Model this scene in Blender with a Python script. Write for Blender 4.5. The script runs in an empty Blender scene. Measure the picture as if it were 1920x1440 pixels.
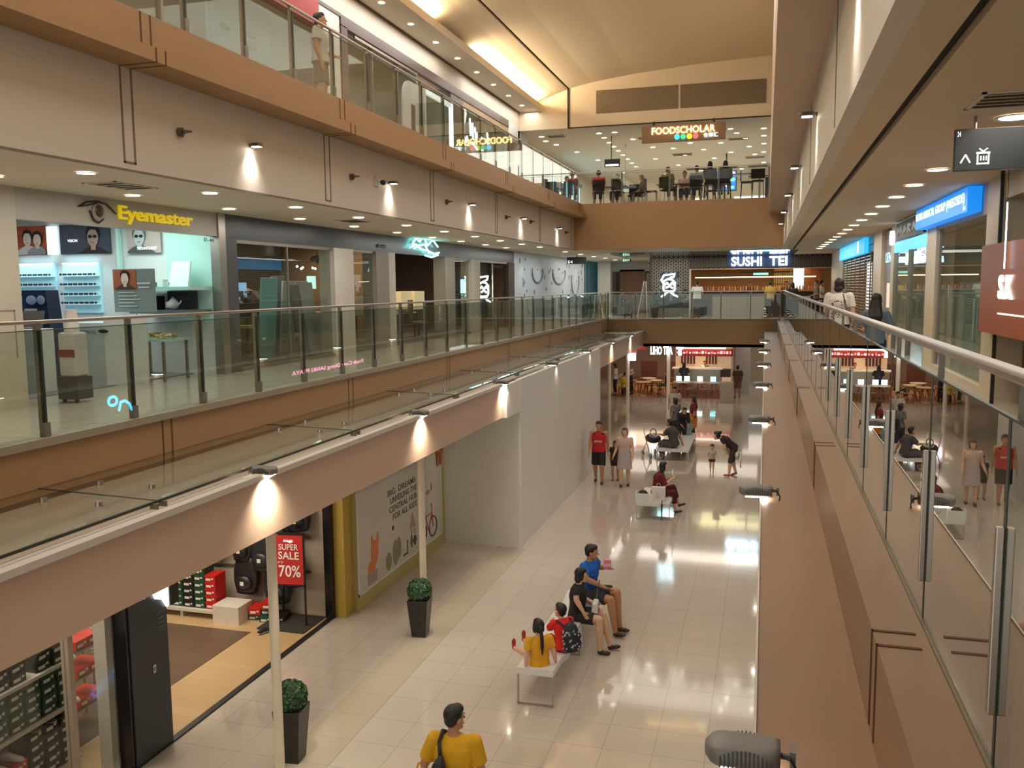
import bpy, math, random
from mathutils import Vector, Matrix
random.seed(7)
SC = bpy.context.scene
COL = SC.collection
H = 5.6            # eye height above the ground floor
PI = math.pi
# ---------------------------------------------------------------- camera
def cam_basis(yaw, pitch, roll):
    cy, sy, cp, sp = math.cos(yaw), math.sin(yaw), math.cos(pitch), math.sin(pitch)
    f = Vector((sy*cp, cy*cp, sp)); r = Vector((cy, -sy, 0)); u = r.cross(f)
    cr, sr = math.cos(roll), math.sin(roll)
    return f, r*cr+u*sr, u*cr-r*sr
_f, _r, _u = cam_basis(-.281267, -.110393, -.010064)
cd = bpy.data.cameras.new('camera'); cam = bpy.data.objects.new('camera', cd); COL.objects.link(cam)
cam.matrix_world = Matrix(((_r.x, _u.x, -_f.x, 0), (_r.y, _u.y, -_f.y, 0), (_r.z, _u.z, -_f.z, H), (0, 0, 0, 1)))
cd.sensor_width = 36; cd.lens = 1644.33/1920*36; cd.clip_start = .05; cd.clip_end = 300
SC.camera = cam
# ---------------------------------------------------------------- world, view, sampling
w = bpy.data.worlds.new('world'); SC.world = w; w.use_nodes = True
bgn = w.node_tree.nodes['Background']; bgn.inputs[0].default_value = (1.0, .965, .915, 1); bgn.inputs[1].default_value = .72
vs = SC.view_settings; vs.view_transform = 'Standard'; vs.look = 'None'; vs.exposure = 0.5; vs.gamma = 1; vs.use_curve_mapping = False
cy_ = SC.cycles
cy_.use_denoising = True; cy_.max_bounces = 7; cy_.diffuse_bounces = 3; cy_.glossy_bounces = 3; cy_.transmission_bounces = 4
cy_.transparent_max_bounces = 14; cy_.use_adaptive_sampling = True; cy_.adaptive_threshold = .03
cy_.sample_clamp_indirect = 4; cy_.caustics_reflective = False; cy_.caustics_refractive = False
# large soft fill lights added under the ceilings of the void and the galleries
def area(name, loc, size, energy, col=(1, .935, .86), rot=(0, 0, 0), parent=None, spread=PI):
    l = bpy.data.lights.new(name, 'AREA'); l.shape = 'RECTANGLE'; l.size, l.size_y = size; l.energy = energy; l.color = col; l.spread = spread
    o = bpy.data.objects.new(name, l); COL.objects.link(o); o.location = loc; o.rotation_euler = rot
    if parent: o.parent = parent
    return o
def spot(name, loc, energy, ang=120, col=(1, .935, .86), rad=.06, rot=(0, 0, 0), blend=1.0, parent=None):
    l = bpy.data.lights.new(name, 'SPOT'); l.energy = energy; l.spot_size = math.radians(ang); l.spot_blend = blend
    l.color = col; l.shadow_soft_size = rad
    o = bpy.data.objects.new(name, l); COL.objects.link(o); o.location = loc; o.rotation_euler = rot
    if parent: o.parent = parent
    return o
for yy in (4, 14, 24):
    area('atrium_fill', (-3.2, yy, 13.0), (4, 7), 190)
area('foodhall_fill', (-3.5, 41, 11.3), (9, 14), 400, (1, .95, .86)); area('foodhall_fill', (-3.5, 58, 11.3), (9, 14), 520, (1, .95, .86))  # fill, the deeper one added to brighten the dim back of the hall
for yy in (8, 16, 24, 33):
    area('left_gallery_light', (-8.0, yy, 6.88), (.8, 6), 42, (1, .95, .87))
    area('right_gallery_light', (1.9, yy, 6.88), (.6, 6), 40, (1, .9, .78))
area('sushi_front_light', (-2.0, 40.2, 6.85), (7, 1.5), 45, (1, .9, .78))
for yy in (10, 20, 30):
    area('upper_gallery_light', (-8.5, yy, 12.0), (.5, 8), 55, (1, .95, .88))
# ---------------------------------------------------------------- materials
def lin(c):
    if isinstance(c, str):
        c = tuple(int(c[i:i+2], 16)/255 for i in (0, 2, 4))
    return tuple((x/12.92 if x <= .04045 else ((x+.055)/1.055)**2.4) for x in c)
MATS = {}
def mat(name, col, rough=.6, metal=0, emit=0, ecol=None, var=.06, scale=6, coat=0, spec=.5, stretch=None, bump=0):
    if name in MATS: return MATS[name]
    m = bpy.data.materials.new(name); m.use_nodes = True; nt = m.node_tree; b = nt.nodes['Principled BSDF']
    c = lin(col)
    b.inputs['Roughness'].default_value = rough; b.inputs['Metallic'].default_value = metal
    b.inputs['Specular IOR Level'].default_value = spec
    if coat: b.inputs['Coat Weight'].default_value = coat; b.inputs['Coat Roughness'].default_value = .05
    tc = nt.nodes.new('ShaderNodeTexCoord'); mp = nt.nodes.new('ShaderNodeMapping'); nz = nt.nodes.new('ShaderNodeTexNoise')
    nz.inputs['Scale'].default_value = scale; nz.inputs['Detail'].default_value = 3
    if stretch: mp.inputs['Scale'].default_value = stretch
    nt.links.new(tc.outputs['Object'], mp.inputs[0]); nt.links.new(mp.outputs[0], nz.inputs[0])
    mx = nt.nodes.new('ShaderNodeMix'); mx.data_type = 'RGBA'
    mx.inputs[6].default_value = (*[x*(1-var) for x in c], 1); mx.inputs[7].default_value = (*[min(1, x*(1+var)) for x in c], 1)
    nt.links.new(nz.outputs[0], mx.inputs[0]); nt.links.new(mx.outputs[2], b.inputs['Base Color'])
    if bump:
        bp = nt.nodes.new('ShaderNodeBump'); bp.inputs[0].default_value = bump; nt.links.new(nz.outputs[0], bp.inputs['Height']); nt.links.new(bp.outputs[0], b.inputs['Normal'])
    if emit:
        b.inputs['Emission Color'].default_value = (*lin(ecol or col), 1); b.inputs['Emission Strength'].default_value = emit
    MATS[name] = m; return m
def emis(name, col, s): return mat(name, col, .5, emit=s, var=0)
def glass(name, tint, gloss=1.0, rough=0.0):
    if name in MATS: return MATS[name]
    m = bpy.data.materials.new(name); m.use_nodes = True; nt = m.node_tree; nt.nodes.clear()
    o = nt.nodes.new('ShaderNodeOutputMaterial'); mix = nt.nodes.new('ShaderNodeMixShader'); t = nt.nodes.new('ShaderNodeBsdfTransparent')
    g = nt.nodes.new('ShaderNodeBsdfGlossy'); fr = nt.nodes.new('ShaderNodeFresnel'); mu = nt.nodes.new('ShaderNodeMath'); mu.operation = 'MULTIPLY'
    mu.inputs[1].default_value = gloss; mu.use_clamp = True; gm = nt.nodes.new('ShaderNodeNewGeometry'); ma = nt.nodes.new('ShaderNodeMath'); ma.operation = 'MULTIPLY_ADD'; ma.inputs[1].default_value = 1/1.5-1.5; ma.inputs[2].default_value = 1.5; nt.links.new(gm.outputs['Backfacing'], ma.inputs[0]); nt.links.new(ma.outputs[0], fr.inputs[0]); t.inputs[0].default_value = (*lin(tint), 1); g.inputs['Roughness'].default_value = rough
    g.inputs[0].default_value = (.95, .97, .96, 1)
    nt.links.new(fr.outputs[0], mu.inputs[0]); nt.links.new(mu.outputs[0], mix.inputs[0]); nt.links.new(t.outputs[0], mix.inputs[1]); nt.links.new(g.outputs[0], mix.inputs[2]); nt.links.new(mix.outputs[0], o.inputs[0])
    MATS[name] = m; return m
def brickmat(name, c1, c2, cm, bw, bh, mortar=.004, off=0, rough=.1, ofs=(0, 0, 0), noise=.05, spec=.5, coat=0, rot=0, grain=None):
    if name in MATS: return MATS[name]
    m = bpy.data.materials.new(name); m.use_nodes = True; nt = m.node_tree; b = nt.nodes['Principled BSDF']
    tc = nt.nodes.new('ShaderNodeTexCoord'); mp = nt.nodes.new('ShaderNodeMapping'); mp.inputs['Location'].default_value = ofs; mp.inputs['Rotation'].default_value = (0, 0, rot)
    bt = nt.nodes.new('ShaderNodeTexBrick'); bt.offset = off; bt.squash = 1; bt.inputs['Scale'].default_value = 1; bt.inputs['Mortar Size'].default_value = mortar
    bt.inputs['Brick Width'].default_value = bw; bt.inputs['Row Height'].default_value = bh; bt.inputs['Mortar Smooth'].default_value = .1
    bt.inputs['Color1'].default_value = (*lin(c1), 1); bt.inputs['Color2'].default_value = (*lin(c2), 1); bt.inputs['Mortar'].default_value = (*lin(cm), 1)
    nz = nt.nodes.new('ShaderNodeTexNoise'); nz.inputs['Scale'].default_value = 1.3; nz.inputs['Detail'].default_value = 4
    mp2 = nt.nodes.new('ShaderNodeMapping'); mp2.inputs['Scale'].default_value = grain or (1, 1, 1)
    hs = nt.nodes.new('ShaderNodeHueSaturation'); mr = nt.nodes.new('ShaderNodeMapRange'); mr.inputs[3].default_value = 1-noise; mr.inputs[4].default_value = 1+noise
    L = nt.links.new
    L(tc.outputs['Object'], mp.inputs[0]); L(mp.outputs[0], bt.inputs[0]); L(tc.outputs['Object'], mp2.inputs[0]); L(mp2.outputs[0], nz.inputs[0]); L(nz.outputs[0], mr.inputs[0])
    L(mr.outputs[0], hs.inputs['Value']); L(bt.outputs[0], hs.inputs['Color']); L(hs.outputs[0], b.inputs['Base Color'])
    b.inputs['Roughness'].default_value = rough; b.inputs['Specular IOR Level'].default_value = spec
    if coat: b.inputs['Coat Weight'].default_value = coat; b.inputs['Coat Roughness'].default_value = .04
    MATS[name] = m; return m
# ---------------------------------------------------------------- mesh builder
def frame(up, right):
    z = Vector(up).normalized(); x = Vector(right); x = (x-z*x.dot(z)).normalized(); y = z.cross(x)
    return x, y, z
class MB:
    def __init__(s): s.v = []; s.f = []; s.mi = []; s.cur = 0
    def add(s, vs, fs):
        b = len(s.v); s.v += [tuple(p) for p in vs]; s.f += [tuple(i+b for i in f) for f in fs]; s.mi += [s.cur]*len(fs); return s
    def box(s, x0, y0, z0, x1, y1, z1):
        x0, x1 = min(x0, x1), max(x0, x1); y0, y1 = min(y0, y1), max(y0, y1); z0, z1 = min(z0, z1), max(z0, z1)
        return s.add([(x0, y0, z0), (x1, y0, z0), (x1, y1, z0), (x0, y1, z0), (x0, y0, z1), (x1, y0, z1), (x1, y1, z1), (x0, y1, z1)],
                     [(0, 3, 2, 1), (4, 5, 6, 7), (0, 1, 5, 4), (1, 2, 6, 5), (2, 3, 7, 6), (3, 0, 4, 7)])
    def obox(s, c, size, R):
        hx, hy, hz = size[0]/2, size[1]/2, size[2]/2; c = Vector(c)
        vs = [c+R @ Vector((a*hx, b*hy, d*hz)) for d in (-1, 1) for b in (-1, 1) for a in (-1, 1)]
        return s.add(vs, [(0, 2, 3, 1), (4, 5, 7, 6), (0, 1, 5, 4), (1, 3, 7, 5), (3, 2, 6, 7), (2, 0, 4, 6)])
    def beam(s, p, q, w, h, up=(0, 0, 1)):
        p, q = Vector(p), Vector(q); d = (q-p); L = d.length; y = d.normalized(); u = Vector(up)
        if abs(y.dot(u)) > .99: u = Vector((1, 0, 0))
        x = y.cross(u).normalized(); z = x.cross(y)
        R = Matrix((x, y, z)).transposed()
        return s.obox((p+q)/2, (w, L, h), R)
    def quad(s, *p): return s.add(p, [tuple(range(len(p)))])
    def cone(s, p, q, r0, r1, n=12):
        p, q = Vector(p), Vector(q); d = (q-p).normalized(); a = Vector((0, 0, 1)) if abs(d.z) < .9 else Vector((1, 0, 0))
        x = d.cross(a).normalized(); y = d.cross(x)
        A = [p+(x*math.cos(t)+y*math.sin(t))*r0 for t in [2*PI*i/n for i in range(n)]]
        B = [q+(x*math.cos(t)+y*math.sin(t))*r1 for t in [2*PI*i/n for i in range(n)]]
        fs = [(i, i+n, (i+1) % n+n, (i+1) % n) for i in range(n)]+[tuple(range(n)), tuple(range(2*n-1, n-1, -1))]
        return s.add(A+B, fs)
    def ball(s, c, r, fr=None, n=12, m=7):
        if not isinstance(r, (tuple, list)): r = (r, r, r)
        c = Vector(c); X, Y, Z = fr if fr else (Vector((1, 0, 0)), Vector((0, 1, 0)), Vector((0, 0, 1)))
        vs = [c-Z*r[2]]
        for j in range(1, m):
            a = -PI/2+PI*j/m
            for i in range(n):
                t = 2*PI*i/n; vs.append(c+X*(r[0]*math.cos(a)*math.cos(t))+Y*(r[1]*math.cos(a)*math.sin(t))+Z*(r[2]*math.sin(a)))
        vs.append(c+Z*r[2]); T = len(vs)-1; fs = []
        for i in range(n): fs.append((0, 1+(i+1) % n, 1+i)); fs.append((T, 1+(m-2)*n+i, 1+(m-2)*n+(i+1) % n))
        for j in range(m-2):
            for i in range(n):
                a = 1+j*n+i; b = 1+j*n+(i+1) % n; fs.append((a, b, b+n, a+n))
        return s.add(vs, fs)
    def cap(s, p, q, r0, r1, n=12):
        s.cone(p, q, r0, r1, n); s.ball(p, r0, n=n); s.ball(q, r1, n=n); return s
    def tube(s, pts, r, n=8):
        for a, b in zip(pts[:-1], pts[1:]): s.cone(a, b, r, r, n)
        for p in pts[1:-1]: s.ball(p, r, n=n, m=5)
        return s
    def loft(s, rings, caps=True):
        n = len(rings[0]); vs = [p for r in rings for p in r]; fs = []
        for j in range(len(rings)-1):
            for i in range(n): a = j*n+i; b = j*n+(i+1) % n; fs.append((a, b, b+n, a+n))
        if caps: fs.append(tuple(range(n-1, -1, -1))); fs.append(tuple((len(rings)-1)*n+i for i in range(n)))
        return s.add(vs, fs)
    def eloft(s, secs, right, n=16, caps=True):
        """secs: list of (centre, rx, ry[, up]) ellipses"""
        rings = []
        for k, sec in enumerate(secs):
            c = Vector(sec[0]); up = Vector(sec[3]) if len(sec) > 3 else (Vector(secs[min(k+1, len(secs)-1)][0])-Vector(secs[max(k-1, 0)][0]))
            x, y, z = frame(up, right)
            rings.append([c+x*(sec[1]*math.cos(2*PI*i/n))+y*(sec[2]*math.sin(2*PI*i/n)) for i in range(n)])
        return s.loft(rings, caps)
    def prism(s, pts, origin, ux, uy, depth):
        """extrude 2D outline pts in the plane (origin, ux, uy) by the vector depth"""
        o, ux, uy, d = Vector(origin), Vector(ux), Vector(uy), Vector(depth); n = len(pts)
        A = [o+ux*a+uy*b for a, b in pts]; B = [p+d for p in A]
        return s.add(A+B, [tuple(range(n-1, -1, -1)), tuple(range(n, 2*n))]+[(i, (i+1) % n, (i+1) % n+n, i+n) for i in range(n)])
    def mesh(s, name, mats):
        me = bpy.data.meshes.new(name); me.from_pydata(s.v, [], s.f); me.validate()
        for m in (mats if isinstance(mats, (list, tuple)) else [mats]): me.materials.append(m)
        if s.cur or any(s.mi): me.polygons.foreach_set('material_index', s.mi[:len(me.polygons)])
        return me
    def obj(s, name, mats, parent=None, smooth=False, bevel=0, loc=None, rz=0):
        o = bpy.data.objects.new(name, s.mesh(name, mats)); COL.objects.link(o)
        if parent: o.parent = parent
        if loc: o.location = loc
        if rz: o.rotation_euler = (0, 0, rz)
        if smooth:
            o.data.polygons.foreach_set('use_smooth', [True]*len(o.data.polygons))
        if bevel:
            b = o.modifiers.new('bevel', 'BEVEL'); b.width = bevel; b.segments = 2; b.limit_method = 'ANGLE'
        return o
def tag(o, label, cat, group=None, kind=None):
    o['label'] = label; o['category'] = cat
    if group: o['group'] = group
    if kind: o['kind'] = kind
    return o
def thing(name, label, cat, loc=(0, 0, 0), rz=0, group=None):
    o = bpy.data.objects.new(name, None); COL.objects.link(o); o.location = loc; o.rotation_euler = (0, 0, rz); o.empty_display_size = .1
    return tag(o, label, cat, group)
def struct(name, mb, m, **k):
    o = mb.obj(name, m, **k); o['kind'] = 'structure'; return o
def dup(root, loc, rz=None, label=None, group=None):
    kids = {}
    for o in ALLKIDS(root): pass
    def cp(o, par):
        c = o.copy(); COL.objects.link(c)
        if par is not None: c.parent = par
        for ch in KIDS.get(o.name, []): cp(ch, c)
        return c
    r = cp(root, None); r.location = loc
    if rz is not None: r.rotation_euler = (0, 0, rz)
    if label: r['label'] = label
    if group: r['group'] = group
    return r
KIDS = {}
def ALLKIDS(root):
    """index the children of root once so that copies are quick"""
    if root.name not in KIDS:
        def walk(o):
            KIDS[o.name] = list(o.children)
            for c in o.children: walk(c)
        walk(root)
    return KIDS[root.name]
ORD = ['nearest', 'second', 'third', 'fourth', 'fifth', 'sixth', 'seventh', 'eighth', 'ninth', 'tenth', 'eleventh', 'twelfth', 'thirteenth', 'fourteenth', 'fifteenth',
       'sixteenth', 'seventeenth', 'eighteenth', 'nineteenth', 'twentieth', 'twenty-first', 'twenty-second', 'twenty-third', 'twenty-fourth', 'twenty-fifth', 'twenty-sixth']
def bake(o):
    dg = bpy.context.evaluated_depsgraph_get(); me = bpy.data.meshes.new_from_object(o.evaluated_get(dg)); return me
def text(name, s, w, h, origin, ux, uy, m, parent=None, depth=.02, bold=0.0, tagv=None):
    """flat lettering that fills a w x h box whose lower left corner is origin, in the plane ux, uy"""
    cu = bpy.data.curves.new('t', 'FONT'); cu.body = s; cu.extrude = .02; cu.offset = bold; cu.resolution_u = 3
    t = bpy.data.objects.new('t', cu); COL.objects.link(t); me = bake(t); bpy.data.objects.remove(t)
    xs = [v.co.x for v in me.vertices]; ys = [v.co.y for v in me.vertices]
    if not xs: return None
    x0, x1, y0, y1 = min(xs), max(xs), min(ys), max(ys); ux, uy = Vector(ux), Vector(uy); nz = ux.cross(uy); o = Vector(origin)
    for v in me.vertices:
        a = (v.co.x-x0)/(x1-x0)*w; b = (v.co.y-y0)/max(y1-y0, 1e-6)*h; c = (v.co.z+.02)/.04*depth
        v.co = o+ux*a+uy*b+nz*c
    me.materials.clear(); me.materials.append(m); me.name = name
    ob = bpy.data.objects.new(name, me); COL.objects.link(ob)
    if parent: ob.parent = parent
    if tagv: tag(ob, *tagv)
    return ob
X3, Y3, Z3 = Vector((1, 0, 0)), Vector((0, 1, 0)), Vector((0, 0, 1))
# ================================================================ palette
WHITE = mat('painted_white', 'cdc6bb', .6, var=.02); OFFW = mat('bulkhead_paint', 'd4ccbd', .55, var=.025, scale=1)
CEILP = mat('ceiling_paint', 'd8cdbb', .7, var=.02, scale=1); CEILW = mat('atrium_ceiling', 'e0d0b6', .8, var=.02, scale=.5)
WOOD = mat('maple_laminate', 'a5825a', .45, var=.07, scale=2.2, stretch=(1, 1, 6), spec=.4)
WOODP = mat('pale_pink_laminate', 'c9ae98', .5, var=.05, scale=1.5, stretch=(1, 1, 5), spec=.4)
WOODDIM = mat('dimmed_ledge_laminate', '8f745b', .5, var=.05, scale=1.5, stretch=(1, 1, 5), spec=.4)  # laminate darkened in its colour to stand for weaker light on the right
DARK = mat('dark_gap', '1c1511', .8); GROOVE = mat('panel_groove', '5e3d20', .8)
STEEL = mat('brushed_steel', 'b4aca0', .32, 1, var=.04, scale=30); STEELD = mat('dull_steel', '8c857a', .42, .8, var=.04, scale=20)
BLACK = mat('matt_black', '16171a', .5); BLACKG = mat('black_gloss', '1b1b1e', .2); CHAR = mat('charcoal_cladding', '3b3d40', .35, var=.05)
GLF = glass('clear_railing_glass', 'f6f8f6', .2); GL = glass('railing_glass', 'ecf2ed', 1.5); GLR = glass('grey_railing_glass', 'e0ddd0', 2.2); GLS = glass('shop_glass', 'e6ebe8', .75)
CAN = glass('canopy_glass', 'f6f6f3', 1.0)
FLOOR = brickmat('polished_floor_tiles', 'c4bbae', 'c6bdb0', 'a1978a', .61, .61, .0035, 0, .09, (.58+.61*20, .35, 0), .03, spec=.6, coat=.5)
FLR1 = brickmat('gallery_floor_tiles', 'b5ab99', 'b9af9d', '968c7c', .6, .6, .004, 0, .14, (0, 0, 0), .03, spec=.5)
def S(name, m, *boxes, **k):
    mb = MB()
    for b in boxes: mb.box(*b)
    return struct(name, mb, m, **k)
Y0, YF, YE = -5.0, 38.0, 62.0
# ---------------------------------------------------------------- ground level
S('floor', FLOOR, (-16, Y0, -.2, 8, 70, 0))
BAND = brickmat('floor_tile_band', 'bbb09c', 'bdb29e', 'a1978a', .61, .61, .0035, 0, .1, (.58+.61*20, .35, 0), .03, spec=.6, coat=.5)
S('floor_band', BAND, (-5.46, Y0, -.02, -4.85, 17.7, .002))
S('floor_shop_boards', brickmat('light_wood_boards', 'c9ac80', 'bfa073', 'a98d63', 1.6, .2, .002, .5, .3, grain=(2, 9, 1), noise=.08), (-13, Y0, 0, -7.04, 13.1, .012))
S('floor_shop_inset', brickmat('dark_wood_boards', '6d5644', '655040', '57453a', 1.6, .2, .002, .5, .35, grain=(2, 9, 1), noise=.1), (-10.4, Y0, .012, -8.0, 12.1, .018))
S('trim_1', BLACK, (-7.06, Y0, 0, -6.97, 13.1, .02))
# shoe shop walls
S('wall_shop_end', mat('shop_end_wall', 'c8bca8', .6), (-13, 13.1, 0, -7.08, 13.25, 3.4))
S('wall_shop_back', mat('shop_back_wall', '8d8070', .6), (-13.1, Y0, 0, -12.9, 13.25, 3.4))
# beams and slabs around the void
S('trim_2', WOODP, (-5.55, Y0, 2.98, -5.05, 16.75, 3.62), (-5.55, 27.25, 2.98, -5.05, YF, 3.62))   # lower canopy beam
S('trim_3', WHITE, (-5.1, Y0, 3.62, -5.0, 16.9, 3.68), (-5.1, 27.15, 3.62, -5.0, YF, 3.68), (-5.32, Y0, 3.60, -5.22, YF, 3.64))
S('ceiling_ground', CEILP, (-13, Y0, 3.3, -5.5, YF, 3.42), (-16, YF, 2.98, 8, YE, 3.1))
S('slab_left', WOOD, (-6.72, Y0, 3.66, -6.6, YF, 4.13))
S('floor_gallery_left', FLR1, (-16, Y0, 3.7, -6.7, YF+.1, 4.10))
S('floor_gallery_far', FLR1, (-16, YF+.05, 3.7, 8, YE, 4.10))
S('floor_gallery_right', FLR1, (.60, Y0, 3.7, 8, YF+.1, 4.10))
S('slab_far', WOOD, (-5.2, YF, 2.98, .6, YF+.25, 4.15), (-6.72, YF, 2.98, -5.2, YF+.25, 4.13))
S('trim_4', mat('kerb_beige', 'a0967f', .4, .2), (-6.75, Y0, 4.13, -6.56, YF+.2, 4.21), (-6.6, YF-.06, 4.15, .6, YF+.2, 4.19))     # kerb under the glass
S('ledge_right', WOODDIM, (.47, Y0, 3.66, .74, YF, 4.12))
S('beam_right', WOODDIM, (0, Y0, 2.98, .52, YF, 3.68))
S('trim_5', mat('glass_channel', '6b6046', .5), (.68, Y0, 4.12, .73, YF, 4.13))
S('trim_6', WHITE, (-.012, Y0, 3.62, .0, YF, 3.69))
S('ceiling_ground_right', CEILP, (.5, Y0, 3.0, 8, YF, 3.1))
S('wall_ground_right', WHITE, (3.0, Y0, 0, 3.2, YF+6, 3.0))
# grooves in the facings, every 4.68 m
SEAM = [8.5+4.68*k for k in range(-3, 7)]
g = MB()
for y in SEAM:
    for d in (-.08, .08):
        g.box(-6.603, y+d-.012, 3.68, -6.597, y+d+.012, 4.13)
        g.box(-6.603, y+d-.012, 8.22, -6.597, y+d+.012, 8.62); g.box(-6.425, y+d-.012, 8.066, -6.417, y+d+.012, 8.22); g.box(-6.9, y+d-.01, 8.066, -6.42, y+d+.01, 8.071)
        g.box(.465, y+d-.012-.0, 3.7, .473, y+d+.012, 4.124); g.box(.466, y+d-.01, 4.118, .64, y+d+.01, 4.124)
struct('trim_7', g, GROOVE)
# ---------------------------------------------------------------- L1 soffits and bulkheads
S('slab_upper_left', WOOD, (-6.95, Y0, 8.20, -6.6, 32.5, 8.62), (-6.95, Y0, 8.07, -6.42, 32.5, 8.22))
S('floor_upper_left', FLR1, (-16, Y0, 8.3, -6.9, 32.5, 8.60))
S('bulkhead_left', OFFW, (-7.05, Y0, 6.93, -6.9, 32.5, 8.1))
g = MB()
for y in SEAM:
    g.box(-6.9, y-.1, 7.02, -6.893, y-.075, 8.07); g.box(-6.9, y+.075, 7.02, -6.893, y+.1, 8.07); g.box(-6.9, y-.1, 7.02, -6.893, y+.1, 7.04)
    g.box(.553, y-.01, 6.98, .56, y+.01, 8.07)
g.box(-6.905, Y0, 6.93, -6.89, 32.5, 6.955)
struct('trim_8', g, mat('grey_seam', '7d7264', .7))
S('ceiling_gallery_left', CEILP, (-16, Y0, 6.94, -7.0, YE, 7.1))
S('ceiling_gallery_far', CEILP, (-7.0, 32.5, 6.94, .56, YE, 7.1))
S('ceiling_gallery_right', mat('right_ceiling_paint', 'd2bea2', .7, var=.02, scale=1), (.70, Y0, 6.93, .95, YE, 7.1), (1.03, Y0, 6.93, 8, YE, 7.1))
S('trim_9', DARK, (.95, Y0, 6.98, 1.03, YF+2, 7.05))
S('bulkhead_right', OFFW, (.56, Y0, 6.93, .7, YE-22, 8.1))
S('slab_upper_right', WOODP, (.05, Y0, 8.07, .7, 32.6, 8.66))
S('wall_upper_right', WOODP, (.05, Y0, 8.6, .3, 32.6, 13.4))
# L2 far face
S('slab_upper_far', WOOD, (-6.9, 32.4, 6.93, .6, 32.6, 8.62))
S('floor_upper_far', FLR1, (-16, 32.55, 8.3, 8, YE+8, 8.60))
# ---------------------------------------------------------------- atrium ceiling
prof = [(-8.75, 12.22), (-8.3, 12.36), (-7.6, 12.62), (-7.13, 12.76)]
prof2 = [(-7.06, 12.79), (-6.2, 12.95), (-4.8, 13.12), (-2.5, 13.3), (0, 13.4), (.3, 13.4)]
for nm, pr in (('ceiling_vault_left', prof), ('ceiling_vault', prof2)):
    mb = MB(); mb.loft([[(x, y, z) for x, z in pr]+[(x, y, z+.15) for x, z in reversed(pr)] for y in (Y0, 32.5)])
    struct(nm, mb, CEILW)
S('trim_10', DARK, (-7.13, Y0, 12.82, -7.06, 32.4, 12.9), (-7.13, 32.36, 11.39, -7.06, 32.4, 12.85), (-7.13, 32.36, 11.36, .3, 32.41, 11.395))
S('bulkhead_far', CEILW, (-9.4, 32.4, 11.38, .6, 32.6, 13.6))
S('ceiling_upper_left', CEILP, (-9.1, Y0, 12.07, -8.15, 32.5, 12.2))
S('cove_lip', CEILW, (-8.15, Y0, 12.05, -8.08, 32.45, 12.26))
S('trim_11', mat('shadow_gap_grey', '5b5044', .8), (-9.02, Y0, 12.03, -8.96, 32.4, 12.07))
S('ceiling_foodhall', mat('foodhall_ceiling', 'd9d0be', .7, var=.02), (-16, 32.45, 11.39, 8, YE+8, 11.5))
S('wall_foodhall_back', mat('foodhall_wall', 'c9c9bd', .7), (-16, YE+8, 8.6, 8, YE+8.1, 11.4))
S('wall_foodhall_right', mat('foodhall_wall_r', 'd8dcd6', .7), (5, 34, 8.6, 5.2, YE+8, 11.4))
# vent in the far bulkhead
t = thing('vent_grille', 'long dark grey double air grille on the bulkhead above the food hall sign', 'vent')
mb = MB()
for x0, x1 in ((-6.07, -3.13), (-3.05, -.13)):
    mb.box(x0, 32.37, 11.83, x1, 32.4, 12.64)
mb.obj('panel', mat('grille_brown', '8a7a62', .7), t)
mb = MB()
for x0, x1 in ((-6.07, -3.13), (-3.05, -.13)):
    for k in range(16): mb.box(x0+.02, 32.355, 11.85+k*.05, x1-.02, 32.37, 11.872+k*.05)
mb.obj('slats', mat('grille_slat', '74664f', .6), t)
# cove lighting (warm strips behind the lip)
for k, (a, b) in enumerate(((-2, 8.5), (9, 21.5), (24.6, 32.0))):
    t = thing('cove_light_strip', 'warm strip lamp hidden in the ceiling cove, '+['at the near end', 'in the middle', 'at the far end by the end wall'][k], 'light')
    MB().box(-8.32, a, 12.2, -8.24, b, 12.23).obj('lamp_strip', emis('warm_strip', 'ffd9a0', 5), t)
    area('cove_light', (-8.2, (a+b)/2, 12.29), (.08, b-a), 190*(b-a)/8, (1, .78, .5), rot=(0, PI+.75, 0), parent=t); area('cove_light', (-8.28, (a+b)/2, 12.245), (.06, b-a), 90*(b-a)/8, (1, .72, .4), rot=(PI, 0, 0), parent=t)
# ================================================================ glass railings
def railing(label, axis, fixed, ys, zb, zt, side, pane=GL, zg=None, pw=.03, wide=.05, clamp=True):
    """posts at ys along axis ('y' or 'x'); side = +1/-1 where the posts stand behind the glass"""
    t = thing('glass_railing', label, 'railing')
    zg = zg or zt-.10
    def B(mb, a0, a1, f0, f1, z0, z1):
        if axis == 'y': mb.box(f0, a0, z0, f1, a1, z1)
        else: mb.box(a0, f0, z0, a1, f1, z1)
    mb = MB(); B(mb, ys[0]-.1, ys[-1]+.1, fixed+side*.0-wide/2+side*.03, fixed+wide/2+side*.03, zt-.035, zt); mb.obj('handrail', STEEL, t, bevel=.01)
    for a in ys:
        mb = MB(); B(mb, a-pw, a+pw, fixed+side*.015, fixed+side*(.025+pw), zb-.0, zt-.035)
        if clamp: B(mb, a-.034, a+.034, fixed-side*.018, fixed+side*.02, zb, zb+.15)
        mb.obj('post', STEELD, t)
    for a, b in zip(ys[:-1], ys[1:]):
        mb = MB(); B(mb, a+.012, b-.012, fixed-.006, fixed+.006, zb+.01, zg); mb.obj('glass_panel', pane, t)
    mb = MB()
    for a in ys: B(mb, a-.012, a+.012, fixed-.008, fixed+.008, zb+.01, zg)
    for a, b in zip(ys[:-1], ys[1:]): B(mb, a, b, fixed-.007, fixed+.007, zg, zg+.008)
    mb.obj('edge_seal', mat('glass_edge_dark', '2e3a34', .4), t)
    return t
railing('glass railing with steel handrail along the left gallery on the shop floor', 'y', -6.62, [3.05+1.24*k for k in range(-4, 29)], 4.20, 5.33, -1)
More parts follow.
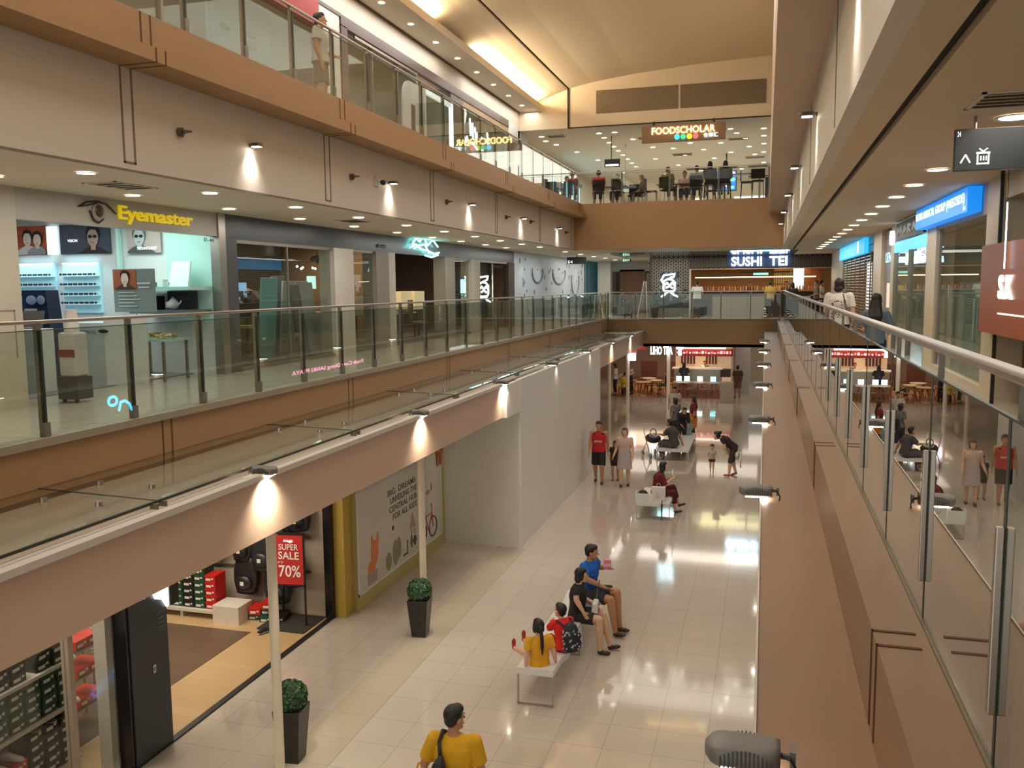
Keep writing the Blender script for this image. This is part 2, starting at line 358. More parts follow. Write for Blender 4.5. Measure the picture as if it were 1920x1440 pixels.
railing('glass railing with steel handrail along the upper left gallery', 'y', -6.62, [3.05+1.24*k for k in range(-4, 24)], 8.62, 9.66, -1)
railing('glass railing under the wide steel handrail beside the camera', 'y', .70, [2.83+1.25*k-3.75 for k in range(0, 33)], 4.125, 5.34, 1, GLR, zg=5.2, wide=.065, pw=.012, clamp=False)
railing('glass railing in front of the sushi restaurant at the far end', 'x', YF+.02, [-6.6+1.2*k for k in range(7)], 4.19, 5.33, 1)
railing('glass railing in front of the food hall seats', 'x', 32.46, [-6.85+1.72*k for k in range(5)], 8.62, 9.77, 1, GLF)
# steel fins on the outside of the near glass railing
for k in range(7):
    y = 2.83+1.25*k
    mb = MB(); mb.box(.668, y-.013, 4.30, .692, y+.013, 4.88); fin = mb.obj('railing_fin', STEEL, bevel=.004)
    tag(fin, ORD[k]+' steel fin clamped on the outside of the right glass railing', 'bracket', 'steel fins on the right glass railing')
# ================================================================ canopy of glass on the left, under the gallery edge
t = thing('glass_canopy', 'long sloping glass canopy on the beam below the left gallery', 'canopy')
for k in range(9):
    a = 1.2+4.0*k-2.6; b = a+4.0
    MB().add([(-6.6, a+.01, 3.74), (-5.28, a+.01, 3.70), (-5.28, b-.01, 3.70), (-6.6, b-.01, 3.74), (-6.6, a+.01, 3.725), (-5.28, a+.01, 3.685), (-5.28, b-.01, 3.685), (-6.6, b-.01, 3.725)],
             [(0, 1, 2, 3), (7, 6, 5, 4), (0, 4, 5, 1), (1, 5, 6, 2), (2, 6, 7, 3), (3, 7, 4, 0)]).obj('glass_panel', CAN, t)
    MB().beam((-6.6, a, 3.744), (-5.28, a, 3.704), .016, .006).obj('joint', mat('glass_edge_dark', '2e3a34'), t)
    for dx in (-6.2, -5.6):
        for dy in (.35, -.35): mb = MB(); mb.cone((dx, b+dy, 3.72), (dx, b+dy, 3.76), .035, .03, 10); mb.obj('stud', STEEL, t)
    for dy in (-.06, .06): mb = MB(); mb.box(-5.3, b+dy-.01, 3.60, -5.22, b+dy+.01, 3.69); mb.obj('clip', STEELD, t)
MB().box(-5.285, -1.4, 3.68, -5.27, 34.6, 3.705).obj('front_edge', mat('glass_edge_dark', '2e3a34'), t)
MB().box(-6.6, -1.4, 3.60, -5.3, 37.9, 3.61).obj('tray', mat('canopy_tray', 'cfc7b5', .6), t)
# white poles
for i, (x, y, lb) in enumerate(((-5.2, 8.33, 'nearest white round pole in front of the shoe shop'), (-5.33, 13.06, 'second white round pole, behind the far planter'))):
    mb = MB(); mb.cone((x, y, 0), (x, y, 2.98), .055, .055, 20); o = mb.obj('pole', mat('pole_cream', 'ddd0bb', .4), smooth=False); tag(o, lb, 'pole', 'white canopy poles')
for i, (x, lb) in enumerate(((-7.42, 'slim white pole left of the tea house tables, leftmost of three'), (-6.5, 'slim white pole before the tea house tables, middle of three'), (-4.5, 'slim white pole left of the tea kiosk, rightmost of three'))):
    mb = MB(); mb.cone((x, 43.2, 0), (x, 43.2, 2.98), .09, .09, 20); tag(mb.obj('pole', mat('pole_cream', 'ddd0bb', .4)), lb, 'pole', 'white canopy poles')
# ================================================================ lamps
LAMPW = emis('lamp_glow', 'fff3dd', 9); LAMPH = emis('flood_glow', 'fff4e2', 22); RING = mat('lamp_ring', 'd9d2c6', .5)
def downlight(x, y, z, label, group, r=.09, e=0, col=(1, .9, .78), ang=110, long=1.0):
    t = thing('recessed_downlight', label, 'ceiling light', (x, y, z), 0, group)
    n = 20; mb = MB(); c = [(math.cos(2*PI*i/n), math.sin(2*PI*i/n)) for i in range(n)]
    R2 = [(r*1.25*a, r*1.25*b*long, 0) for a, b in c]; R1 = [(r*a, r*b*long, -.006) for a, b in c]; R0 = [(r*a, r*b*long, .0) for a, b in c]
    R3 = [(r*1.25*a, r*1.25*b*long, -.012) for a, b in c]
    mb.loft([R2, R3, R1, R0], caps=False); mb.obj('trim_ring', RING, t)
    mb = MB(); mb.loft([[(r*a, r*b*long, -.004) for a, b in c], [(r*a, r*b*long, -.001) for a, b in c]]); mb.obj('diffuser', LAMPW, t)
    if e: spot('downlight_beam', (0, 0, -.03), e, ang, col, .07, parent=t)
    return t
k = 0
for i in range(11):
    downlight(-7.46, 8.45+2.33*i-2.33, 6.935, '%s downlight in the outer row of the left soffit, by the bulkhead' % ORD[i], 'outer row of left soffit downlights', .1, 14, (1, .95, .86))
for i in range(11):
    downlight(-8.62, 8.3+2.33*i-2.33, 6.935, '%s downlight in the inner row of the left soffit, by the shop signs' % ORD[i], 'inner row of left soffit downlights', .1, 14, (1, .95, .86))
for i in range(5):
    downlight(-7.6, 34+3*i, 6.935, '%s downlight over the far left corridor' % ORD[i], 'far corridor downlights', .1, 12)
for i in range(17):
    downlight(1.92, 8.14+1.71*i, 6.925, '%s downlight in the row over the right walkway' % ORD[i], 'downlights over the right walkway', .11 if i else .13, 9, (1, .86, .68))
for i in range(13):
    downlight(-8.55, 10.6+1.72*i, 12.065, '%s downlight in the ceiling strip above the upper left shops' % ORD[i], 'downlights above the upper left shops', .075, 16, (1, .97, .9), 100)
FG = [(-6.24, 33.9), (-6.24, 35.0), (-6.24, 36.2), (-6.24, 37.3), (-6.24, 38.5), (-6.24, 39.8), (-6.24, 41.1), (-6.24, 42.5), (-6.24, 43.9), (-5.64, 33.9), (-5.2, 35.7), (-4.7, 38.0), (-4.2, 44.0),
      (-4.3, 36.6), (-3.9, 38.6), (-3.6, 40.8), (-3.1, 37.4), (-2.7, 39.4), (-2.4, 42.2), (-1.9, 37.8), (-1.6, 40.6), (-.9, 37.0), (-.8, 39.2), (-.6, 41.6), (-.2, 34.9), (-.2, 36.6), (-.2, 38.6), (-.22, 41.0), (-.22, 44.5),
      (-3.3, 46.5), (-1.3, 46.5), (-5.2, 47.5), (-2.2, 49.0), (-.6, 50.5), (-4.2, 51.5), (-7.2, 46), (-1.2, 35.6), (-1.4, 34.6), (-5.0, 41.5), (-8.5, 33.9), (-8.4, 36.0), (-8.0, 38.2), (-8.6, 35.0), (-7.6, 41.0)]
COLN = ['farthest left', 'far left', 'left', 'left of middle', 'middle', 'right of middle', 'right', 'far right', 'farthest right']
cols = {}
for x, y in FG: cols.setdefault(int((x+9.2)/1.02), []).append((y, x))
for c, L_ in cols.items():
    for i, (y, x) in enumerate(sorted(L_)):
        downlight(x, y, 11.385, '%s downlight in the %s line of the food hall ceiling' % (ORD[i], COLN[c]), 'food hall ceiling downlights', .1, 0)
# flood lamps: ribbed grey housings on arms
HOUS = mat('lamp_housing', '7c7a76', .5, .3, var=.05)
def floodlamp(label, group, loc, rz, e, s=1.0, detail=False, ang=95, tilt=0, col=(1, .87, .68), beamx=0.0):
    """housing reaches along local +x from a wall at x=0; light points down"""
    t = thing('floodlight', label, 'floodlight', loc, rz, group)
    L, Wd, Hh = .40*s, .24*s, .13*s; n = 16
    mb = MB(); rings = []
    for k in range(13):
        u = k/12; x = .08*s+L*u; e_ = (1-max(0, (u-.72)/.28)**3)**.5 if u > .72 else 1.0; e0 = .75+.25*min(1, u/.12); e_ = max(e_, .25)
        rings.append([(x, Wd/2*e_*e0*(abs(math.cos(a))**.55)*(1 if math.cos(a) > 0 else -1), Hh*.52*max(e_, .5)*(abs(math.sin(a))**.6)*(1 if math.sin(a) > 0 else -1)) for a in [2*PI*(i+.5)/24 for i in range(24)]])
    mb.loft(rings); mb.obj('housing', HOUS, t, smooth=True)
    for sy in (-1, 1):
        mb = MB()
        for k in range(13):
            x = .13*s+L*.66*k/12; q = .62+.38*math.sin(PI*k/12); mb.beam((x, sy*Wd*.53, -Hh*.36), (x, sy*Wd*.47, -Hh*.36+Hh*.80*q), .012*s, .009*s, (1, 0, 0))
        mb.obj('cooling_fins', mat('lamp_fins', '4b4946', .5, .3), t)
    MB().box(L*.98, -.02*s, Hh*.1, L*.98+.06*s, .02*s, Hh*.35).obj('end_bolt', mat('lamp_fins', '4b4946', .5, .3), t)
    mb = MB(); mb.box(.13*s, -Wd*.4, -Hh*.57, .40*s, Wd*.4, -Hh*.51); mb.obj('lens', LAMPH, t)
    mb = MB(); mb.box(0, -.05*s, -.05*s, .03*s, .05*s, .05*s); mb.tube([(.02*s, 0, 0), (.09*s, 0, 0)], .018*s, 8); mb.obj('arm', HOUS, t)
    mb = MB(); mb.tube([(.1*s, .04*s, .03*s), (.03*s, .07*s, .02*s), (-.01, .07*s, -.05*s), (.0, .05*s, -.14*s)], .009*s, 6); mb.obj('cable', BLACK, t)
    if e: spot('flood_beam', (.22*s+beamx, 0, -Hh*.7), e, ang, col, .05, rot=(0, tilt, 0), parent=t)
    return t
for i in range(7):
    floodlamp('%s floodlight on the canopy beam below the left gallery' % ORD[i], 'floodlights on the left canopy beam', (-5.22, 8.02+4.36*i, 3.70), 0, 150, .66, beamx=.1, tilt=.3, ang=120)
for i in range(7):
    floodlamp('%s floodlight reaching out from the wooden ledge on the right' % ORD[i], 'floodlights on the right ledge', (.15, (3.42 if i == 0 else 3.68+4.36*i), 3.76), PI, 110, .72, beamx=.0, tilt=-.55, ang=130)
for i in range(5):
    floodlamp('%s floodlight on the white bulkhead above the left shops' % ORD[i], 'floodlights on the left bulkhead', (-6.9, 10.93+4.67*i, 7.58), 0, 42, .42, beamx=-.0, tilt=.3, col=(1, .93, .88))
for i in range(6):
    floodlamp('%s floodlight on the white bulkhead overhead on the right' % ORD[i], 'floodlights on the right bulkhead', (.56, 6.6+5.0*i, 7.66), PI, 40, .45, beamx=-.0, tilt=.3, col=(1, .93, .85))
# small brackets and cameras on the left bulkhead
for i, (y, z) in enumerate(((9.39, 7.51), (14.01, 7.51), (18.7, 7.5), (23.4, 7.5), (26.0, 7.55), (30.9, 7.5))):
    mb = MB(); mb.cone((-6.9, y, z), (-6.84, y, z), .05, .05, 10); mb.cone((-6.84, y-.01, z), (-6.76, y+.07, z+.01), .025, .012, 8); mb.box(-6.88, y-.03, z-.06, -6.85, y+.03, z-.03)
    tag(mb.obj('wall_bracket', mat('bracket_brown', '5d5145', .5)), '%s small dark hook bracket on the left bulkhead' % ORD[i], 'bracket', 'hook brackets on the left bulkhead')
t = thing('security_camera', 'small security camera on the left bulkhead between two floodlights', 'camera', (-6.9, 15.05, 7.55))
MB().box(0, -.07, -.1, .02, .07, .1).obj('base_plate', OFFW, t); mb = MB(); mb.tube([(.02, 0, 0), (.09, 0, -.02)], .015); mb.obj('arm', OFFW, t); mb = MB(); mb.ball((.13, .02, -.03), (.05, .07, .05)); mb.obj('lens', BLACK, t, smooth=True)
# ceiling vents
def ceilvent(x, y, z, wx, wy, label, dark='4b4238', slats=5):
    t = thing('air_vent', label, 'air vent', (x, y, z)); mb = MB()
    mb.box(-wx/2, -wy/2, -.012, wx/2, -wy/2+.03, 0); mb.box(-wx/2, wy/2-.03, -.012, wx/2, wy/2, 0); mb.box(-wx/2, -wy/2, -.012, -wx/2+.03, wy/2, 0); mb.box(wx/2-.03, -wy/2, -.012, wx/2, wy/2, 0)
    mb.obj('frame', CEILP, t); mb = MB()
    for k in range(slats): yy = -wy/2+.06+(wy-.12)*k/(slats-1); mb.box(-wx/2+.05, yy-.03*wy, -.01, wx/2-.05, yy+.03*wy, -.004)
    mb.obj('slats', mat('vent_dark'+dark, dark, .8), t)
ceilvent(1.75, 7.35, 6.93, .62, .62, 'square slatted air vent in the ceiling above the black hanging sign')
ceilvent(-7.95, 9.6, 6.94, .5, .8, 'square slatted air vent in the left soffit before the spectacle shop')
ceilvent(-7.95, 16.2, 6.94, .5, .7, 'square slatted air vent in the left soffit before the dark shop')
ceilvent(-7.94, 34.0, 11.385, .7, .5, 'dark slatted vent on the far left of the food hall ceiling')
ceilvent(-4.6, 35.6, 11.385, .8, .5, 'slatted vent beside the food hall sign on its left')
ceilvent(-3.7, 40.5, 11.385, .9, .7, 'slatted vent in the middle of the food hall ceiling')
ceilvent(-1.2, 37.0, 11.385, .8, .5, 'slatted vent below the right end of the food hall sign')
ceilvent(-.6, 42.5, 11.385, .9, .6, 'slatted vent on the right of the food hall ceiling')
ceilvent(-3.5, 45.5, 11.385, 1.0, 1.0, 'dark striped vent behind the seated man in grey')
ceilvent(-1.9, 45.5, 11.385, 1.0, 1.0, 'dark striped vent between the two women in black')
ceilvent(-.5, 45.5, 11.385, 1.0, 1.0, 'dark striped vent at the right above the empty stools')
# ================================================================ signs
NEW = emis('neon_white', 'f4fbff', 5); NEB = emis('neon_cyan', '9fe6ff', 4)
t = thing('hanging_sign', 'black hanging direction sign with white arrow and gift icon', 'sign')
mb = MB(); mb.box(1.45, 8.0, 6.50, 2.9, 8.06, 6.83); mb.obj('panel', mat('sign_black', '20262a', .35), t, bevel=.004)
mb = MB()
for x in (1.6, 2.6): mb.cone((x, 8.03, 6.83), (x, 8.03, 6.93), .012, .012, 8)
mb.obj('hanger', STEELD, t)
WL = emis('sign_white', 'f2f2ec', 1.0)
mb = MB(); mb.beam((1.495, 7.992, 6.56), (1.53, 7.992, 6.625), .01, .014, (0, 1, 0)); mb.beam((1.53, 7.992, 6.625), (1.565, 7.992, 6.56), .01, .014, (0, 1, 0)); mb.obj('arrow', WL, t)
mb = MB(); mb.box(1.615, 7.99, 6.545, 1.625, 8.0, 6.64); mb.box(1.695, 7.99, 6.545, 1.705, 8.0, 6.64); mb.box(1.615, 7.99, 6.545, 1.705, 8.0, 6.556); mb.box(1.61, 7.99, 6.628, 1.71, 8.0, 6.642); mb.box(1.64, 7.99, 6.575, 1.648, 8, 6.61); mb.box(1.66, 7.99, 6.575, 1.668, 8, 6.61); mb.box(1.68, 7.99, 6.575, 1.686, 8, 6.61)
mb.beam((1.66, 7.995, 6.645), (1.63, 7.995, 6.67), .008, .01, (0, 1, 0)); mb.beam((1.66, 7.995, 6.645), (1.69, 7.995, 6.67), .008, .01, (0, 1, 0)); mb.obj('gift_icon', WL, t)
text('marks', '24', .025, .04, (1.465, 7.995, 6.77), X3, Z3, WL, t, .003)
# food hall sign
t = thing('illuminated_sign', 'wooden sign with glowing yellow FOODSCHOLAR letters over the food hall', 'sign')
MB().box(-4.0, 32.26, 11.22, -3.94, 32.45, 11.40).obj('hanger', BLACK, t); MB().box(-1.9, 32.26, 11.22, -1.84, 32.45, 11.40).obj('hanger', BLACK, t); MB().box(-4.38, 32.2, 10.66, -1.46, 32.34, 11.25).obj('board', mat('sign_wood', '8a6a48', .5, var=.1, scale=4), t, bevel=.01)
text('letters', 'FOODSCHOLAR', 2.2, .24, (-4.02, 32.19, 10.93), X3, Z3, emis('sign_amber', 'ffd285', 3.2), t, .03, .012)
for i, c in enumerate(('35b6e6', '35a872', 'b9c83a', 'd95a5a')):
    mb = MB(); mb.cone((-3.13+i*.215, 32.16, 10.81), (-3.13+i*.215, 32.2, 10.81), .095, .095, 16); mb.obj('disc', emis('disc'+c, c, 1.2), t)
text('characters', '食博汇', .5, .15, (-2.22, 32.19, 10.75), X3, Z3, emis('sign_cyanwhite', 'c8eef2', 1.8), t, .02, .01)
# Sushi Tei letters and neon mark are built with the restaurant
def strokes(name, pts_list, origin, ux, uz, m, parent, r=.02):
    mb = MB(); o, ux, uz = Vector(origin), Vector(ux), Vector(uz)
    for pts in pts_list:
        P = [o+ux*a+uz*b for a, b in pts]; mb.tube(P, r, 7); mb.ball(P[0], r, n=7, m=5); mb.ball(P[-1], r, n=7, m=5)
    return mb.obj(name, m, parent, smooth=True)
FISH = [[(.18, .92), (.78, .98), (.72, .84), (.40, .76)], [(.18, .92), (.05, .72), (.12, .62)], [(.40, .76), (.16, .66)], [(.16, .66), (.16, .30), (.30, .24), (.72, .24), (.80, .32), (.80, .62), (.66, .72), (.40, .76)],
        [(.24, .52), (.36, .60), (.46, .52)], [(.54, .52), (.64, .60), (.74, .52)], [(.34, .40), (.50, .46), (.66, .38)], [(.36, .24), (.22, .08), (.06, .02)], [(.62, .24), (.76, .08), (.94, .02)], [(.30, .16), (.50, .24), (.70, .10)]]
# ================================================================ L1 LEFT: spectacle shop and dark shop
F1 = 4.10
TEAL = mat('teal_lit_wall', 'bfe8e0', .5); SHOPW = mat('shop_white', 'dfe2e0', .5, var=.02); GREYW = mat('shop_fascia_grey', 'b6b0a6', .45, .1)
def struct_box(name, m, *b): return S(name, m, *b)
struct_box('wall_left_pier', mat('pier_panel', 'c3bba9', .4), (-9.6, Y0, F1, -9.25, 9.2, 6.94))
struct_box('trim_12', mat('pier_seam', '8f887a', .6), (-9.25, 8.25, 5.35, -9.247, 9.08, 5.37), (-9.25, 9.06, 4.75, -9.247, 9.08, 5.37))
struct_box('wall_spectacle_shop_side', SHOPW, (-15, 13.56, F1, -9.35, 13.66, 6.94))
struct_box('wall_spectacle_shop_back', SHOPW, (-15.1, 5, F1, -15, 13.66, 6.94))
struct_box('wall_spectacle_shop_near', SHOPW, (-15, 5, F1, -9.6, 5.1, 6.94))
struct_box('trim_13', GREYW, (-9.4, 9.2, 6.53, -9.25, 13.56, 6.94))
struct_box('trim_14', STEEL, (-9.4, 13.52, F1, -9.22, 13.72, 6.94))
struct_box('floor_spectacle_shop', mat('grey_carpet', '77737a', .9, var=.1, scale=30), (-15, 5.1, F1, -9.9, 13.56, F1+.01))
t = thing('shop_sign', 'yellow shop name with an eye emblem on the grey fascia', 'sign')
text('letters', 'Eyemaster', 1.75, .27, (-9.235, 11.05, 6.59), Y3, Z3, mat('sign_yellow', 'f2d41f', .4, emit=.25), t, .03, .018)
mb = MB(); fr = (Y3, Z3, X3)
mb.ball((-9.24, 10.66, 6.72), (.13, .14, .02), fr, 20, 7); mb.obj('iris', mat('eye_grey', '9a9488', .4), t)
MB().ball((-9.225, 10.66, 6.74), (.085, .09, .02), fr, 20, 7).obj('pupil', mat('eye_brown', '4c3026', .3), t)
strokes('eyelid', [[(-.34, .05), (-.18, .12), (0, .15), (.2, .12), (.38, 0)], [(-.34, .05), (-.2, .07), (0, .12)], [(-.14, .0), (-.08, -.12), (.02, -.16), (.12, -.1)]], (-9.23, 10.62, 6.73), Y3, Z3, mat('lid_black', '1e1b19', .4), t, .012)
text('unit_number', '01-44', .28, .07, (-9.235, 13.1, 6.42), Y3, Z3, BLACK, t, .004)
# posters and walls inside
def card(name, label, cat, x0, x1, z0, z1, y, m, group=None, th=.03):
    o = MB().box(x0, y, z0, x1, y+th, z1).obj(name, m); tag(o, label, cat, group); return o
def portrait(t, cx, cz, y, s, skin='c9a58c', hair='1f1a18', coat='2a2a30', glasses=True, clip=None):
    """a plain printed head-and-shoulders on a poster facing -y, cut at the edge of the print (x0, x1, z0, z1)"""
    c = clip or (cx-.4*s, cx+.4*s, cz-.4*s, cz+.4*s)
    def P(pts, nm, col, dy):
        q = [(min(max(cx+a*s, c[0]), c[1])-cx, min(max(cz+b*s, c[2]), c[3])-cz) for a, b in pts]
        MB().prism(q, (cx, y-dy, cz), X3, Z3, (0, .003, 0)).obj(nm, mat('p'+col, col, .6, var=.15, scale=9), t)
    E_ = lambda ox, oz, rx, rz_, n=18: [(ox+rx*math.cos(2*PI*k/n), oz+rz_*math.sin(2*PI*k/n)) for k in range(n)]
    P([(-.34, -.6), (.34, -.6), (.30, -.26), (.16, -.19), (.06, -.15), (-.06, -.15), (-.16, -.19), (-.30, -.26)], 'printed_coat', coat, .003)
    P(E_(0, .05, .145, .17), 'printed_hair', hair, .006); P([(-.05, -.22), (.05, -.22), (.05, -.1), (-.05, -.1)], 'printed_neck', skin, .007); P(E_(0, -.01, .115, .155), 'printed_face', skin, .010); P([(-.115, .05), (-.08, .13), (.08, .13), (.115, .05), (.1, .19), (-.1, .19)], 'printed_fringe', hair, .013)
    if glasses:
        for d in (-1, 1): P(E_(d*.05, .01, .042, .028, 12), 'printed_lens', '17181c', .016)
        P([(-.02, .012), (.02, .012), (.02, .02), (-.02, .02)], 'printed_bridge', '17181c', .016)
    P([(-.035, -.085), (.035, -.085), (.02, -.1), (-.02, -.1)], 'printed_lips', '9a5a52', .013)
t = thing('poster', 'wall poster of two people in patterned clothes on an orange ground', 'poster')
MB().box(-13.6, 13.5, 6.28, -12.9, 13.54, 6.82).obj('panel', mat('poster_orange', 'b0553a', .5, var=.25, scale=5), t); portrait(t, -13.33, 6.58, 13.49, .8, 'e0cfc0', '1d1a1a', 'cfcfd2', False, (-13.6, -12.9, 6.29, 6.81)); portrait(t, -13.08, 6.56, 13.465, .75, 'd8c7b8', '2a1f1b', '8f9297', False, (-13.6, -12.91, 6.29, 6.81))
card('light_panel', 'narrow glowing white panel between two shop posters', 'panel', -12.9, -12.68, 6.28, 6.8, 13.5, emis('panel_white', 'dff4f2', .9))
t = thing('poster', 'dark blue poster of a man wearing glasses above the spectacle shelves', 'poster')
MB().box(-12.6, 13.5, 6.28, -11.5, 13.54, 6.82).obj('panel', mat('poster_navy', '42485c', .5, var=.3, scale=3), t); portrait(t, -11.85, 6.58, 13.49, 1.05, 'c2a292', '17151a', '2b2226', True, (-12.58, -11.51, 6.29, 6.81))
text('caption', 'VISION', .22, .05, (-12.42, 13.49, 6.5), X3, Z3, WL, t, .003)
t = thing('poster', 'pale poster of a man in dark glasses by the teal wall', 'poster')
MB().box(-11.12, 13.50, 6.27, -10.41, 13.52, 6.76).obj('panel', mat('poster_pale', 'b9a9a4', .5, var=.12, scale=3), t); portrait(t, -10.85, 6.56, 13.49, 1.0, 'b3bcbc', '6a6f70', '4b5457', True, (-11.11, -10.42, 6.28, 6.75))
text('caption', 'TECHNOLOGY', .42, .05, (-10.9, 13.485, 6.33), X3, Z3, WL, t, .003)
struct_box('wall_spectacle_shop_teal', TEAL, (-11.3, 13.42, F1+1.1, -11.24, 13.5, 6.8), (-10.33, 13.53, F1+.9, -9.4, 13.555, 6.9))
# spectacle shelving
LEDS = emis('shelf_led', 'b9ecff', 5)
SHB = mat('shelf_blue_glow', 'c2ebf5', .4, emit=.15, ecol='8fd8ee')
glv = []
frm = MB()
def spec_mesh():
    mb = MB(); F = (X3, Z3, Y3)
    for d in (-1, 1): mb.ball((d*.035, 0, 0), (.03, .022, .006), F, 10, 4); mb.box(d*.066-.002, 0, -.004, d*.066+.002, .05, .004)
    mb.box(-.012, -.004, .0, .012, .004, .008); return mb
for bi, (x0, x1) in enumerate(((-13.62, -12.76), (-12.58, -11.76))):
    bn = ('left', 'right')[bi]
    t = thing('display_shelves', bn+' bay of blue lit shelves holding rows of spectacles', 'shelves')
    MB().box(x0, 13.5, 5.2, x1, 13.555, 6.12).obj('back_panel', SHB, t)
    for z in (5.88, 5.70, 5.52, 5.36): MB().box(x0, 13.36, z-.012, x1, 13.5, z).obj('shelf', SHOPW, t)
    MB().box(x0+.03, 13.46, 6.1, x1-.03, 13.5, 6.12).obj('lamp_strip', LEDS, t)
    area('shelf_light', ((x0+x1)/2, 13.3, 6.1), (x1-x0, .08), 2.2, (.45, .85, 1), parent=None)
    for ri, z in enumerate((5.88, 5.70, 5.52, 5.36)):
        for k in range(7):
            x = x0+.07+(x1-x0-.14)*k/6
            if not glv:
                o = spec_mesh().obj('spectacles', mat('frame_black', '22262c', .3)); glv.append(o)
            else:
                o = glv[0].copy(); COL.objects.link(o)
            o.location = (x, 13.40, z+.028)
            tag(o, 'dark spectacles, %s from the left, %s shelf down, %s bay' % (['first', 'second', 'third', 'fourth', 'fifth', 'sixth', 'seventh'][k], ['top', 'second', 'third', 'lowest'][ri], bn), 'spectacles', 'spectacles on the lit shelves')
area('teal_light', (-10.1, 12.6, 6.85), (1.6, .8), 16, (.55, .95, .92)); area('spectacle_shop_light', (-11.8, 11, 6.85), (3, 2.5), 42, (.86, .96, 1))
for i, (x, y) in enumerate(((-13.0, 12.6), (-12.4, 11.6), (-10.9, 12.6), (-10.4, 12.9), (-9.9, 12.7), (-11.2, 11.5), (-13.8, 11.4))):
    t = thing('ceiling_lamp', 'square white lamp in the spectacle shop ceiling, %s of seven' % ['rear left', 'middle left', 'middle', 'right of middle', 'rightmost', 'front middle', 'front left'][i], 'ceiling light', (x, y, 6.93), 0, 'spectacle shop ceiling lamps')
    MB().box(-.17, -.1, -.02, .17, .1, 0).obj('diffuser', LAMPW, t); MB().box(-.2, -.13, -.012, .2, .13, 0.001).obj('frame', RING, t)
# teal display shelf with things, cabinets
o = MB().box(-10.72, 12.9, 5.60, -9.4, 13.5, 5.66).obj('wall_shelf', mat('glass_shelf', 'a8cfc8', .15)); tag(o, 'long pale glass shelf on the teal wall', 'shelf')
o = MB().box(-10.7, 12.95, 5.20, -9.42, 13.5, 5.26).obj('wall_shelf', mat('slate_shelf', '5b6468', .4)); tag(o, 'dark shelf under the glass shelf, holding a teapot', 'shelf')
o = MB().ball((-10.6, 13.2, 5.76), .1, n=14, m=9).obj('orange_ball', mat('orange_ball', 'd97a2a', .4), smooth=True); tag(o, 'round orange ornament on the glass shelf', 'ornament')
o = MB().add([(-10.0, 13.1, 5.66), (-9.6, 13.1, 5.66), (-9.66, 13.3, 6.1), (-10.04, 13.3, 6.1), (-10.0, 13.13, 5.66), (-9.6, 13.13, 5.66), (-9.66, 13.33, 6.1), (-10.04, 13.33, 6.1)], [(0, 1, 2, 3), (7, 6, 5, 4), (0, 4, 5, 1), (1, 5, 6, 2), (2, 6, 7, 3), (3, 7, 4, 0)]).obj('display_board', mat('mint_card', 'cfe6dd', .5)); tag(o, 'pale mint card leaning on the teal wall, standing on the glass shelf', 'card')
for i, (x, c, lb) in enumerate(((-10.42, '4a6f9a', 'small blue box beside the orange ornament'), (-10.22, 'd9d9d4', 'white leaflet box on the glass shelf'), (-10.1, '9db5ac', 'small grey green box by the mint card'))):
    o = MB().box(x, 13.1, 5.66, x+.12, 13.25, 5.74+.05*(i % 2)).obj('small_box', mat('sb'+c, c, .5), bevel=.004); tag(o, lb, 'box')
o = MB().box(-10.68, 13.1, 5.26, -10.3, 13.4, 5.5).obj('storage_box', mat('dark_box', '3b3336', .5), bevel=.01); tag(o, 'dark brown box on the dark shelf', 'box')
t = thing('wall_panel', 'black panel with faint lettering behind the teapot', 'panel'); MB().box(-10.28, 13.44, 5.27, -9.7, 13.5, 5.58).obj('panel', mat('panel_charcoal', '3f4246', .5), t); text('lettering', 'PASSION', .4, .06, (-10.2, 13.435, 5.42), X3, Z3, mat('grey_letters', '8c9090', .5), t, .004)
t = thing('teapot', 'white teapot on the dark shelf', 'teapot', (-9.95, 13.15, 5.26))
MB().ball((0, 0, .09), (.11, .1, .09), n=14).obj('body', SHOPW, t, smooth=True); mb = MB(); mb.tube([(.09, 0, .08), (.15, 0, .12), (.17, 0, .16)], .014); mb.obj('spout', SHOPW, t); mb = MB(); mb.tube([(-.09, 0, .13), (-.15, 0, .12), (-.14, 0, .05), (-.09, 0, .04)], .01); mb.obj('handle', SHOPW, t); mb = MB(); mb.ball((0, 0, .18), (.05, .05, .02)); mb.ball((0, 0, .21), .015); mb.obj('lid', SHOPW, t, smooth=True)
# banner in the window
t = thing('window_banner', 'grey green banner with a woman on orange hung behind the shop glass', 'banner')
MB().box(-10.3, 12.12, 5.25, -9.5, 12.14, 5.95).obj('panel', mat('banner_green', '7f908b', .5, var=.08), t)
MB().box(-10.29, 12.11, 5.62, -9.85, 12.12, 5.94).obj('printed_ground', mat('banner_orange', 'a5603c', .5, var=.15), t); portrait(t, -10.05, 5.8, 12.10, .62, 'e2cdbd', '1b1818', '3a3330', False, (-10.28, -9.86, 5.63, 5.94))
mb = MB()
for k in range(5): mb.box(-10.2, 12.105, 5.56-k*.055, -9.9+.06*(k % 3), 12.12, 5.575-k*.055)
mb.box(-9.83, 12.105, 5.7, -9.58, 12.12, 5.73); mb.box(-9.8, 12.105, 5.64, -9.6, 12.12, 5.665); mb.obj('printed_lines', mat('pale_print', 'c6d0cb', .5), t)
mb = MB(); mb.cone((-9.9, 12.14, F1), (-9.9, 12.14, 5.95), .012, .012, 8); mb.box(-10.1, 12.11, F1, -9.7, 12.19, F1+.02); mb.obj('stand', STEEL, t)
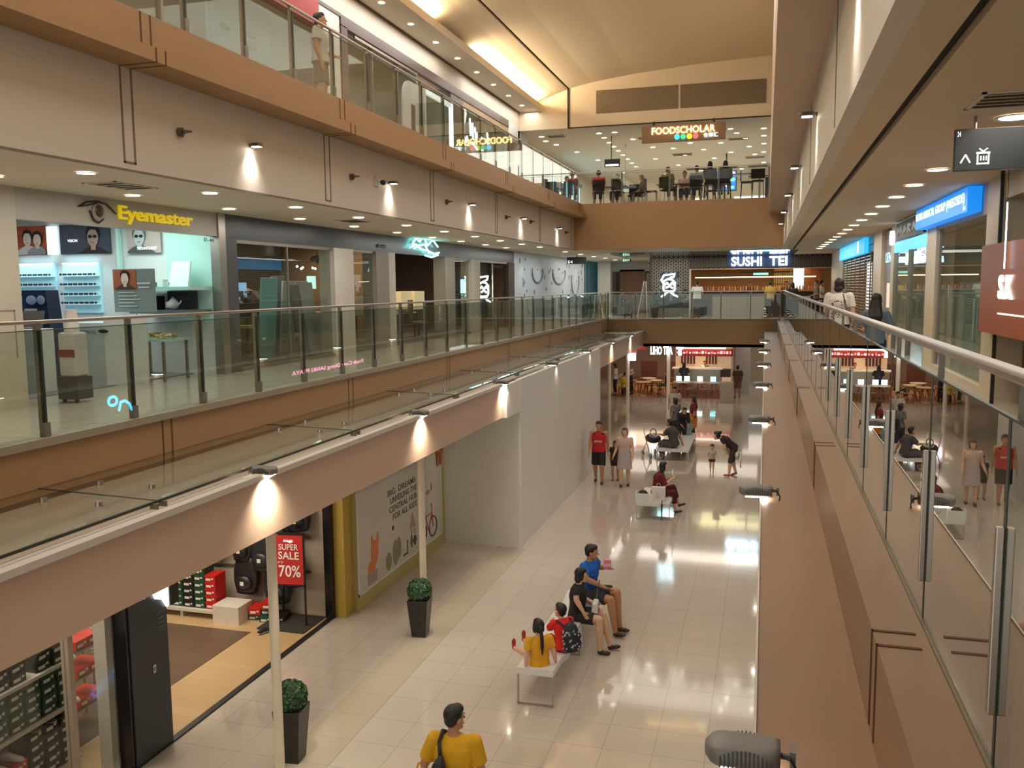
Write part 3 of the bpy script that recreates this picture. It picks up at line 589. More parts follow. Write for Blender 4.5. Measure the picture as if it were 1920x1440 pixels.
# white counters, navy stand
CW = mat('counter_white', 'd4d9d6', .35, var=.02)
t = thing('counter', 'white box counter with a leaning panel at the spectacle shop entrance', 'counter')
MB().box(-10.75, 11.55, F1, -9.95, 12.1, F1+1.0).obj('body', CW, t, bevel=.01)
MB().add([(-10.0, 11.5, F1), (-9.55, 11.9, F1), (-9.55, 11.95, F1+1.08), (-10.0, 11.5, F1+1.1), (-10.02, 11.56, F1), (-9.6, 12.0, F1), (-9.6, 12.03, F1+1.08), (-10.02, 11.56, F1+1.1)], [(0, 1, 2, 3), (7, 6, 5, 4), (0, 4, 5, 1), (1, 5, 6, 2), (2, 6, 7, 3), (3, 7, 4, 0)]).obj('leaning_panel', CW, t)
text('lettering', 'CENTROS', .4, .06, (-10.6, 11.545, F1+.82), X3, Z3, mat('grey_letters', '8c9090', .5), t, .004)
mb = MB(); mb.ball((-10.0, 11.48, F1+.87), (.1, .01, .03)); mb.obj('emblem', BLACK, t)
t = thing('counter', 'low white drawer counter at the left, behind the white pier', 'counter')
MB().box(-11.0, 10.4, F1, -10.3, 10.8, F1+.95).obj('body', CW, t, bevel=.01); MB().box(-10.62, 10.38, F1+.1, -10.52, 10.4, F1+.75).obj('gap', CHAR, t)
t = thing('laptop', 'open grey laptop standing on the low white counter', 'laptop', (-10.6, 10.6, F1+.95), .2)
MB().box(-.17, -.12, 0, .17, .12, .02).obj('keyboard', STEELD, t); MB().beam((0, .12, .02), (0, .2, .26), .34, .012).obj('screen', STEELD, t)
t = thing('display_tower', 'navy blue cardboard display stand beside the white pier', 'display stand')
MB().add([(-11.0, 10.9, F1), (-10.4, 10.9, F1), (-10.4, 11.2, F1), (-11.0, 11.2, F1), (-11.0, 10.95, 5.62), (-10.55, 10.95, 5.62), (-10.55, 11.2, 5.62), (-11.0, 11.2, 5.62)], [(0, 3, 2, 1), (4, 5, 6, 7), (0, 1, 5, 4), (1, 2, 6, 5), (2, 3, 7, 6), (3, 0, 4, 7)]).obj('body', mat('navy_card', '17294d', .4), t)
MB().box(-10.9, 10.88, 5.26, -10.68, 10.9, 5.34).obj('label_card', WHITE, t)
mb = MB(); mb.ball((-10.78, 10.9, 5.47), (.1, .01, .07)); mb.ball((-10.62, 10.92, 5.47), (.08, .01, .07)); mb.obj('printed_faces', mat('face_print', '8ea3bd', .5), t)
# table with a heap of yellow frames
t = thing('display_table', 'glass topped display table at the right end of the spectacle shop', 'table')
MB().box(-10.3, 11.9+.3, F1+.66, -9.45, 12.9, F1+.69).obj('tabletop', mat('glass_shelf', 'a8cfc8', .15), t)
for x in (-10.25, -9.5):
    for y in (12.25, 12.85): MB().box(x-.02, y-.02, F1, x+.02, y+.02, F1+.66).obj('leg', STEELD, t)
rnd = random.Random(3)
o = MB()
for k in range(90):
    o.cur = k % 3; o.obox((-9.9+rnd.uniform(-.3, .35), 12.5+rnd.uniform(-.2, .2), F1+.71+rnd.uniform(0, .07)), (.09, .03, .02), Matrix.Rotation(rnd.uniform(0, 3), 3, 'Z'))
o = o.obj('frame_heap', [mat('heap_yellow', 'd9b04a', .4), mat('heap_white', 'e8e2d2', .4), mat('heap_brown', '9a7434', .4)]); tag(o, 'heap of yellow and white frames on the display table', 'frames', kind='stuff')
# hygiene stand by the entrance
t = thing('dispenser_stand', 'white and grey stand with castors in front of the spectacle shop pier', 'stand', (-9.0, 9.75, F1))
MB().box(-.14, -.12, .35, .14, .12, .95).obj('body', mat('stand_grey', 'b9b6b2', .4), t, bevel=.03); mb = MB(); mb.cone((0, 0, .95), (0, 0, 1.25), .1, .07, 14); mb.obj('canister', WHITE, t)
MB().box(-.13, -.13, .62, .13, -.12, .72).obj('red_label', mat('dark_red', '7a2b2b', .5), t); mb = MB(); mb.box(-.16, -.14, .05, .16, .14, .35); mb.obj('base', CHAR, t)
mb = MB(); mb.ball((-.1, -.1, .03), .03); mb.obj('castor', BLACK, t); mb = MB(); mb.ball((.1, -.1, .03), .03); mb.obj('castor', BLACK, t)
o = MB().box(-9.95, 9.3, F1, -9.75, 9.6, F1+1.35).obj('shelf_unit', WHITE); tag(o, 'tall narrow white shelf behind the dispenser stand', 'shelf')
# ---- dark shop
DKW = mat('dark_shop_wall', '4b4038', .7, var=.08); WARMW = mat('warm_back_wall', '8a6c4e', .7, var=.05)
struct_box('trim_15', mat('dark_fascia', '3f4144', .3, var=.04), (-9.4, 13.72, 6.50, -9.28, 32.4, 6.94))
struct_box('wall_dark_shop_back', DKW, (-14.6, 13.66, F1, -14.4, 24.5, 6.94)); struct_box('wall_dark_shop_lit', WARMW, (-14.6, 24.5, F1, -14.4, 33, 6.94))
struct_box('wall_dark_shop_end', DKW, (-14.4, 32.3, F1, -9.35, 32.4, 6.94)); struct_box('wall_dark_shop_mid', WARMW, (-14.4, 24.4, F1, -11.6, 24.5, 6.94))
struct_box('floor_dark_shop', mat('dark_carpet', '4a443d', .9), (-14.5, 13.66, F1, -9.35, 32.4, F1+.012))
struct_box('trim_16', mat('dark_pier', '4a4a4c', .35), (-9.4, 13.72, F1, -9.25, 14.1, 6.5))
for i, (a, b, m_) in enumerate(((17.8, 18.75, 'l'), (20.0, 20.75, 'g'), (20.75, 21.15, 'l'), (24.85, 25.7, 'g'), (27.3, 28.2, 'l'), (31.6, 32.4, 'd'))):
    struct_box('column_%d' % (i+1), {'l': mat('column_light', 'c9c3b6', .5), 'g': mat('column_grey', '8f887c', .5), 'd': DKW}[m_], (-9.6, a, F1, -9.22, b, 6.5))
for i, (a, b, lb) in enumerate(((14.1, 17.8, 'beside the spectacle shop'), (18.75, 20.0, 'between the two pale columns'), (25.7, 27.3, 'with small shelves, by the third column'), (28.2, 31.6, 'with the white neon mark'))):
    t = thing('shop_window', 'dark shop window '+lb, 'shop window')
    n = 2 if b-a > 3 else 1
    for k in range(n):
        y0, y1 = a+(b-a)*k/n, a+(b-a)*(k+1)/n
        MB().box(-9.33, y0+.02, F1+.05, -9.32, y1-.02, 6.46).obj('pane', GLS, t)
        if k: MB().box(-9.34, y0-.015, F1+.05, -9.3, y0+.015, 6.46).obj('mullion', STEEL, t)
    MB().box(-9.36, a, 6.44, -9.27, b, 6.50).obj('head_rail', STEELD, t); MB().box(-9.36, a, F1, -9.27, b, F1+.06).obj('sill_rail', STEELD, t)
area('dark_shop_light', (-11.8, 17.5, 6.85), (2.5, 4), 70, (1, .88, .74)); area('lit_shop_light', (-12, 23, 6.85), (2.5, 2), 60, (1, .8, .55)); area('lit_shop_light', (-12.2, 27, 6.85), (2.5, 4), 80, (1, .82, .58))
# wave sign
t = thing('neon_sign', 'cyan neon sign of a wave over the dark shop entrance', 'sign')
strokes('tubes', [[(0, .12), (.25, .3), (.5, .2), (.8, .36), (1.1, .12), (1.5, .3), (1.9, .12)], [(-.15, .02), (.2, .12), (.6, .0), (1.1, -.02), (1.6, -.1), (2.0, -.05)], [(.1, .0), (.5, .1), (.9, .14), (1.2, -.08)], [(.9, -.16), (1.4, -.2), (1.9, -.12)]], (-9.2, 22.3, 6.66), Y3, Z3, emis('neon_aqua', '8ff4f4', 5), t, .022)
t = thing('neon_sign', 'white neon fish character in the dark shop window', 'sign')
strokes('tubes', FISH, (-9.42, 28.35, 5.05), Y3*1.7, Z3*.95, NEW, t, .03); MB().box(-9.45, 28.9, 5.95, -9.44, 28.92, 6.5).obj('hanger', STEELD, t)
text('unit_number', '01-42', .5, .09, (-9.26, 20.2, 6.6), Y3, Z3, mat('grey_letters', '8c9090', .5), tagv=('small grey unit number on the dark fascia', 'number'))
# things inside the dark shop
def slab_thing(name, label, cat, c, size, tilt, m, rz=0, extra=None):
    t = thing(name, label, cat, c, rz)
    R = Matrix.Rotation(tilt, 3, 'X'); MB().obox((0, 0, size[2]/2), size, R).obj('board', m, t)
    if extra: extra(t)
    return t
PALE = mat('pale_card', 'ccd4d2', .5, var=.04); CYC = mat('cyan_card', '9fd8dc', .5)
slab_thing('leaning_board', 'tall cyan white board leaning inside the dark shop, leftmost', 'board', (-10.3, 16.75, F1), (.42, .05, 1.75), .12, CYC, rz=1.2)
slab_thing('leaning_board', 'tall grey board just behind the cyan board', 'board', (-10.9, 18.1, F1), (.35, .05, 1.8), .1, mat('grey_card', '8d9294', .5), rz=1.2)
slab_thing('leaning_board', 'wide pale board in the middle of the dark shop window', 'board', (-10.6, 18.35, F1), (.75, .05, 1.68), .1, PALE, rz=1.25)
slab_thing('leaning_board', 'leaning pale board with printed lines beside the lit screen', 'board', (-9.95, 17.85, F1), (.5, .05, 1.65), -.14, mat('print_card', 'b9bfbd', .5, var=.2, scale=8), rz=1.3)
slab_thing('leaning_board', 'dim grey board on the right of the lit screen', 'board', (-9.8, 17.2, F1), (.3, .05, 1.6), -.2, mat('dim_card', '77706a', .5), rz=1.3)
t = thing('screen', 'small glowing mint screen on a post in the dark shop', 'screen'); MB().box(-10.45, 18.75, 5.6, -10.4, 19.1, 5.9).obj('display', emis('mint_screen', 'bfeee0', 1.2), t); mb = MB(); mb.cone((-10.43, 18.93, F1), (-10.43, 18.93, 5.6), .03, .03); mb.obj('post', STEELD, t)
o = MB().box(-11.1, 16.6, 5.38, -11.05, 17.15, 5.75).obj('screen', mat('blue_screen', '9cc4ee', .5, emit=.6)); tag(o, 'blue striped screen at the left of the dark shop', 'screen')
mb = MB(); mb.box(-11.3, 16.3, F1, -10.8, 17.5, F1+1.2); o = mb.obj('cabinet', mat('brown_cabinet', '54382a', .5)); tag(o, 'brown cabinet under the blue screen', 'cabinet')
rnd = random.Random(5)
mb = MB()
for k in range(26): mb.obox((-11.05+rnd.uniform(-.15, .15), 16.6+rnd.uniform(0, 1.6), F1+1.22+rnd.uniform(0, .28)), (rnd.uniform(.1, .3), rnd.uniform(.1, .3), .05), Matrix.Rotation(rnd.uniform(0, 3), 3, 'Y')); mb.cur = k % 2
tag(mb.obj('cardboard_heap', [mat('card_brown', '7d6350', .8), mat('card_grey', '8f8a83', .8)]), 'heap of loose cardboard on the brown cabinet', 'cardboard', kind='stuff')
o = MB().box(-10.6, 15.4, F1+.72, -9.9, 15.7, F1+.78).obj('low_table', mat('honey_top', 'd8b070', .5)); tag(o, 'small honey coloured top near the dark shop window', 'shelf')
tag(MB().box(-10.55, 15.45, F1, -9.95, 15.65, F1+.72).obj('cabinet', mat('olive_cabinet', '5b5746', .5)), 'low olive cabinet under the honey coloured top', 'cabinet')
# desks, chairs and boxes in the lit part
def desk(lb, x, y, w, d, h, m):
    t = thing('desk', lb, 'desk', (x, y, F1)); MB().box(-d/2, -w/2, h-.04, d/2, w/2, h).obj('desktop', m, t)
    for sx in (-1, 1):
        for sy in (-1, 1): MB().box(sx*(d/2-.04)-.02, sy*(w/2-.04)-.02, 0, sx*(d/2-.04)+.02, sy*(w/2-.04)+.02, h-.04).obj('leg', BLACK, t)
    return t
desk('white topped desk covered with papers in the lit shop entrance', -10.6, 23.6, 2.6, .8, .78, mat('desk_white', 'd8cfbd', .4))
desk('dark desk behind the chairs in the lit shop', -12.4, 26.4, 3.0, .9, .76, mat('desk_dark', '3a332d', .4))
def officechair(lb, x, y, rz, c):
    t = thing('office_chair', lb, 'chair', (x, y, F1), rz); MB().box(-.24, -.24, .44, .24, .24, .52).obj('seat', c, t, bevel=.03); MB().box(-.23, .2, .56, .23, .27, 1.15).obj('backrest', c, t, bevel=.03)
    mb = MB(); mb.cone((0, 0, .08), (0, 0, .44), .03, .03); mb.obj('stem', BLACK, t)
    for k in range(5): mb = MB(); mb.beam((0, 0, .08), (.28*math.cos(k*1.257), .28*math.sin(k*1.257), .05), .04, .03); mb.obj('foot', BLACK, t)
    return t
officechair('large brown chair back at the right of the lit shop entrance', -9.85, 24.2, 2.2, mat('chair_brown', '3f362c', .5)); officechair('black chair at the left of the lit shop desk', -9.8, 22.0, .6, BLACK)
for i, (y, h, c, lb) in enumerate(((22.6, .5, 'e6d9b8', 'cream carton with printed pattern standing on the desk'), (23.35, .42, 'd9c99f', 'second cream carton on the desk, partly behind the first'))):
    t = thing('carton', lb, 'carton', (-10.75, y, F1+.78)); MB().box(-.2, -.3, 0, .2, .3, h).obj('body', mat('carton'+c, c, .6), t); mb = MB()
    for k in range(5): mb.obox((.205, -.2+.1*k, h*.3+.1*(k % 2)), (.01, .09, .05), Matrix.Rotation(.4, 3, 'X'))
    mb.obj('printed_marks', BLACK, t)
for i, (x, y, z) in enumerate(((-11.9, 27.5, .76), (-11.8, 28.4, .76), (-12.0, 25.0, .76))):
    o = MB().box(x-.3, y-.45, F1+z, x+.3, y+.45, F1+z+.62).obj('panel_box', mat('butter_panel', 'e9d8a6', .5, emit=.15)); tag(o, ['butter yellow panel behind the brown chair', 'rightmost butter yellow panel on the dark desk', 'butter yellow panel on the left of the dark desk'][i], 'panel')
rnd = random.Random(8); mb = MB()
for k in range(60):
    mb.cur = k % 3; mb.obox((-10.6+rnd.uniform(-.3, .35), 23.6+rnd.uniform(-1.2, 1.2), F1+.79+rnd.uniform(0, .08)), (rnd.uniform(.08, .3), rnd.uniform(.08, .25), .02), Matrix.Rotation(rnd.uniform(0, 3), 3, 'Z'))
tag(mb.obj('paper_heap', [mat('paper_w', 'e9e2d0', .6), mat('paper_d', '3b3b3d', .6), mat('paper_r', 'b58a80', .6)]), 'loose papers and small goods strewn over the white topped desk', 'papers', kind='stuff')
for i, y in enumerate((18.95, 19.5)):
    t = thing('desk', ['grey cabinet with pink top behind the first pale column', 'low grey cabinet deeper behind the pale column'][i], 'cabinet', (-11.0-1.1*i, y+1.7, F1)); MB().box(-.4, -.6, 0, .4, .6, .85).obj('body', mat('cab_grey', '8b8680', .5), t); MB().box(-.42, -.62, .85, .42, .62, .89).obj('top', mat('cab_pink', 'b3948c', .5), t)
mb = MB()
for k in range(9): a = k/9*2*PI; mb.ball((-11+.42*math.cos(a)*.6, 20.3+1.0*math.cos(a+.5)*.6, 6.13+.03*math.sin(3*a)), .028, n=8, m=5)
t = thing('pendant_lamp', 'cluster of small glowing globes hanging behind the second window', 'pendant lamp'); mb.obj('globes', LAMPW, t); mb = MB(); mb.cone((-11, 20.3, 6.2), (-11, 20.3, 6.93), .01, .01, 6); mb.ball((-11, 20.3, 6.35), (.18, .18, .1)); mb.obj('hanger', BLACK, t)
for i, y in enumerate((16.9, 17.35)):
    t = thing('spot_lamp', ['left', 'right'][i]+' of two tiny ceiling spots at the left of the dark shop', 'spot lamp', (-11.3, y, 6.9)); mb = MB(); mb.cone((0, 0, 0), (0, 0, -.12), .035, .035); mb.obj('housing', BLACK, t); mb = MB(); mb.ball((0, 0, -.13), .03, n=8, m=5); mb.obj('lamp_bulb', LAMPW, t)
# ---- white patterned hoarding at the end, window wall
t = thing('hoarding', 'white hoarding printed with grey loops and drops along the far left corridor', 'hoarding')
MB().box(-9.35, 32.45, F1+.005, -9.25, 46, 6.93).obj('panel', mat('hoarding_blue', 'c3cfd8', .5, var=.06, scale=.4), t)
st = []; rnd = random.Random(11); mb = MB()
for (cy, cz, ry, rz_) in ((36.0, 6.2, .9, .45), (40.0, 6.2, 1.3, .5), (43.6, 5.9, .9, .75)):
    P = [Vector((-9.24, cy+ry*math.cos(a*2*PI/20), cz+rz_*math.sin(a*2*PI/20))) for a in range(9, 22)]; mb.tube(P, .045, 5)
for k in range(46):
    y, z = rnd.uniform(32.8, 45.6), rnd.uniform(4.5, 6.7); mb.ball((-9.245, y, z), (.01, .07+.05*rnd.random(), .04+.09*rnd.random()), n=8, m=5)
mb.obj('printed_pattern', mat('hoard_print', '7b828a', .6), t)
for k in range(5):
    spot('hoarding_wash', (-8.7, 33.5+2.6*k, 6.88), 10, 75, (.95, .97, 1), .05, rot=(0, .35, 0))
struct_box('wall_far_left', WHITE, (-9.35, 53.5, F1, -9.2, YE, 6.94)); struct_box('wall_far_back', mat('far_beige', 'b9a68b', .6), (-9.3, 56.0, F1, -5.9, 56.2, 6.94))
struct_box('window_1', mat('window_teal', '6d9ba3', .3, emit=.5, ecol='7fb7c0'), (-9.4, 46, F1, -9.35, 53.5, 6.94))
mb = MB()
for k in range(9): mb.box(-9.35, 46.0+k*.93, F1, -9.2, 46.14+k*.93, 6.94)
struct('trim_17', mb, mat('fin_teal', '3f5a5e', .4))
struct_box('wall_far_wood', mat('door_wood', '8a5f43', .5), (-8.0, 50, F1, -6.6, 50.1, 6.5)); struct_box('wall_far_pillar', WHITE, (-8.9, 48, F1, -8.2, 48.6, 6.94)); struct_box('door_1', mat('door_frame_warm', 'a98a6e', .5), (-6.5, 50, F1, -5.8, 50.06, 6.3)); struct_box('wall_far_band', WHITE, (-9.2, 50, 6.4, -5.6, 50.3, 6.94))
t = thing('hanging_sign', 'small black hanging sign with white icons over the far left corridor', 'sign'); MB().box(-8.3, 37.5, 6.55, -7.45, 37.58, 6.85).obj('panel', mat('sign_black', '20262a', .35), t); text('icons', 'E4', .2, .12, (-8.25, 37.49, 6.58), X3, Z3, WL, t, .004); mb = MB(); mb.box(-7.9, 37.53, 6.85, -7.86, 37.56, 6.94); mb.obj('hanger', STEELD, t)
t = thing('exit_sign', 'green exit sign by the ceiling left of the sushi restaurant', 'sign'); MB().box(-6.6, 41.8, 6.72, -6.15, 41.86, 6.86).obj('box', mat('exit_green', '1d5a48', .4), t); text('lettering', 'EXIT', .32, .09, (-6.53, 41.79, 6.745), X3, Z3, emis('exit_white', 'c9f5e2', .9), t, .003); mb = MB(); mb.box(-6.4, 41.82, 6.86, -6.36, 41.85, 6.94); mb.obj('hanger', STEELD, t)
# ================================================================ L2 LEFT shop fronts (X = -9)
PURP = mat('plum_fascia', '5d4b4c', .4, var=.05); F2 = 8.60
S('wall_upper_left_top', OFFW, (-9.15, Y0, 11.52, -9.0, 32.5, 12.08)); S('trim_18', PURP, (-9.12, 18.0, 11.28, -8.98, 31.0, 11.52), (-9.12, Y0, 11.46, -8.98, 18.0, 11.53), (-9.12, 18.0, F2, -8.98, 18.3, 11.3))
S('wall_upper_left_back', mat('upper_shop_back', 'b9beb8', .6), (-13, Y0, F2, -12.9, 32.5, 11.5)); S('ceiling_upper_shops', CEILP, (-13, Y0, 11.44, -9.1, 32.5, 11.5))
for yy in (8, 14, 20, 26, 31): area('upper_shop_light', (-11, yy, 11.4), (1.6, 3), 26, (.95, .98, 1))
for y in (18.0, 22.55, 25.2): S('wall_upper_partition_%d' % int(y), mat('upper_shop_back', 'b9beb8', .6), (-12.9, y, F2, -9.1, y+.1, 11.44))
t = thing('shop_sign', 'red shop fascia over the upper left gallery near the top edge', 'sign'); MB().box(-9.15, 12.0, 10.95, -8.95, 16.95, 11.46).obj('board', mat('sign_red', 'b03a3e', .5), t)
S('wall_upper_left_white', mat('upper_white', 'd9dcd8', .5), (-9.15, 16.95, F2, -9.0, 17.95, 11.46)); S('wall_upper_left_near', mat('upper_near', 'a9a89f', .5), (-9.15, Y0, F2, -9.0, 8, 11.46))
for i, (a, b, lb) in enumerate(((8, 12, 'nearest glass shop front on the upper left gallery'), (12.0, 16.95, 'glass shop front under the red fascia'), (18.35, 19.6, 'first pane front right of the plum column'), (19.75, 21.1, 'second pane front, right of the plum column'))):
    t = thing('shop_window', lb, 'shop window'); MB().box(-9.06, a+.03, F2+.3, -9.05, b-.03, 10.95 if i == 1 else 11.2).obj('pane', GLS, t); MB().box(-9.1, a, F2, -9.0, b, F2+.3).obj('sill', STEEL, t); MB().box(-9.1, b-.03, F2, -9.0, b+.03, 11.2 if i != 1 else 10.95).obj('mullion', STEELD, t)
S('trim_19', STEEL, (-8.99, 18.6, 11.16, -8.95, 22.3, 11.22))
# L2 white door with arched corner
t = thing('door_panel', 'white door with one rounded top corner and a dark slot, on the upper left gallery', 'door')
pts = [(0, 0), (1.05, 0), (1.05, 2.32)]+[(.45-.45*math.sin(a*PI/12), 1.9+.42*math.cos(a*PI/12)) for a in range(0, 7)]
MB().prism(pts, (-9.02, 21.35, F2), Y3, Z3, (.05, 0, 0)).obj('panel', SHOPW, t); MB().box(-8.965, 21.85, 9.35, -8.955, 22.1, 10.35).obj('slot', mat('slot_dark', '4a4845', .5), t); MB().box(-8.965, 22.45, 9.3, -8.9, 22.5, 10.6).obj('handle', STEELD, t)
# lit portal
t = thing('portal', 'glowing white door frame around a dark upper shop, with amber lamp inside', 'doorway')
PG = emis('portal_glow', 'e2f4fb', 2.2)
MB().box(-9.02, 22.75, F2, -8.94, 22.85, 10.95).obj('left_post', SHOPW, t); MB().box(-9.02, 24.85, F2, -8.94, 25.0, 10.95).obj('right_light', PG, t); MB().box(-9.02, 22.85, 10.82, -8.94, 24.85, 10.95).obj('top_light', emis('portal_glow_dim', 'd9e3e6', .9), t)
t = thing('wall_lamp', 'amber glowing lantern inside the glowing door frame', 'lamp', (-9.6, 23.9, 10.2)); mb = MB(); mb.ball((0, 0, 0), (.2, .28, .16)); mb.obj('lamp_shade', emis('amber_glow', 'f0a92c', 2.6), t, smooth=True); mb = MB(); mb.ball((0, .05, .3), (.07, .1, .07)); mb.obj('lamp_bulb', emis('amber_glow', 'f0a92c', 2.6), t); mb = MB(); mb.cone((0, 0, -.9), (0, 0, -.1), .07, .05); mb.obj('stand', mat('lamp_brass', 'a0702e', .4, .5), t)
S('wall_upper_dark_shop', mat('upper_dark_back', '3a3c3f', .6), (-10.6, 22.65, F2, -10.5, 25.2, 11.2)); S('wall_upper_grey_pier', mat('upper_pier', '77706c', .4), (-9.1, 25.0, F2, -9.0, 26.1, 11.3))
t = thing('shop_window', 'tan framed upper shop window with white neon script inside', 'shop window'); MB().box(-9.06, 26.2, F2+.1, -9.05, 30.9, 11.2).obj('pane', GLS, t); MB().box(-9.1, 26.1, F2, -9.0, 26.2, 11.28).obj('frame', mat('tan_frame', 'b39b7d', .5), t); MB().box(-9.1, 26.2, 11.1, -9.0, 30.9, 11.28).obj('frame', mat('tan_frame', 'b39b7d', .5), t)
MB().box(-9.1, 28.4, F2, -9.02, 28.45, 11.1).obj('mullion', STEELD, t)
t = thing('neon_sign', 'white neon script with a tall figure behind the tan framed window', 'sign')
strokes('tubes', [[(0, 1.0), (.15, 1.25), (.3, 1.0), (.15, .7), (0, 1.0)], [(.1, .7), (.05, .3), (.3, .1), (.4, .3)], [(.7, .9), (.75, .4), (.95, .8), (1.0, .35)], [(1.2, .7), (1.3, .35), (1.5, .6), (1.6, .3), (1.9, .5)], [(.9, .2), (1.4, .05), (2.0, .1)], [(2.3, 1.0), (2.35, .4)], [(2.3, .7), (2.55, .75), (2.6, .4)]], (-9.3, 26.9, 10.1), Y3, Z3, NEW, t, .03); MB().box(-9.31, 27.04, 11.3, -9.29, 27.06, 11.45).obj('hanger', STEELD, t)
S('wall_upper_far_white', mat('upper_white', 'd9dcd8', .5), (-9.15, 31.0, 10.9, -9.0, 32.5, 11.52), (-9.15, 31.0, F2, -9.05, 31.15, 11), (-9.15, 32.3, F2, -9.0, 33.6, 11.38))
for i, (y0, y1, z0, z1, c, lb) in enumerate(((14.2, 16.3, 8.9, 11.1, '8fb8d6', 'pale blue print standing behind the upper left glass'), (8.6, 9.6, 9.0, 11.2, '7fb4bc', 'turquoise curtain panel at the near end of the upper left shops'), (12.3, 13.5, 8.7, 11.3, 'a39f92', 'grey beige display panel under the red fascia'))):
    tag(MB().box(-9.75-.2*i, y0, z0 if i != 0 else F2, -9.7-.2*i, y1, z1).obj('printed_board', mat('up_panel'+c, c, .5, var=.35, scale=2)), lb, 'panel')
t = thing('hanging_ornament', 'large pink and red flower ornament hanging in the upper left shop', 'ornament', (-9.5, 11.0, 10.1)); mb = MB(); rnd = random.Random(3)
for k in range(40): mb.cur = k % 3; mb.ball((rnd.uniform(-.1, .1), rnd.uniform(-.3, .3), rnd.uniform(-.35, .35)), rnd.uniform(.06, .11), n=8, m=5)
mb.obj('petals', [mat('petal_pink', 'c08a90', .6), mat('petal_red', 'a5484c', .6), mat('petal_pale', 'cfc3b4', .6)], t, smooth=True); mb = MB(); mb.cone((0, 0, .3), (0, 0, 1.34), .01, .01, 5); mb.obj('cord', BLACK, t)
t = thing('pendant_lamp', 'bright cyan white pendant lamp in the upper left shop', 'pendant lamp', (-9.6, 10.1, 10.35)); mb = MB(); mb.ball((0, 0, 0), (.12, .2, .06)); mb.obj('lamp_shade', emis('cyan_lamp', 'd4fbff', 5), t, smooth=True); mb = MB(); mb.cone((0, 0, .05), (0, 0, 1.09), .01, .01, 5); mb.obj('cord', BLACK, t)
# glimpsed tables and a patterned thing behind the nearest upper glass
pb = bpy.data.objects['printed_board']
for cy, cz, ry in ((14.7, 10.42, .16), (15.5, 10.5, .26), (15.6, 10.3, .2)):
    mb = MB(); mb.ball((-9.69, cy, cz), (.006, ry, .07), n=16, m=6); mb.obj('printed_oval', mat('oval_teal', '3c5f6d', .5), pb, smooth=True)
# ================================================================ FOOD HALL
S('window_2', mat('bright_window', 'bfeaf5', .3, emit=1.6, ecol='a9e3f2'), (-9.6, 38.6, F2+.5, -9.5, 46, 10.75)); mb = MB()
for k in range(5): mb.box(-9.5, 38.6+k*1.5, F2, -9.3, 38.95+k*1.5, 11.0)
mb.box(-9.5, 38.6, 9.2, -9.4, 46, 9.28); mb.box(-9.5, 38.4, 10.7, -9.35, 46, 10.85); struct('trim_20', mb, mat('fin_slate', '46565c', .4)); S('wall_foodhall_left', CEILP, (-9.7, 33.6, F2, -9.5, 38.6, 11.39), (-9.7, 46, F2, -9.5, YE+8, 11.39), (-9.7, 38.6, 10.85, -9.5, 46, 11.39))
t = thing('menu_board', 'black hanging board with one bright white line in the food hall', 'sign'); MB().box(-6.15, 34.6, 10.2, -5.55, 34.68, 10.5).obj('board', BLACK, t); MB().box(-6.1, 34.59, 10.24, -5.6, 34.6, 10.3).obj('lit_line', emis('white_line', 'fffdf5', 4), t); mb = MB(); mb.box(-5.9, 34.62, 10.5, -5.87, 34.65, 11.4); mb.obj('hanger', BLACK, t)
t = thing('exit_sign', 'small pale framed sign above the seats on the left of the food hall', 'sign'); MB().box(-5.9, 36.9, 9.42, -5.45, 36.95, 9.62).obj('frame', mat('teal_frame', '4e6a6c', .5), t); MB().box(-5.87, 36.89, 9.45, -5.48, 36.9, 9.59).obj('panel', mat('pale_panel', 'b8c8c4', .5, emit=.2), t); mb = MB(); mb.box(-5.7, 36.92, 9.62, -5.67, 36.94, 11.39); mb.obj('hanger', STEELD, t)
t = thing('television', 'television with a blue and green picture in the food hall', 'television'); MB().box(-2.3, 41.0, 9.75, -1.35, 41.06, 10.65).obj('body', BLACK, t); mb = MB(); rnd = random.Random(4)
MB().box(-2.26, 40.99, 9.79, -1.39, 41.0, 10.61).obj('screen', emis('tv_blue', '2a6fc4', 1.0), t)
for k in range(22): mb.cur = k % 3; mb.ball((rnd.uniform(-2.2, -1.45), 40.985, rnd.uniform(9.85, 10.55)), (rnd.uniform(.04, .14), .004, rnd.uniform(.03, .1)), n=8, m=4)
mb.obj('picture', [emis('tv_green', '5fd0a0', 1.1), emis('tv_white', 'd6e8ff', 1.2), emis('tv_deep', '1c2f86', .8)], t); mb = MB(); mb.cone((-1.8, 41.05, 10.65), (-1.8, 41.05, 11.39), .03, .03); mb.obj('hanger', BLACK, t)
for i, (x0, x1, z0, z1, c, lb) in enumerate(((-3.5, -2.85, 9.0, 9.8, 'f2d58a', 'warm glowing yellow kiosk behind the table on the right of the middle'), (-1.6, 0, 9.1, 9.9, 'dff4f2', 'bright white glowing counter under the empty stools'), (-4.5, -3.8, 9.1, 9.5, 'cfe3d8', 'low pale glowing counter in the middle of the food hall'))):
    t = thing('food_stall', lb, 'stall'); MB().box(x0, 44+i, F2, x1, 44.6+i, z1).obj('body', SHOPW, t); MB().box(x0+.03, 43.98+i, z0, x1-.03, 44+i, z1-.05).obj('lit_front', emis('stall'+c, c, 1.6), t)
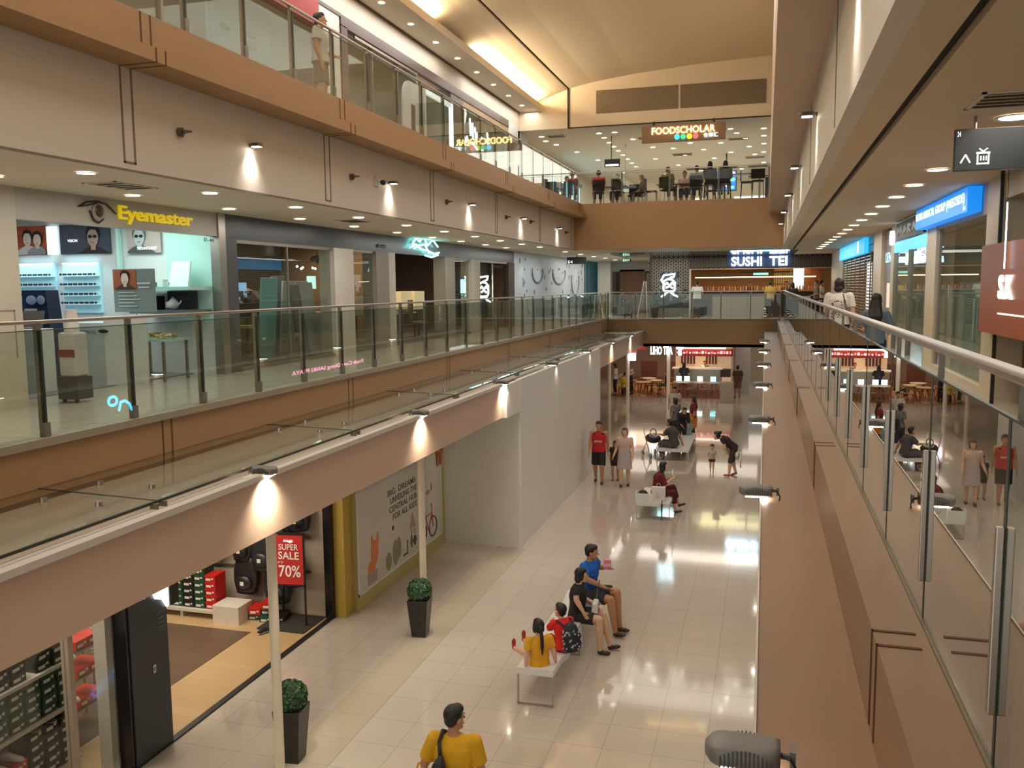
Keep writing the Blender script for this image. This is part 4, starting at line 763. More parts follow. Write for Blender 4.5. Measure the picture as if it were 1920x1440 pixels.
# seats and tables
CH = mat('chair_charcoal', '232120', .8, spec=.2)
def cafe_chair():
    t = thing('dining_chair', 'x', 'chair'); MB().box(-.22, -.21, .43, .22, .21, .47).obj('seat', CH, t, bevel=.01); MB().box(-.22, -.24, .52, .22, -.19, .92).obj('backrest', CH, t, bevel=.01)
    for sx in (-1, 1):
        for sy in (-1, 1): mb = MB(); mb.cone((sx*.2, sy*.2, 0), (sx*.17, sy*.18, .44), .014, .016, 8); mb.obj('leg', STEEL, t)
    mb = MB()
    for sx in (-1, 1): mb.cone((sx*.19, -.215, .44), (sx*.19, -.215, .6), .012, .012, 6)
    mb.obj('back_frame', STEEL, t); return t
CC = [(-6.1, 33.05, .2, 'dark chair at the left end, under the person in red', 1), (-5.35, 33.0, 0, 'empty dark chair next to the person in red'), (-4.7, 33.6, PI/2+.3, 'dark chair turned sideways behind a post on the left'), (-4.15, 33.2, -PI/2, 'slim dark chair seen side on, left of the olive shirt'),
      (-3.55, 33.0, -.3, 'dark chair holding the person in olive'), (-2.5, 33.0, 0, 'tall backed dark chair holding the man in grey'), (-1.95, 33.8, 2.4, 'dark chair right of the man in grey'), (-5.0, 34.6, PI, 'dark chair facing the railing on the far side of the left table'), (-2.95, 34.6, PI, 'dark chair facing the railing on the far side of the middle table')]
c0 = None
for i, c in enumerate(CC):
    if c0 is None: c0 = cafe_chair(); c0.location = (c[0], c[1], F2); c0.rotation_euler = (0, 0, c[2]); c0['label'] = c[3]; c0['group'] = 'dark chairs along the food hall railing'
    else: dup(c0, (c[0], c[1], F2), c[2], c[3], 'dark chairs along the food hall railing')
def cafe_table(lb, x, y, w=1.2, h=.74, d=.7, z=F2, top=None, leg=None, grp='food hall tables'):
    t = thing('dining_table', lb, 'table', (x, y, z), 0, grp); MB().box(-w/2, -d/2, h-.04, w/2, d/2, h).obj('tabletop', top or mat('table_black', '2b2826', .35), t, bevel=.006)
    mb = MB(); mb.cone((0, 0, .02), (0, 0, h-.04), .035, .035); mb.obj('leg', leg or STEELD, t); MB().box(-.25, -.25, 0, .25, .25, .025).obj('base', leg or STEELD, t); return t
cafe_table('dark table at the left end of the food hall railing', -5.7, 33.9); cafe_table('dark table in the middle of the railing, beside the olive shirt', -3.3, 33.85, 1.4); cafe_table('dark table before the man in grey', -2.2, 34.6, 1.2)
cafe_table('high dark table before the two women in black', -1.55, 34.1, 2.2, 1.05, .5); cafe_table('dark table before the empty stools at the right end', -.3, 34.2, .8, .95, .6)
for i, (x, y, lb) in enumerate(((-2.05, 33.45, 'tall stool under the left woman in black'), (-1.5, 33.4, 'tall stool under the right woman in black'), (-.75, 33.5, 'empty tall stool seen side on at the right'), (-.35, 33.2, 'empty tall stool with wide dark back at the right end'))):
    t = thing('bar_stool', lb, 'stool', (x, y, F2), -PI/2 if i == 2 else 0, 'tall stools at the right of the food hall railing'); MB().box(-.2, -.2, .66, .2, .2, .70).obj('seat', CH, t)
    if i > 1: MB().box(-.24 if i == 3 else -.19, -.22, .74, .24 if i == 3 else .19, -.19, 1.08).obj('backrest', CH, t)
    for sx in (-1, 1):
        for sy in (-1, 1): mb = MB(); mb.cone((sx*.21, sy*.21, 0), (sx*.17, sy*.17, .68), .014, .014, 8); mb.obj('leg', BLACK, t)
tag(MB().box(-.1, 32.75, F2, .04, 33.0, F2+.75).obj('waste_bin', mat('bin_brown', '3b2622', .4), bevel=.01), 'dark brown bin at the right end of the food hall railing', 'bin')
# ================================================================ SUSHI RESTAURANT (Y = 42)
SY = 42.0
LATB = mat('lattice_backing', '1e2a33', .4)
t = thing('lattice_screen', 'dark lattice wall with round and hexagon holes around the white neon mark', 'screen wall')
MB().box(-5.3, SY+.05, F1+.4, -3.42, SY+.2, 6.92).obj('backing', LATB, t); MB().box(-3.42, SY+.05, 6.34, 3.25, SY+.2, 6.92).obj('header', mat('header_dark', '2e2a28', .5), t); MB().box(-5.3, SY, F1, -3.42, SY+.22, F1+.42).obj('plinth', mat('plinth_grey', '7a756c', .5), t)
mb = MB(); rnd = random.Random(2)
def hexa(cx, cz, r, th=.018):
    P = [(cx+r*math.cos(a*PI/3), cz+r*math.sin(a*PI/3)) for a in range(6)]
    for a in range(6):
        p, q = P[a], P[(a+1) % 6]; mb.beam((p[0], SY+.03, p[1]), (q[0], SY+.03, q[1]), .02, th)
for iz in range(15):
    for ix in range(17):
        x = -5.2+ix*.112; z = 4.75+iz*.15+(ix % 2)*.075
        if x > -3.5 or z > 6.85: continue
        if -4.85 < x < -3.95 and z < 6.25 and rnd.random() < .8: continue
        if z < 5.4 and rnd.random() < .5: continue
        hexa(x, z, .06)
mb.obj('lattice', mat('lattice_bronze', 'b3ab9a', .4, .3), t)
mb = MB()
for iz in range(4):
    for ix in range(58):
        x = -3.38+ix*.114; z = 6.41+iz*.14+(ix % 2)*.07
        if -1.65 < x < 1.05 or z > 6.88: continue
        hexa(x, z, .055)
mb.obj('lattice', mat('lattice_header', '857868', .4, .3), t)
t = thing('neon_sign', 'white neon character on the dark lattice wall', 'sign')
strokes('tubes', FISH, (-4.78, SY-.06, 5.05), X3*.84, Z3*1.1, NEW, t, .035); MB().box(-4.4, SY-.05, 5.3, -4.34, SY+.06, 5.9).obj('bracket', BLACK, t)
t = thing('shop_sign', 'glowing white SUSHI TEI letters above the restaurant', 'sign')
text('letters', 'SUSHI', 1.35, .42, (-1.55, SY-.1, 6.44), X3, Z3, emis('letter_white', 'eef8ff', 3.2), t, .06, .02); text('letters', 'TEI', .78, .42, (.13, SY-.1, 6.44), X3, Z3, emis('letter_white', 'eef8ff', 3.2), t, .06, .02)
MB().box(-1.75, SY+.0, 6.38, 1.1, SY+.05, 6.92).obj('board', mat('board_blue', '22385c', .4), t)
S('ceiling_soffit_glossy', mat('glossy_soffit', 'b9b6ae', .06, spec=.8, coat=1.0), (-6.5, 36.0, 6.925, 1.2, SY, 6.94))
area('sign_glow', (-.3, SY-.35, 6.6), (2.6, .3), 14, (.35, .75, 1), rot=(-PI/2-.5, 0, 0)); area('neon_glow', (-4.4, SY-.4, 5.6), (.8, .8), 9, (.4, .85, 1), rot=(-PI/2, 0, 0))
MB0 = MB(); MB0.box(-3.45, SY-.02, F1, -3.38, SY+.1, 6.34); tag(MB0.obj('door_post', mat('post_white', 'd8d2c6', .4)), 'thin white post at the right edge of the lattice wall', 'post')
struct_box('floor_sushi', mat('sushi_floor', '6a4c36', .4), (-3.4, SY+.2, F1, 4, 50, F1+.012)); struct_box('wall_sushi_back', mat('sushi_back', '9a6c42', .6, var=.15, scale=2), (-5.4, 49, F1, 5, 49.1, 6.94)); struct_box('trim_21', mat('warm_strip_trim', 'd8a880', .5), (-3.4, SY-.01, 6.30, 3.25, SY+.03, 6.34))
struct_box('ceiling_sushi', mat('sushi_ceiling', '8d7460', .6), (-5.4, SY+.25, 6.6, 5, 49.2, 6.7))
area('sushi_inner_light', (-.5, 45.5, 6.5), (5, 3), 110, (1, .74, .42)); 
t = thing('pendant_strip', 'long thin glowing yellow strip hung over the sushi counter', 'light'); MB().box(-3.25, SY+.9, 5.92, 2.2, SY+.94, 5.96).obj('lamp_strip', emis('strip_lemon', 'fff0a0', 5), t); mb = MB()
for k in range(5): mb.box(-3.0+k*1.25, SY+.91, 5.96, -2.99+k*1.25, SY+.93, 6.6)
mb.obj('hanger', BLACK, t)
t = thing('bar_counter', 'long dark wood sushi counter with a lit top', 'counter'); MB().box(-3.35, SY+1.3, F1+1.15, 2.6, SY+1.9, F1+1.22).obj('worktop', mat('counter_top', 'b9773f', .3), t); MB().box(-3.3, SY+1.4, F1, 2.5, SY+1.85, F1+1.15).obj('front', mat('counter_dark', '35261f', .5), t)
t = thing('display_case', 'glass fronted grey counter before the sushi bar', 'counter'); MB().box(-2.35, SY-.6, F1, -.05, SY+.0, F1+.95).obj('body', mat('case_taupe', '8d7b66', .35), t); MB().box(-2.35, SY-.6, F1+.95, -.05, SY+0, F1+1.0).obj('top', mat('case_top', '5f4a3c', .3), t)
mb = MB()
for x in (-2.35, -1.5, -.8, -.05): mb.box(x-.01, SY-.61, F1, x+.01, SY-.6, F1+.95)
mb.obj('seams', mat('case_seam', '6c5d4d', .5), t)
bt = None; rnd = random.Random(6)
for i in range(44):
    x = -3.2+i*.128; c = ['d8b08c', 'c98a5c', 'e0c8a8', 'b45a3c'][i % 4]; h = .16+.07*rnd.random()
    mb = MB(); mb.cone((0, 0, 0), (0, 0, h*.6), .035, .035, 8); mb.cone((0, 0, h*.6), (0, 0, h), .035, .014, 8); o = mb.obj('bottle', mat('bottle'+c, c, .2)); o.location = (x, SY+1.45+.1*(i % 2), F1+1.22)
    tag(o, 'small amber bottle in the long row on the sushi counter', 'bottle', 'bottles standing on the sushi counter')
rnd = random.Random(9)
t = thing('back_shelves', 'tall slatted wine shelves behind the sushi counter', 'shelves')
MB().box(.4, 48.4, F1, 2.3, 48.9, 6.4).obj('body', mat('shelf_amber', 'c8924e', .5, emit=.15), t); mb = MB()
for k in range(16): mb.box(.45+k*.12, 48.34, F1+1.2, .48+k*.12, 48.4, 6.3)
for z in (5.6, 5.95, 6.25): mb.box(.4, 48.3, z, 2.3, 48.4, z+.03)
mb.obj('slats', mat('slat_brown', '6b4526', .5), t)
tag(MB().box(1.3, 46.0, 5.35, 1.8, 46.05, 6.6).obj('screen', mat('lit_screen', 'cfe4ea', .4, emit=.9)), 'tall pale lit panel at the back of the restaurant', 'panel'); tag(MB().box(1.85, 46.2, F1, 2.6, 46.3, 6.35).obj('wood_panel', mat('orange_wood', '9c5a30', .5)), 'orange wood panel right of the pale lit panel', 'panel')
t = thing('air_conditioner', 'black ceiling fan unit with teal light inside the restaurant', 'ceiling unit'); MB().box(-1.2, 44.5, 6.15, 1.1, 45, 6.22).obj('body', BLACK, t); MB().box(-.6, 44.45, 6.05, .1, 44.5, 6.15).obj('display', emis('teal_disp', '7fd8c8', 1), t); mb = MB(); mb.box(-.1, 44.7, 6.22, 0, 44.8, 6.6); mb.obj('hanger', BLACK, t)
for i, x in enumerate((-3.1, -2.75, 2.3)):
    t = thing('bar_stool', ['dark high stool left of the chef in white', 'dark high stool behind the chef in white', 'white railed stool at the right of the restaurant'][i], 'stool', (x, SY+.7, F1)); c = SHOPW if i == 2 else CH; mb = MB(); mb.cone((0, 0, .7), (0, 0, .76), .19, .19, 16); mb.obj('seat', c, t)
    for k in range(4): mb = MB(); mb.cone((.2*math.cos(k*PI/2+.7), .2*math.sin(k*PI/2+.7), 0), (.13*math.cos(k*PI/2+.7), .13*math.sin(k*PI/2+.7), .7), .015, .015, 6); mb.obj('leg', c, t)
t = thing('easel_sign', 'narrow leaning frame at the left of the lattice wall', 'sign'); mb = MB(); mb.beam((-5.8, 41.5, F1), (-5.5, 41.6, F1+1.7), .06, .04); mb.beam((-5.35, 41.5, F1), (-5.42, 41.6, F1+1.7), .06, .04); mb.obj('frame', mat('easel_white', 'c9c4b8', .5), t); mb = MB(); mb.beam((-5.6, 41.52, F1+.4), (-5.46, 41.58, F1+1.5), .2, .02); mb.obj('board', mat('easel_grey', '8c8a83', .5), t)
for i, (x, y, s) in enumerate(((-4.95, 41.2, 1.0),)):
    t = thing('potted_plant', 'dark leafy plant in a black pot before the lattice wall', 'plant', (x, y, F1)); mb = MB(); mb.cone((0, 0, 0), (0, 0, .45), .14, .2, 14); mb.obj('pot', BLACK, t); mb = MB(); rnd = random.Random(1)
    for k in range(60): a = rnd.uniform(0, 6.28); r = rnd.uniform(.05, .28); z = rnd.uniform(.45, 1.0); mb.obox((r*math.cos(a), r*math.sin(a), z), (.16, .05, .01), Matrix.Rotation(a, 3, 'Z') @ Matrix.Rotation(rnd.uniform(-1, .6), 3, 'Y'))
    mb.obj('foliage', mat('leaf_dark', '24362c', .5), t)
for i, x in enumerate((-6.0, -5.7)):
    mb = MB(); mb.cone((x, 39.0, F1), (x, 39.0, F1+.9), .03, .03); tag(mb.obj('bollard', BLACK), ['left', 'right'][i]+' of two short black bollards near the far corridor railing', 'bollard')
t = thing('dining_table', 'small white table right of the chef near the right railing end', 'table', (1.55, 41.3, F1)); MB().box(-.35, -.3, .82, .35, .3, .95).obj('tabletop', mat('table_pale', 'c9c0ae', .4), t); MB().box(-.3, -.25, 0, .3, .25, .82).obj('body', CHAR, t)

area('far_corridor_fill', (-7.6, 43, 6.88), (2.5, 8), 90, (1, .95, .86)); area('far_walk_light', (-2.5, 40, 6.9), (6, 1.5), 30, (1, .9, .78))  # first one is unseen fill added to brighten the dark corridor
# ================================================================ SHOE SHOP on the ground floor, left
BOXC = {'green': '1f4a38', 'dark': '22201f', 'red': 'c4241f', 'orange': 'd8331f'}
LAB = mat('box_label', 'e4e0d6', .5)
def shoebox(col, nm='shoe_box'):
    """box 0.33 deep, 0.2 wide, 0.12 high; label on the end that faces +x"""
    mb = MB(); mb.box(-.30, -.10, 0, 0, .10, .085); mb.box(-.305, -.105, .085, .005, .105, .118); mb.cur = 1; mb.box(.0055, -.075, .028, .008, .02, .066); mb.box(.0055, .035, .05, .008, .07, .078)
    return mb.obj(nm, [mat('box_'+col, BOXC[col], .45), LAB])
PB = {}
def putbox(col, loc, rz, label, grp):
    if col not in PB: PB[col] = shoebox(col); o = PB[col]
    else: o = PB[col].copy(); COL.objects.link(o)
    o.location = loc; o.rotation_euler = (0, 0, rz); tag(o, label, 'shoe box', grp); return o
# left rack, facing the passage
t = thing('display_rack', 'white shelf rack of shoe boxes behind the shop window at the lower left', 'rack')
for z in (.0, .70, 1.24): MB().box(-8.35, 4.2, z, -7.82, 8.2, z+.04).obj('shelf', WHITE, t)
MB().box(-8.42, 4.2, 0, -8.36, 8.2, 1.9).obj('back_panel', SHOPW, t)
for y in (6.0, 8.18): MB().box(-8.36, y, .04, -8.3, y+.04, 1.9).obj('upright', STEELD, t)
rown = {.04: 'bottom', .74: 'middle', 1.28: 'top'}
for z, cols in ((1.28, ['dark']*4), (.74, ['green']*8+['green']), (.04, ['dark', 'dark', 'dark', 'red', 'red', 'red', 'dark', 'dark', 'dark'])):
    n = {1.28: 2, .74: 4, .04: 5}[z]
    for k, c in enumerate(cols):
        y = 8.05-k*.23 if z != 1.28 else (8.0, 7.77, 7.42, 7.19)[k]
        for j in range(n if not (c == 'red') else 3):
            putbox(c, (-7.86-.006*((k*3+j) % 4), y, z+j*.119), 0, '%s shoe box, %s from the right, %s in its stack, left rack %s shelf' % ({'dark': 'black', 'green': 'dark green', 'red': 'red'}[c], (['first']+ORD[1:])[k], ['lowest', 'second', 'third', 'fourth', 'fifth'][j], rown[z]), 'shoe boxes on the left rack, '+rown[z]+' shelf')
rnd = random.Random(2)
def shoe(name, label, loc, rz, c='e9e4da', sole='c8c2b5', group=None, s=1.0):
    t = thing(name, label, 'shoe', loc, rz, group); mb = MB(); rings = []
    for u, wv, h in ((0, .028, .05), (.05, .036, .075), (.1, .037, .085), (.15, .036, .07), (.2, .042, .05), (.25, .038, .04), (.285, .015, .02)):
        rings.append([(u*s-.14*s, s*wv*math.cos(a), s*(.012+h*max(0, math.sin(a)))) for a in [2*PI*i/12 for i in range(12)]])
    mb.loft(rings); mb.obj('upper', mat('shoe'+c, c, .5), t, smooth=True); mb = MB(); mb.loft([[(u*s-.14*s, s*wv*math.cos(a), s*(.008+.008*math.sin(a))) for a in [2*PI*i/12 for i in range(12)]] for u, wv in ((-.005, .02), (.05, .04), (.15, .038), (.2, .046), (.27, .034), (.295, .008))]); mb.obj('sole', mat('sole'+sole, sole, .5), t); return t
for i, (y, z, c) in enumerate(((7.95, 1.28, 'efe8da'), (7.6, .74+.0, 'efe8da'),)):
    shoe('sneaker', ['cream sneaker on the top shelf of the left rack, by its right end', 'cream sneaker at the right end of the middle shelf'][i], (-7.9, [8.12, 8.14][i], z), 0, c)
for i in range(3): shoe('sneaker', ['nearest', 'second', 'third'][i]+' white sneaker lying on the red boxes of the left rack', (-7.98, 7.35-.23*i, .40), .2, 'e6e2dc', group='white sneakers on the red boxes')
for i in range(3): shoe('sneaker', ['nearest', 'second', 'third'][i]+' black sneaker on the dark boxes at the bottom of the left rack', (-7.95, 8.02-.23*i, .64), .2, '26262a', group='black sneakers on the bottom shelf')
# window mullion, grey column, black pillar
tag(MB().box(-7.12, 7.26, 0, -7.02, 7.33, 3.3).obj('window_mullion', mat('mullion_beige', 'b09f8b', .4)), 'slim beige window post in front of the shoe box rack', 'post')
S('window_3', glass('clear_window', 'f2f4f2', .8), (-7.08, 2, .03, -7.07, 7.26, 3.3), (-7.08, 7.33, .03, -7.07, 7.98, 3.3))
S('column_grey', mat('grey_column', 'b9b0a6', .5), (-7.37, 8.0, 0, -7.2, 8.12, 3.3))
t = thing('pillar_sign', 'tall black pillar with a small white mark and square badge beside the shoe shop entrance', 'pillar')
MB().box(-7.20, 8.14, 0, -6.98, 8.80, 2.9).obj('body', mat('pillar_slate', '34383c', .4, var=.04), t, bevel=.004); MB().box(-7.25, 8.10, 0, -7.0, 8.14, 2.9).obj('side', BLACKG, t)
mb = MB(); mb.box(-6.978, 8.50, 1.02, -6.975, 8.545, 1.12); mb.obj('white_mark', mat('mark_white', 'd9d9d6', .5), t); text('letter', 'B', .022, .05, (-6.974, 8.511, 1.045), Y3, Z3, BLACK, t, .002)
mb = MB()
for a in ((8.62, 1.50, 8.76, 1.505), (8.62, 1.72, 8.76, 1.725), (8.62, 1.5, 8.625, 1.72), (8.755, 1.5, 8.76, 1.72)): mb.box(-6.979, a[0], a[1], -6.976, a[2], a[3])
for k in range(3): mb.box(-6.979, 8.64, 1.53+k*.06, -6.976, 8.74, 1.54+k*.06)
mb.obj('badge', mat('badge_grey', '7f868a', .5), t)
t = thing('lit_display', 'glaring white lit display with ragged reflection glare behind the top of the black pillar', 'display'); mb = MB(); mb.prism([(0, .25), (.1, .12), (.22, .2), (.3, .05), (.42, 0), (.5, -.12), (.55, .5), (0, .5)], (-6.97, 8.28, 1.87), Y3, Z3, (.02, 0, 0)); mb.obj('lit_panel', emis('glare_white', 'eaf3f6', 2.5), t)  # ragged outline shapes reflection glare into a glowing panel
t = thing('side_sign', 'white framed black sign sticking out beside the lit display', 'sign'); MB().box(-6.99, 8.82, 1.75, -6.95, 9.0, 2.4).obj('panel', BLACK, t); MB().box(-6.99, 8.80, 1.75, -6.94, 8.82, 2.45).obj('frame', SHOPW, t); MB().box(-6.985, 9.0, 1.75, -6.97, 9.02, 2.4).obj('frame', SHOPW, t)
S('jamb_black', BLACKG, (-7.1, 12.98, 0, -6.97, 13.1, 3.3))
# white table with stacked boxes along the end wall
t = thing('display_table', 'long low white bench carrying stacked shoe boxes at the back of the shop', 'table'); MB().box(-10.6, 12.4, .12, -8.7, 12.8, .17).obj('top', WHITE, t)
for x in (-10.5, -9.6, -8.8): MB().box(x, 12.45, 0, x+.05, 12.75, .12).obj('leg', WHITE, t)
hts = [7, 7, 6, 7, 6, 6, 5]
for k in range(7):
    c = 'green' if k > 0 else 'red'
    for j in range(hts[k] if k else 5):
        putbox('dark' if (k % 3 == 2) else c, (-9.0-.22*k, 12.48, .17+j*.119), -PI/2, '%s shoe box, %s in the %s stack from the right on the white bench' % ({'green': 'dark green', 'dark': 'black', 'red': 'red'}['dark' if (k % 3 == 2) else c], ['lowest', 'second', 'third', 'fourth', 'fifth', 'sixth', 'seventh'][j], (['first']+ORD[1:])[k]), 'shoe boxes on the white bench')
tag(MB().box(-8.85, 12.3, 0, -8.35, 12.72, .32).obj('plinth_box', mat('plinth_cream', 'd8cfbf', .5), bevel=.005), 'plain cream box on the floor between bench and bags', 'box')
for i, (c, x, z) in enumerate((('green', -8.0, 0), ('green', -8.0, .119), ('red', -7.95, .238), ('green', -8.25, 0), ('red', -8.2, .119), ('dark', -7.78, 0))):
    putbox(c, (x, 12.55+.05*(i % 2), z), -PI/2+.2, '%s shoe box in the loose pile by the sale stand, %s layer, %s side' % ({'green': 'green', 'red': 'red', 'dark': 'black'}[c], ['bottom', 'middle', 'top'][int(z/.118)], ['middle', 'middle', 'middle', 'left', 'left', 'right'][i]), 'loose pile of shoe boxes')
# bags hung on the wall
def bag(label, x, y, z, w, h, c, patch=True, rz=0):
    t = thing('backpack', label, 'bag', (x, y, z), rz, 'bags hanging at the back of the shoe shop'); mb = MB(); rings = []
    for u in (0, .08, .3, .6, .85, .97, 1): wv = w*(.75+.25*math.sin(PI*min(1, u*1.1))) if u < .9 else w*(.6 if u < 1 else .3); d = .11*(1-.35*u); rings.append([(wv/2*max(-1, min(1, 1.2*math.cos(a))), d*math.sin(a), u*h) for a in [2*PI*i/16 for i in range(16)]])
    mb.loft(rings); mb.obj('body', mat('bag'+c, c, .35, var=.15, scale=12), t, smooth=True); mb = MB(); mb.ball((0, -.11, h*.3), (w*.34, .05, h*.2), n=14); mb.obj('front_pocket', mat('bag'+c, c, .35), t, smooth=True)
    if patch: MB().box(-.035, -.17, h*.26, .035, -.158, h*.36).obj('logo_patch', LAB, t)
    mb = MB(); mb.tube([(-.05, 0, h*.98), (-.03, 0, h+.07), (.03, 0, h+.07), (.05, 0, h*.98)], .012, 6); mb.obj('handle', BLACK, t); return t
for i, (x, z, w, h, c, lb) in enumerate(((-8.55, .42, .36, .5, '232225', 'lowest black backpack left of the white pole, with a white patch'), (-8.2, .85, .36, .5, '2a292c', 'black backpack above and right of the lowest one'), (-8.6, 1.0, .32, .46, '241f20', 'dark backpack under the top row at the left'),
      (-7.95, .3, .38, .48, '2c2e33', 'slate backpack leaning low beside the sale stand'), (-7.65, .62, .34, .46, '26282c', 'dark backpack directly behind the sale stand'), (-8.85, 1.25, .3, .42, '3a2024', 'maroon black bag at the upper left of the bags'), (-8.25, 1.45, .34, .46, '1f1f22', 'black backpack in the top row left of the pole'), (-7.85, 1.35, .32, .5, '28282b', 'black backpack in the top row right of the pole'), (-7.5, 1.6, .32, .44, '232326', 'black backpack high above the sale sign'), (-9.15, 1.1, .28, .3, '7a1f24', 'dark red small bag above the red shoe boxes'), (-8.95, 1.7, .3, .4, '2a2428', 'dark small bag highest at the left'))):
    bag(lb, x, 12.9, z-.05, w*1.35, h*1.3, c)
S('rail_bags', STEELD, (-9.4, 13.05, .75, -7.4, 13.1, .78), (-9.4, 13.05, 1.35, -7.4, 13.1, 1.38), (-9.4, 13.05, 1.95, -7.4, 13.1, 1.98))
# sale sign on a stand
t = thing('sale_stand', 'black standing frame with red SUPER SALE 70% poster', 'sign', (-7.5, 12.55, 0), .12)
MB().box(-.25, -.02, .72, .25, 0, 1.56).obj('poster_board', mat('sale_red', 'c2302d', .5), t)
text('brand', 'mega', .16, .05, (-.08, -.024, 1.43), X3, Z3, WL, t, .004); text('lettering', 'SUPER', .34, .1, (-.17, -.024, 1.31), X3, Z3, mat('sale_white', 'f2eeea', .5), t, .004, .01); text('lettering', 'SALE', .36, .13, (-.18, -.024, 1.15), X3, Z3, mat('sale_white', 'f2eeea', .5), t, .004, .015); text('lettering', 'UP TO', .1, .035, (-.2, -.024, 1.08), X3, Z3, mat('sale_white', 'f2eeea', .5), t, .004); text('lettering', '70%', .38, .2, (-.18, -.024, .85), X3, Z3, mat('sale_white', 'f2eeea', .5), t, .004, .012)
mb = MB()
for x in (-.27, .25): mb.box(x, -.03, 0, x+.025, .0, 1.6)
mb.box(-.27, -.03, 1.575, .275, 0, 1.6); mb.box(-.27, -.03, .69, .275, 0, .715); mb.obj('frame', BLACK, t); mb = MB(); mb.beam((-.1, .0, 1.1), (-.3, .35, .02), .03, .02); mb.obj('prop_leg', BLACK, t)
tag(MB().box(-7.98, 12.25, .018, -7.12, 13.0, .03).obj('floor_mat', mat('mat_dark', '38332f', .9), rz=0), 'dark square mat on the floor under the sale stand', 'mat')
shoe('sneaker', 'black and white sneaker lying in front of the sale stand', (-7.75, 12.15, .03), 1.2, '2b2b30', 'f2f2f2')
# red boxes tower and cart glimpsed left of the grey column
for i, z in enumerate((.32, .72, 1.08)):
    for j in range(2): putbox('orange', (-8.27, 8.78+.215*j, z), .0, 'orange red shoe box, %s one of the %s pair beside the wire cart' % (['front', 'rear'][j], ['lowest', 'middle', 'top'][i]), 'orange red boxes left of the grey column')
t = thing('box_stand', 'thin metal stand holding the orange red boxes', 'stand'); mb = MB()
for z in (.30, .70, 1.06): mb.box(-8.6, 8.63, z, -8.24, 9.14, z+.015)
for x, y in ((-8.6, 8.63), (-8.6, 9.12), (-8.26, 9.12)): mb.box(x, y, .018, x+.02, y+.02, 1.3)
mb.obj('frame', STEELD, t)
t = thing('wire_cart', 'wire mesh cart with grey folded cloth behind the orange boxes', 'cart', (-8.7, 9.95, 0)); mb = MB()
for k in range(9): mb.tube([(-.3, -.25+.0*k, .55+k*.05), (.3, -.25, .55+k*.05), (.3, .3, .55+k*.05), (-.3, .3, .55+k*.05), (-.3, -.25, .55+k*.05)], .006, 5)
for k in range(8): mb.cone((-.3+k*.085, -.25, .5), (-.3+k*.085, -.25, .98), .006, .006, 5); mb.cone((.3, -.25+k*.078, .5), (.3, -.25+k*.078, .98), .006, .006, 5)
mb.obj('basket', STEEL, t); mb = MB()
for x in (-.28, .28):
    for y in (-.23, .28): mb.cone((x, y, .05), (x, y, .5), .012, .012, 6)
mb.obj('frame', STEEL, t)
for x in (-.28, .28): mb = MB(); mb.cone((x-.015, -.23, .05), (x+.015, -.23, .05), .05, .05, 12); mb.obj('wheel', BLACK, t)
mb = MB(); mb.ball((0, 0, .42), (.3, .26, .12)); mb.obj('folded_cloth', mat('cloth_grey', '8c8a88', .8), t, smooth=True)
t = thing('floor_sandal', 'yellow and black sandal on the dark shop floor beside the grey column', 'shoe', (-7.95, 8.95, .02), .5); mb = MB(); mb.ball((0, 0, .015), (.13, .045, .014), n=14); mb.obj('sole', mat('sandal_yellow', 'c9b84a', .5), t); mb = MB(); mb.tube([(-.02, -.04, .02), (.0, 0, .07), (-.02, .04, .02)], .01); mb.obj('strap', BLACK, t)
for yy, e in ((6.5, 90), (11, 85)): area('shoe_shop_fill', (-8.9, yy, 3.25), (2.5, 2), e, (1, .88, .72))  # nearer one added as fill for the dark rack behind the window
# ================================================================ OLIVE WALL WITH PRINTED POSTER
OLIVE = mat('olive_wall', 'b3a76a', .6, var=.03, scale=1); S('wall_olive', OLIVE, (-6.95, 13.4, 0, -6.7, 17.78, 3.3)); S('wall_mustard', mat('mustard_wall', 'b59a45', .6, var=.04), (-7.1, 13.1, 0, -6.78, 13.45, 3.3))
PX = -6.695
t = thing('wall_mural', 'large pale printed mural with slogan, orange toy, bushes and pink bicycle on the olive wall', 'poster')
MB().box(PX-.01, 13.44, .28, PX, 17.52, 2.14).obj('panel', mat('mural_pale', 'c8c2b4', .5, var=.03, scale=1), t)
mb = MB(); 
for a in ((13.42, .26, 17.54, .30), (13.42, 2.12, 17.54, 2.15), (13.42, .26, 13.46, 2.15), (17.50, .26, 17.54, 2.15)): mb.box(PX, a[0], a[1], PX+.012, a[2], a[3])
mb.obj('white_frame', mat('frame_white', 'd8d6cc', .4), t); INK = mat('mural_ink', '5a5344', .6)
for i, (s, y0, wd) in enumerate((('BIG  DREAMS', 14.75, 1.35), ('UNVEILING THE', 14.85, 1.3), ('CENTRAL HUB', 14.8, 1.35), ('FOR ALL KIDS', 14.95, 1.2))): text('slogan', s, wd, .12, (PX, y0, 1.72-.165*i), Y3, Z3, INK, t, .004, .012)
mb = MB(); mb.ball((PX, 14.95, 1.08), (.006, .05, .05)); mb.obj('round_mark', mat('mark_dark', '3b352c', .5), t)
F = (Y3, Z3, X3)
OR = mat('toy_orange', 'd0804e', .6, var=.1); mb = MB(); mb.ball((PX, 14.12, .86), (.17, .24, .01), F, 16); mb.ball((PX, 14.02, 1.08), (.05, .12, .01), F); mb.ball((PX, 14.26, 1.08), (.05, .12, .01), F); mb.ball((PX, 13.98, .6), (.16, .16, .01), F, 16); mb.obj('orange_toy', OR, t)
MB().prism([(-.16, 0), (.18, 0), (.22, .2), (-.2, .2)], (PX, 14.0, .33), Y3, Z3, (.008, 0, 0)).obj('printed_basket', mat('print_lilac', '9b948e', .6), t)
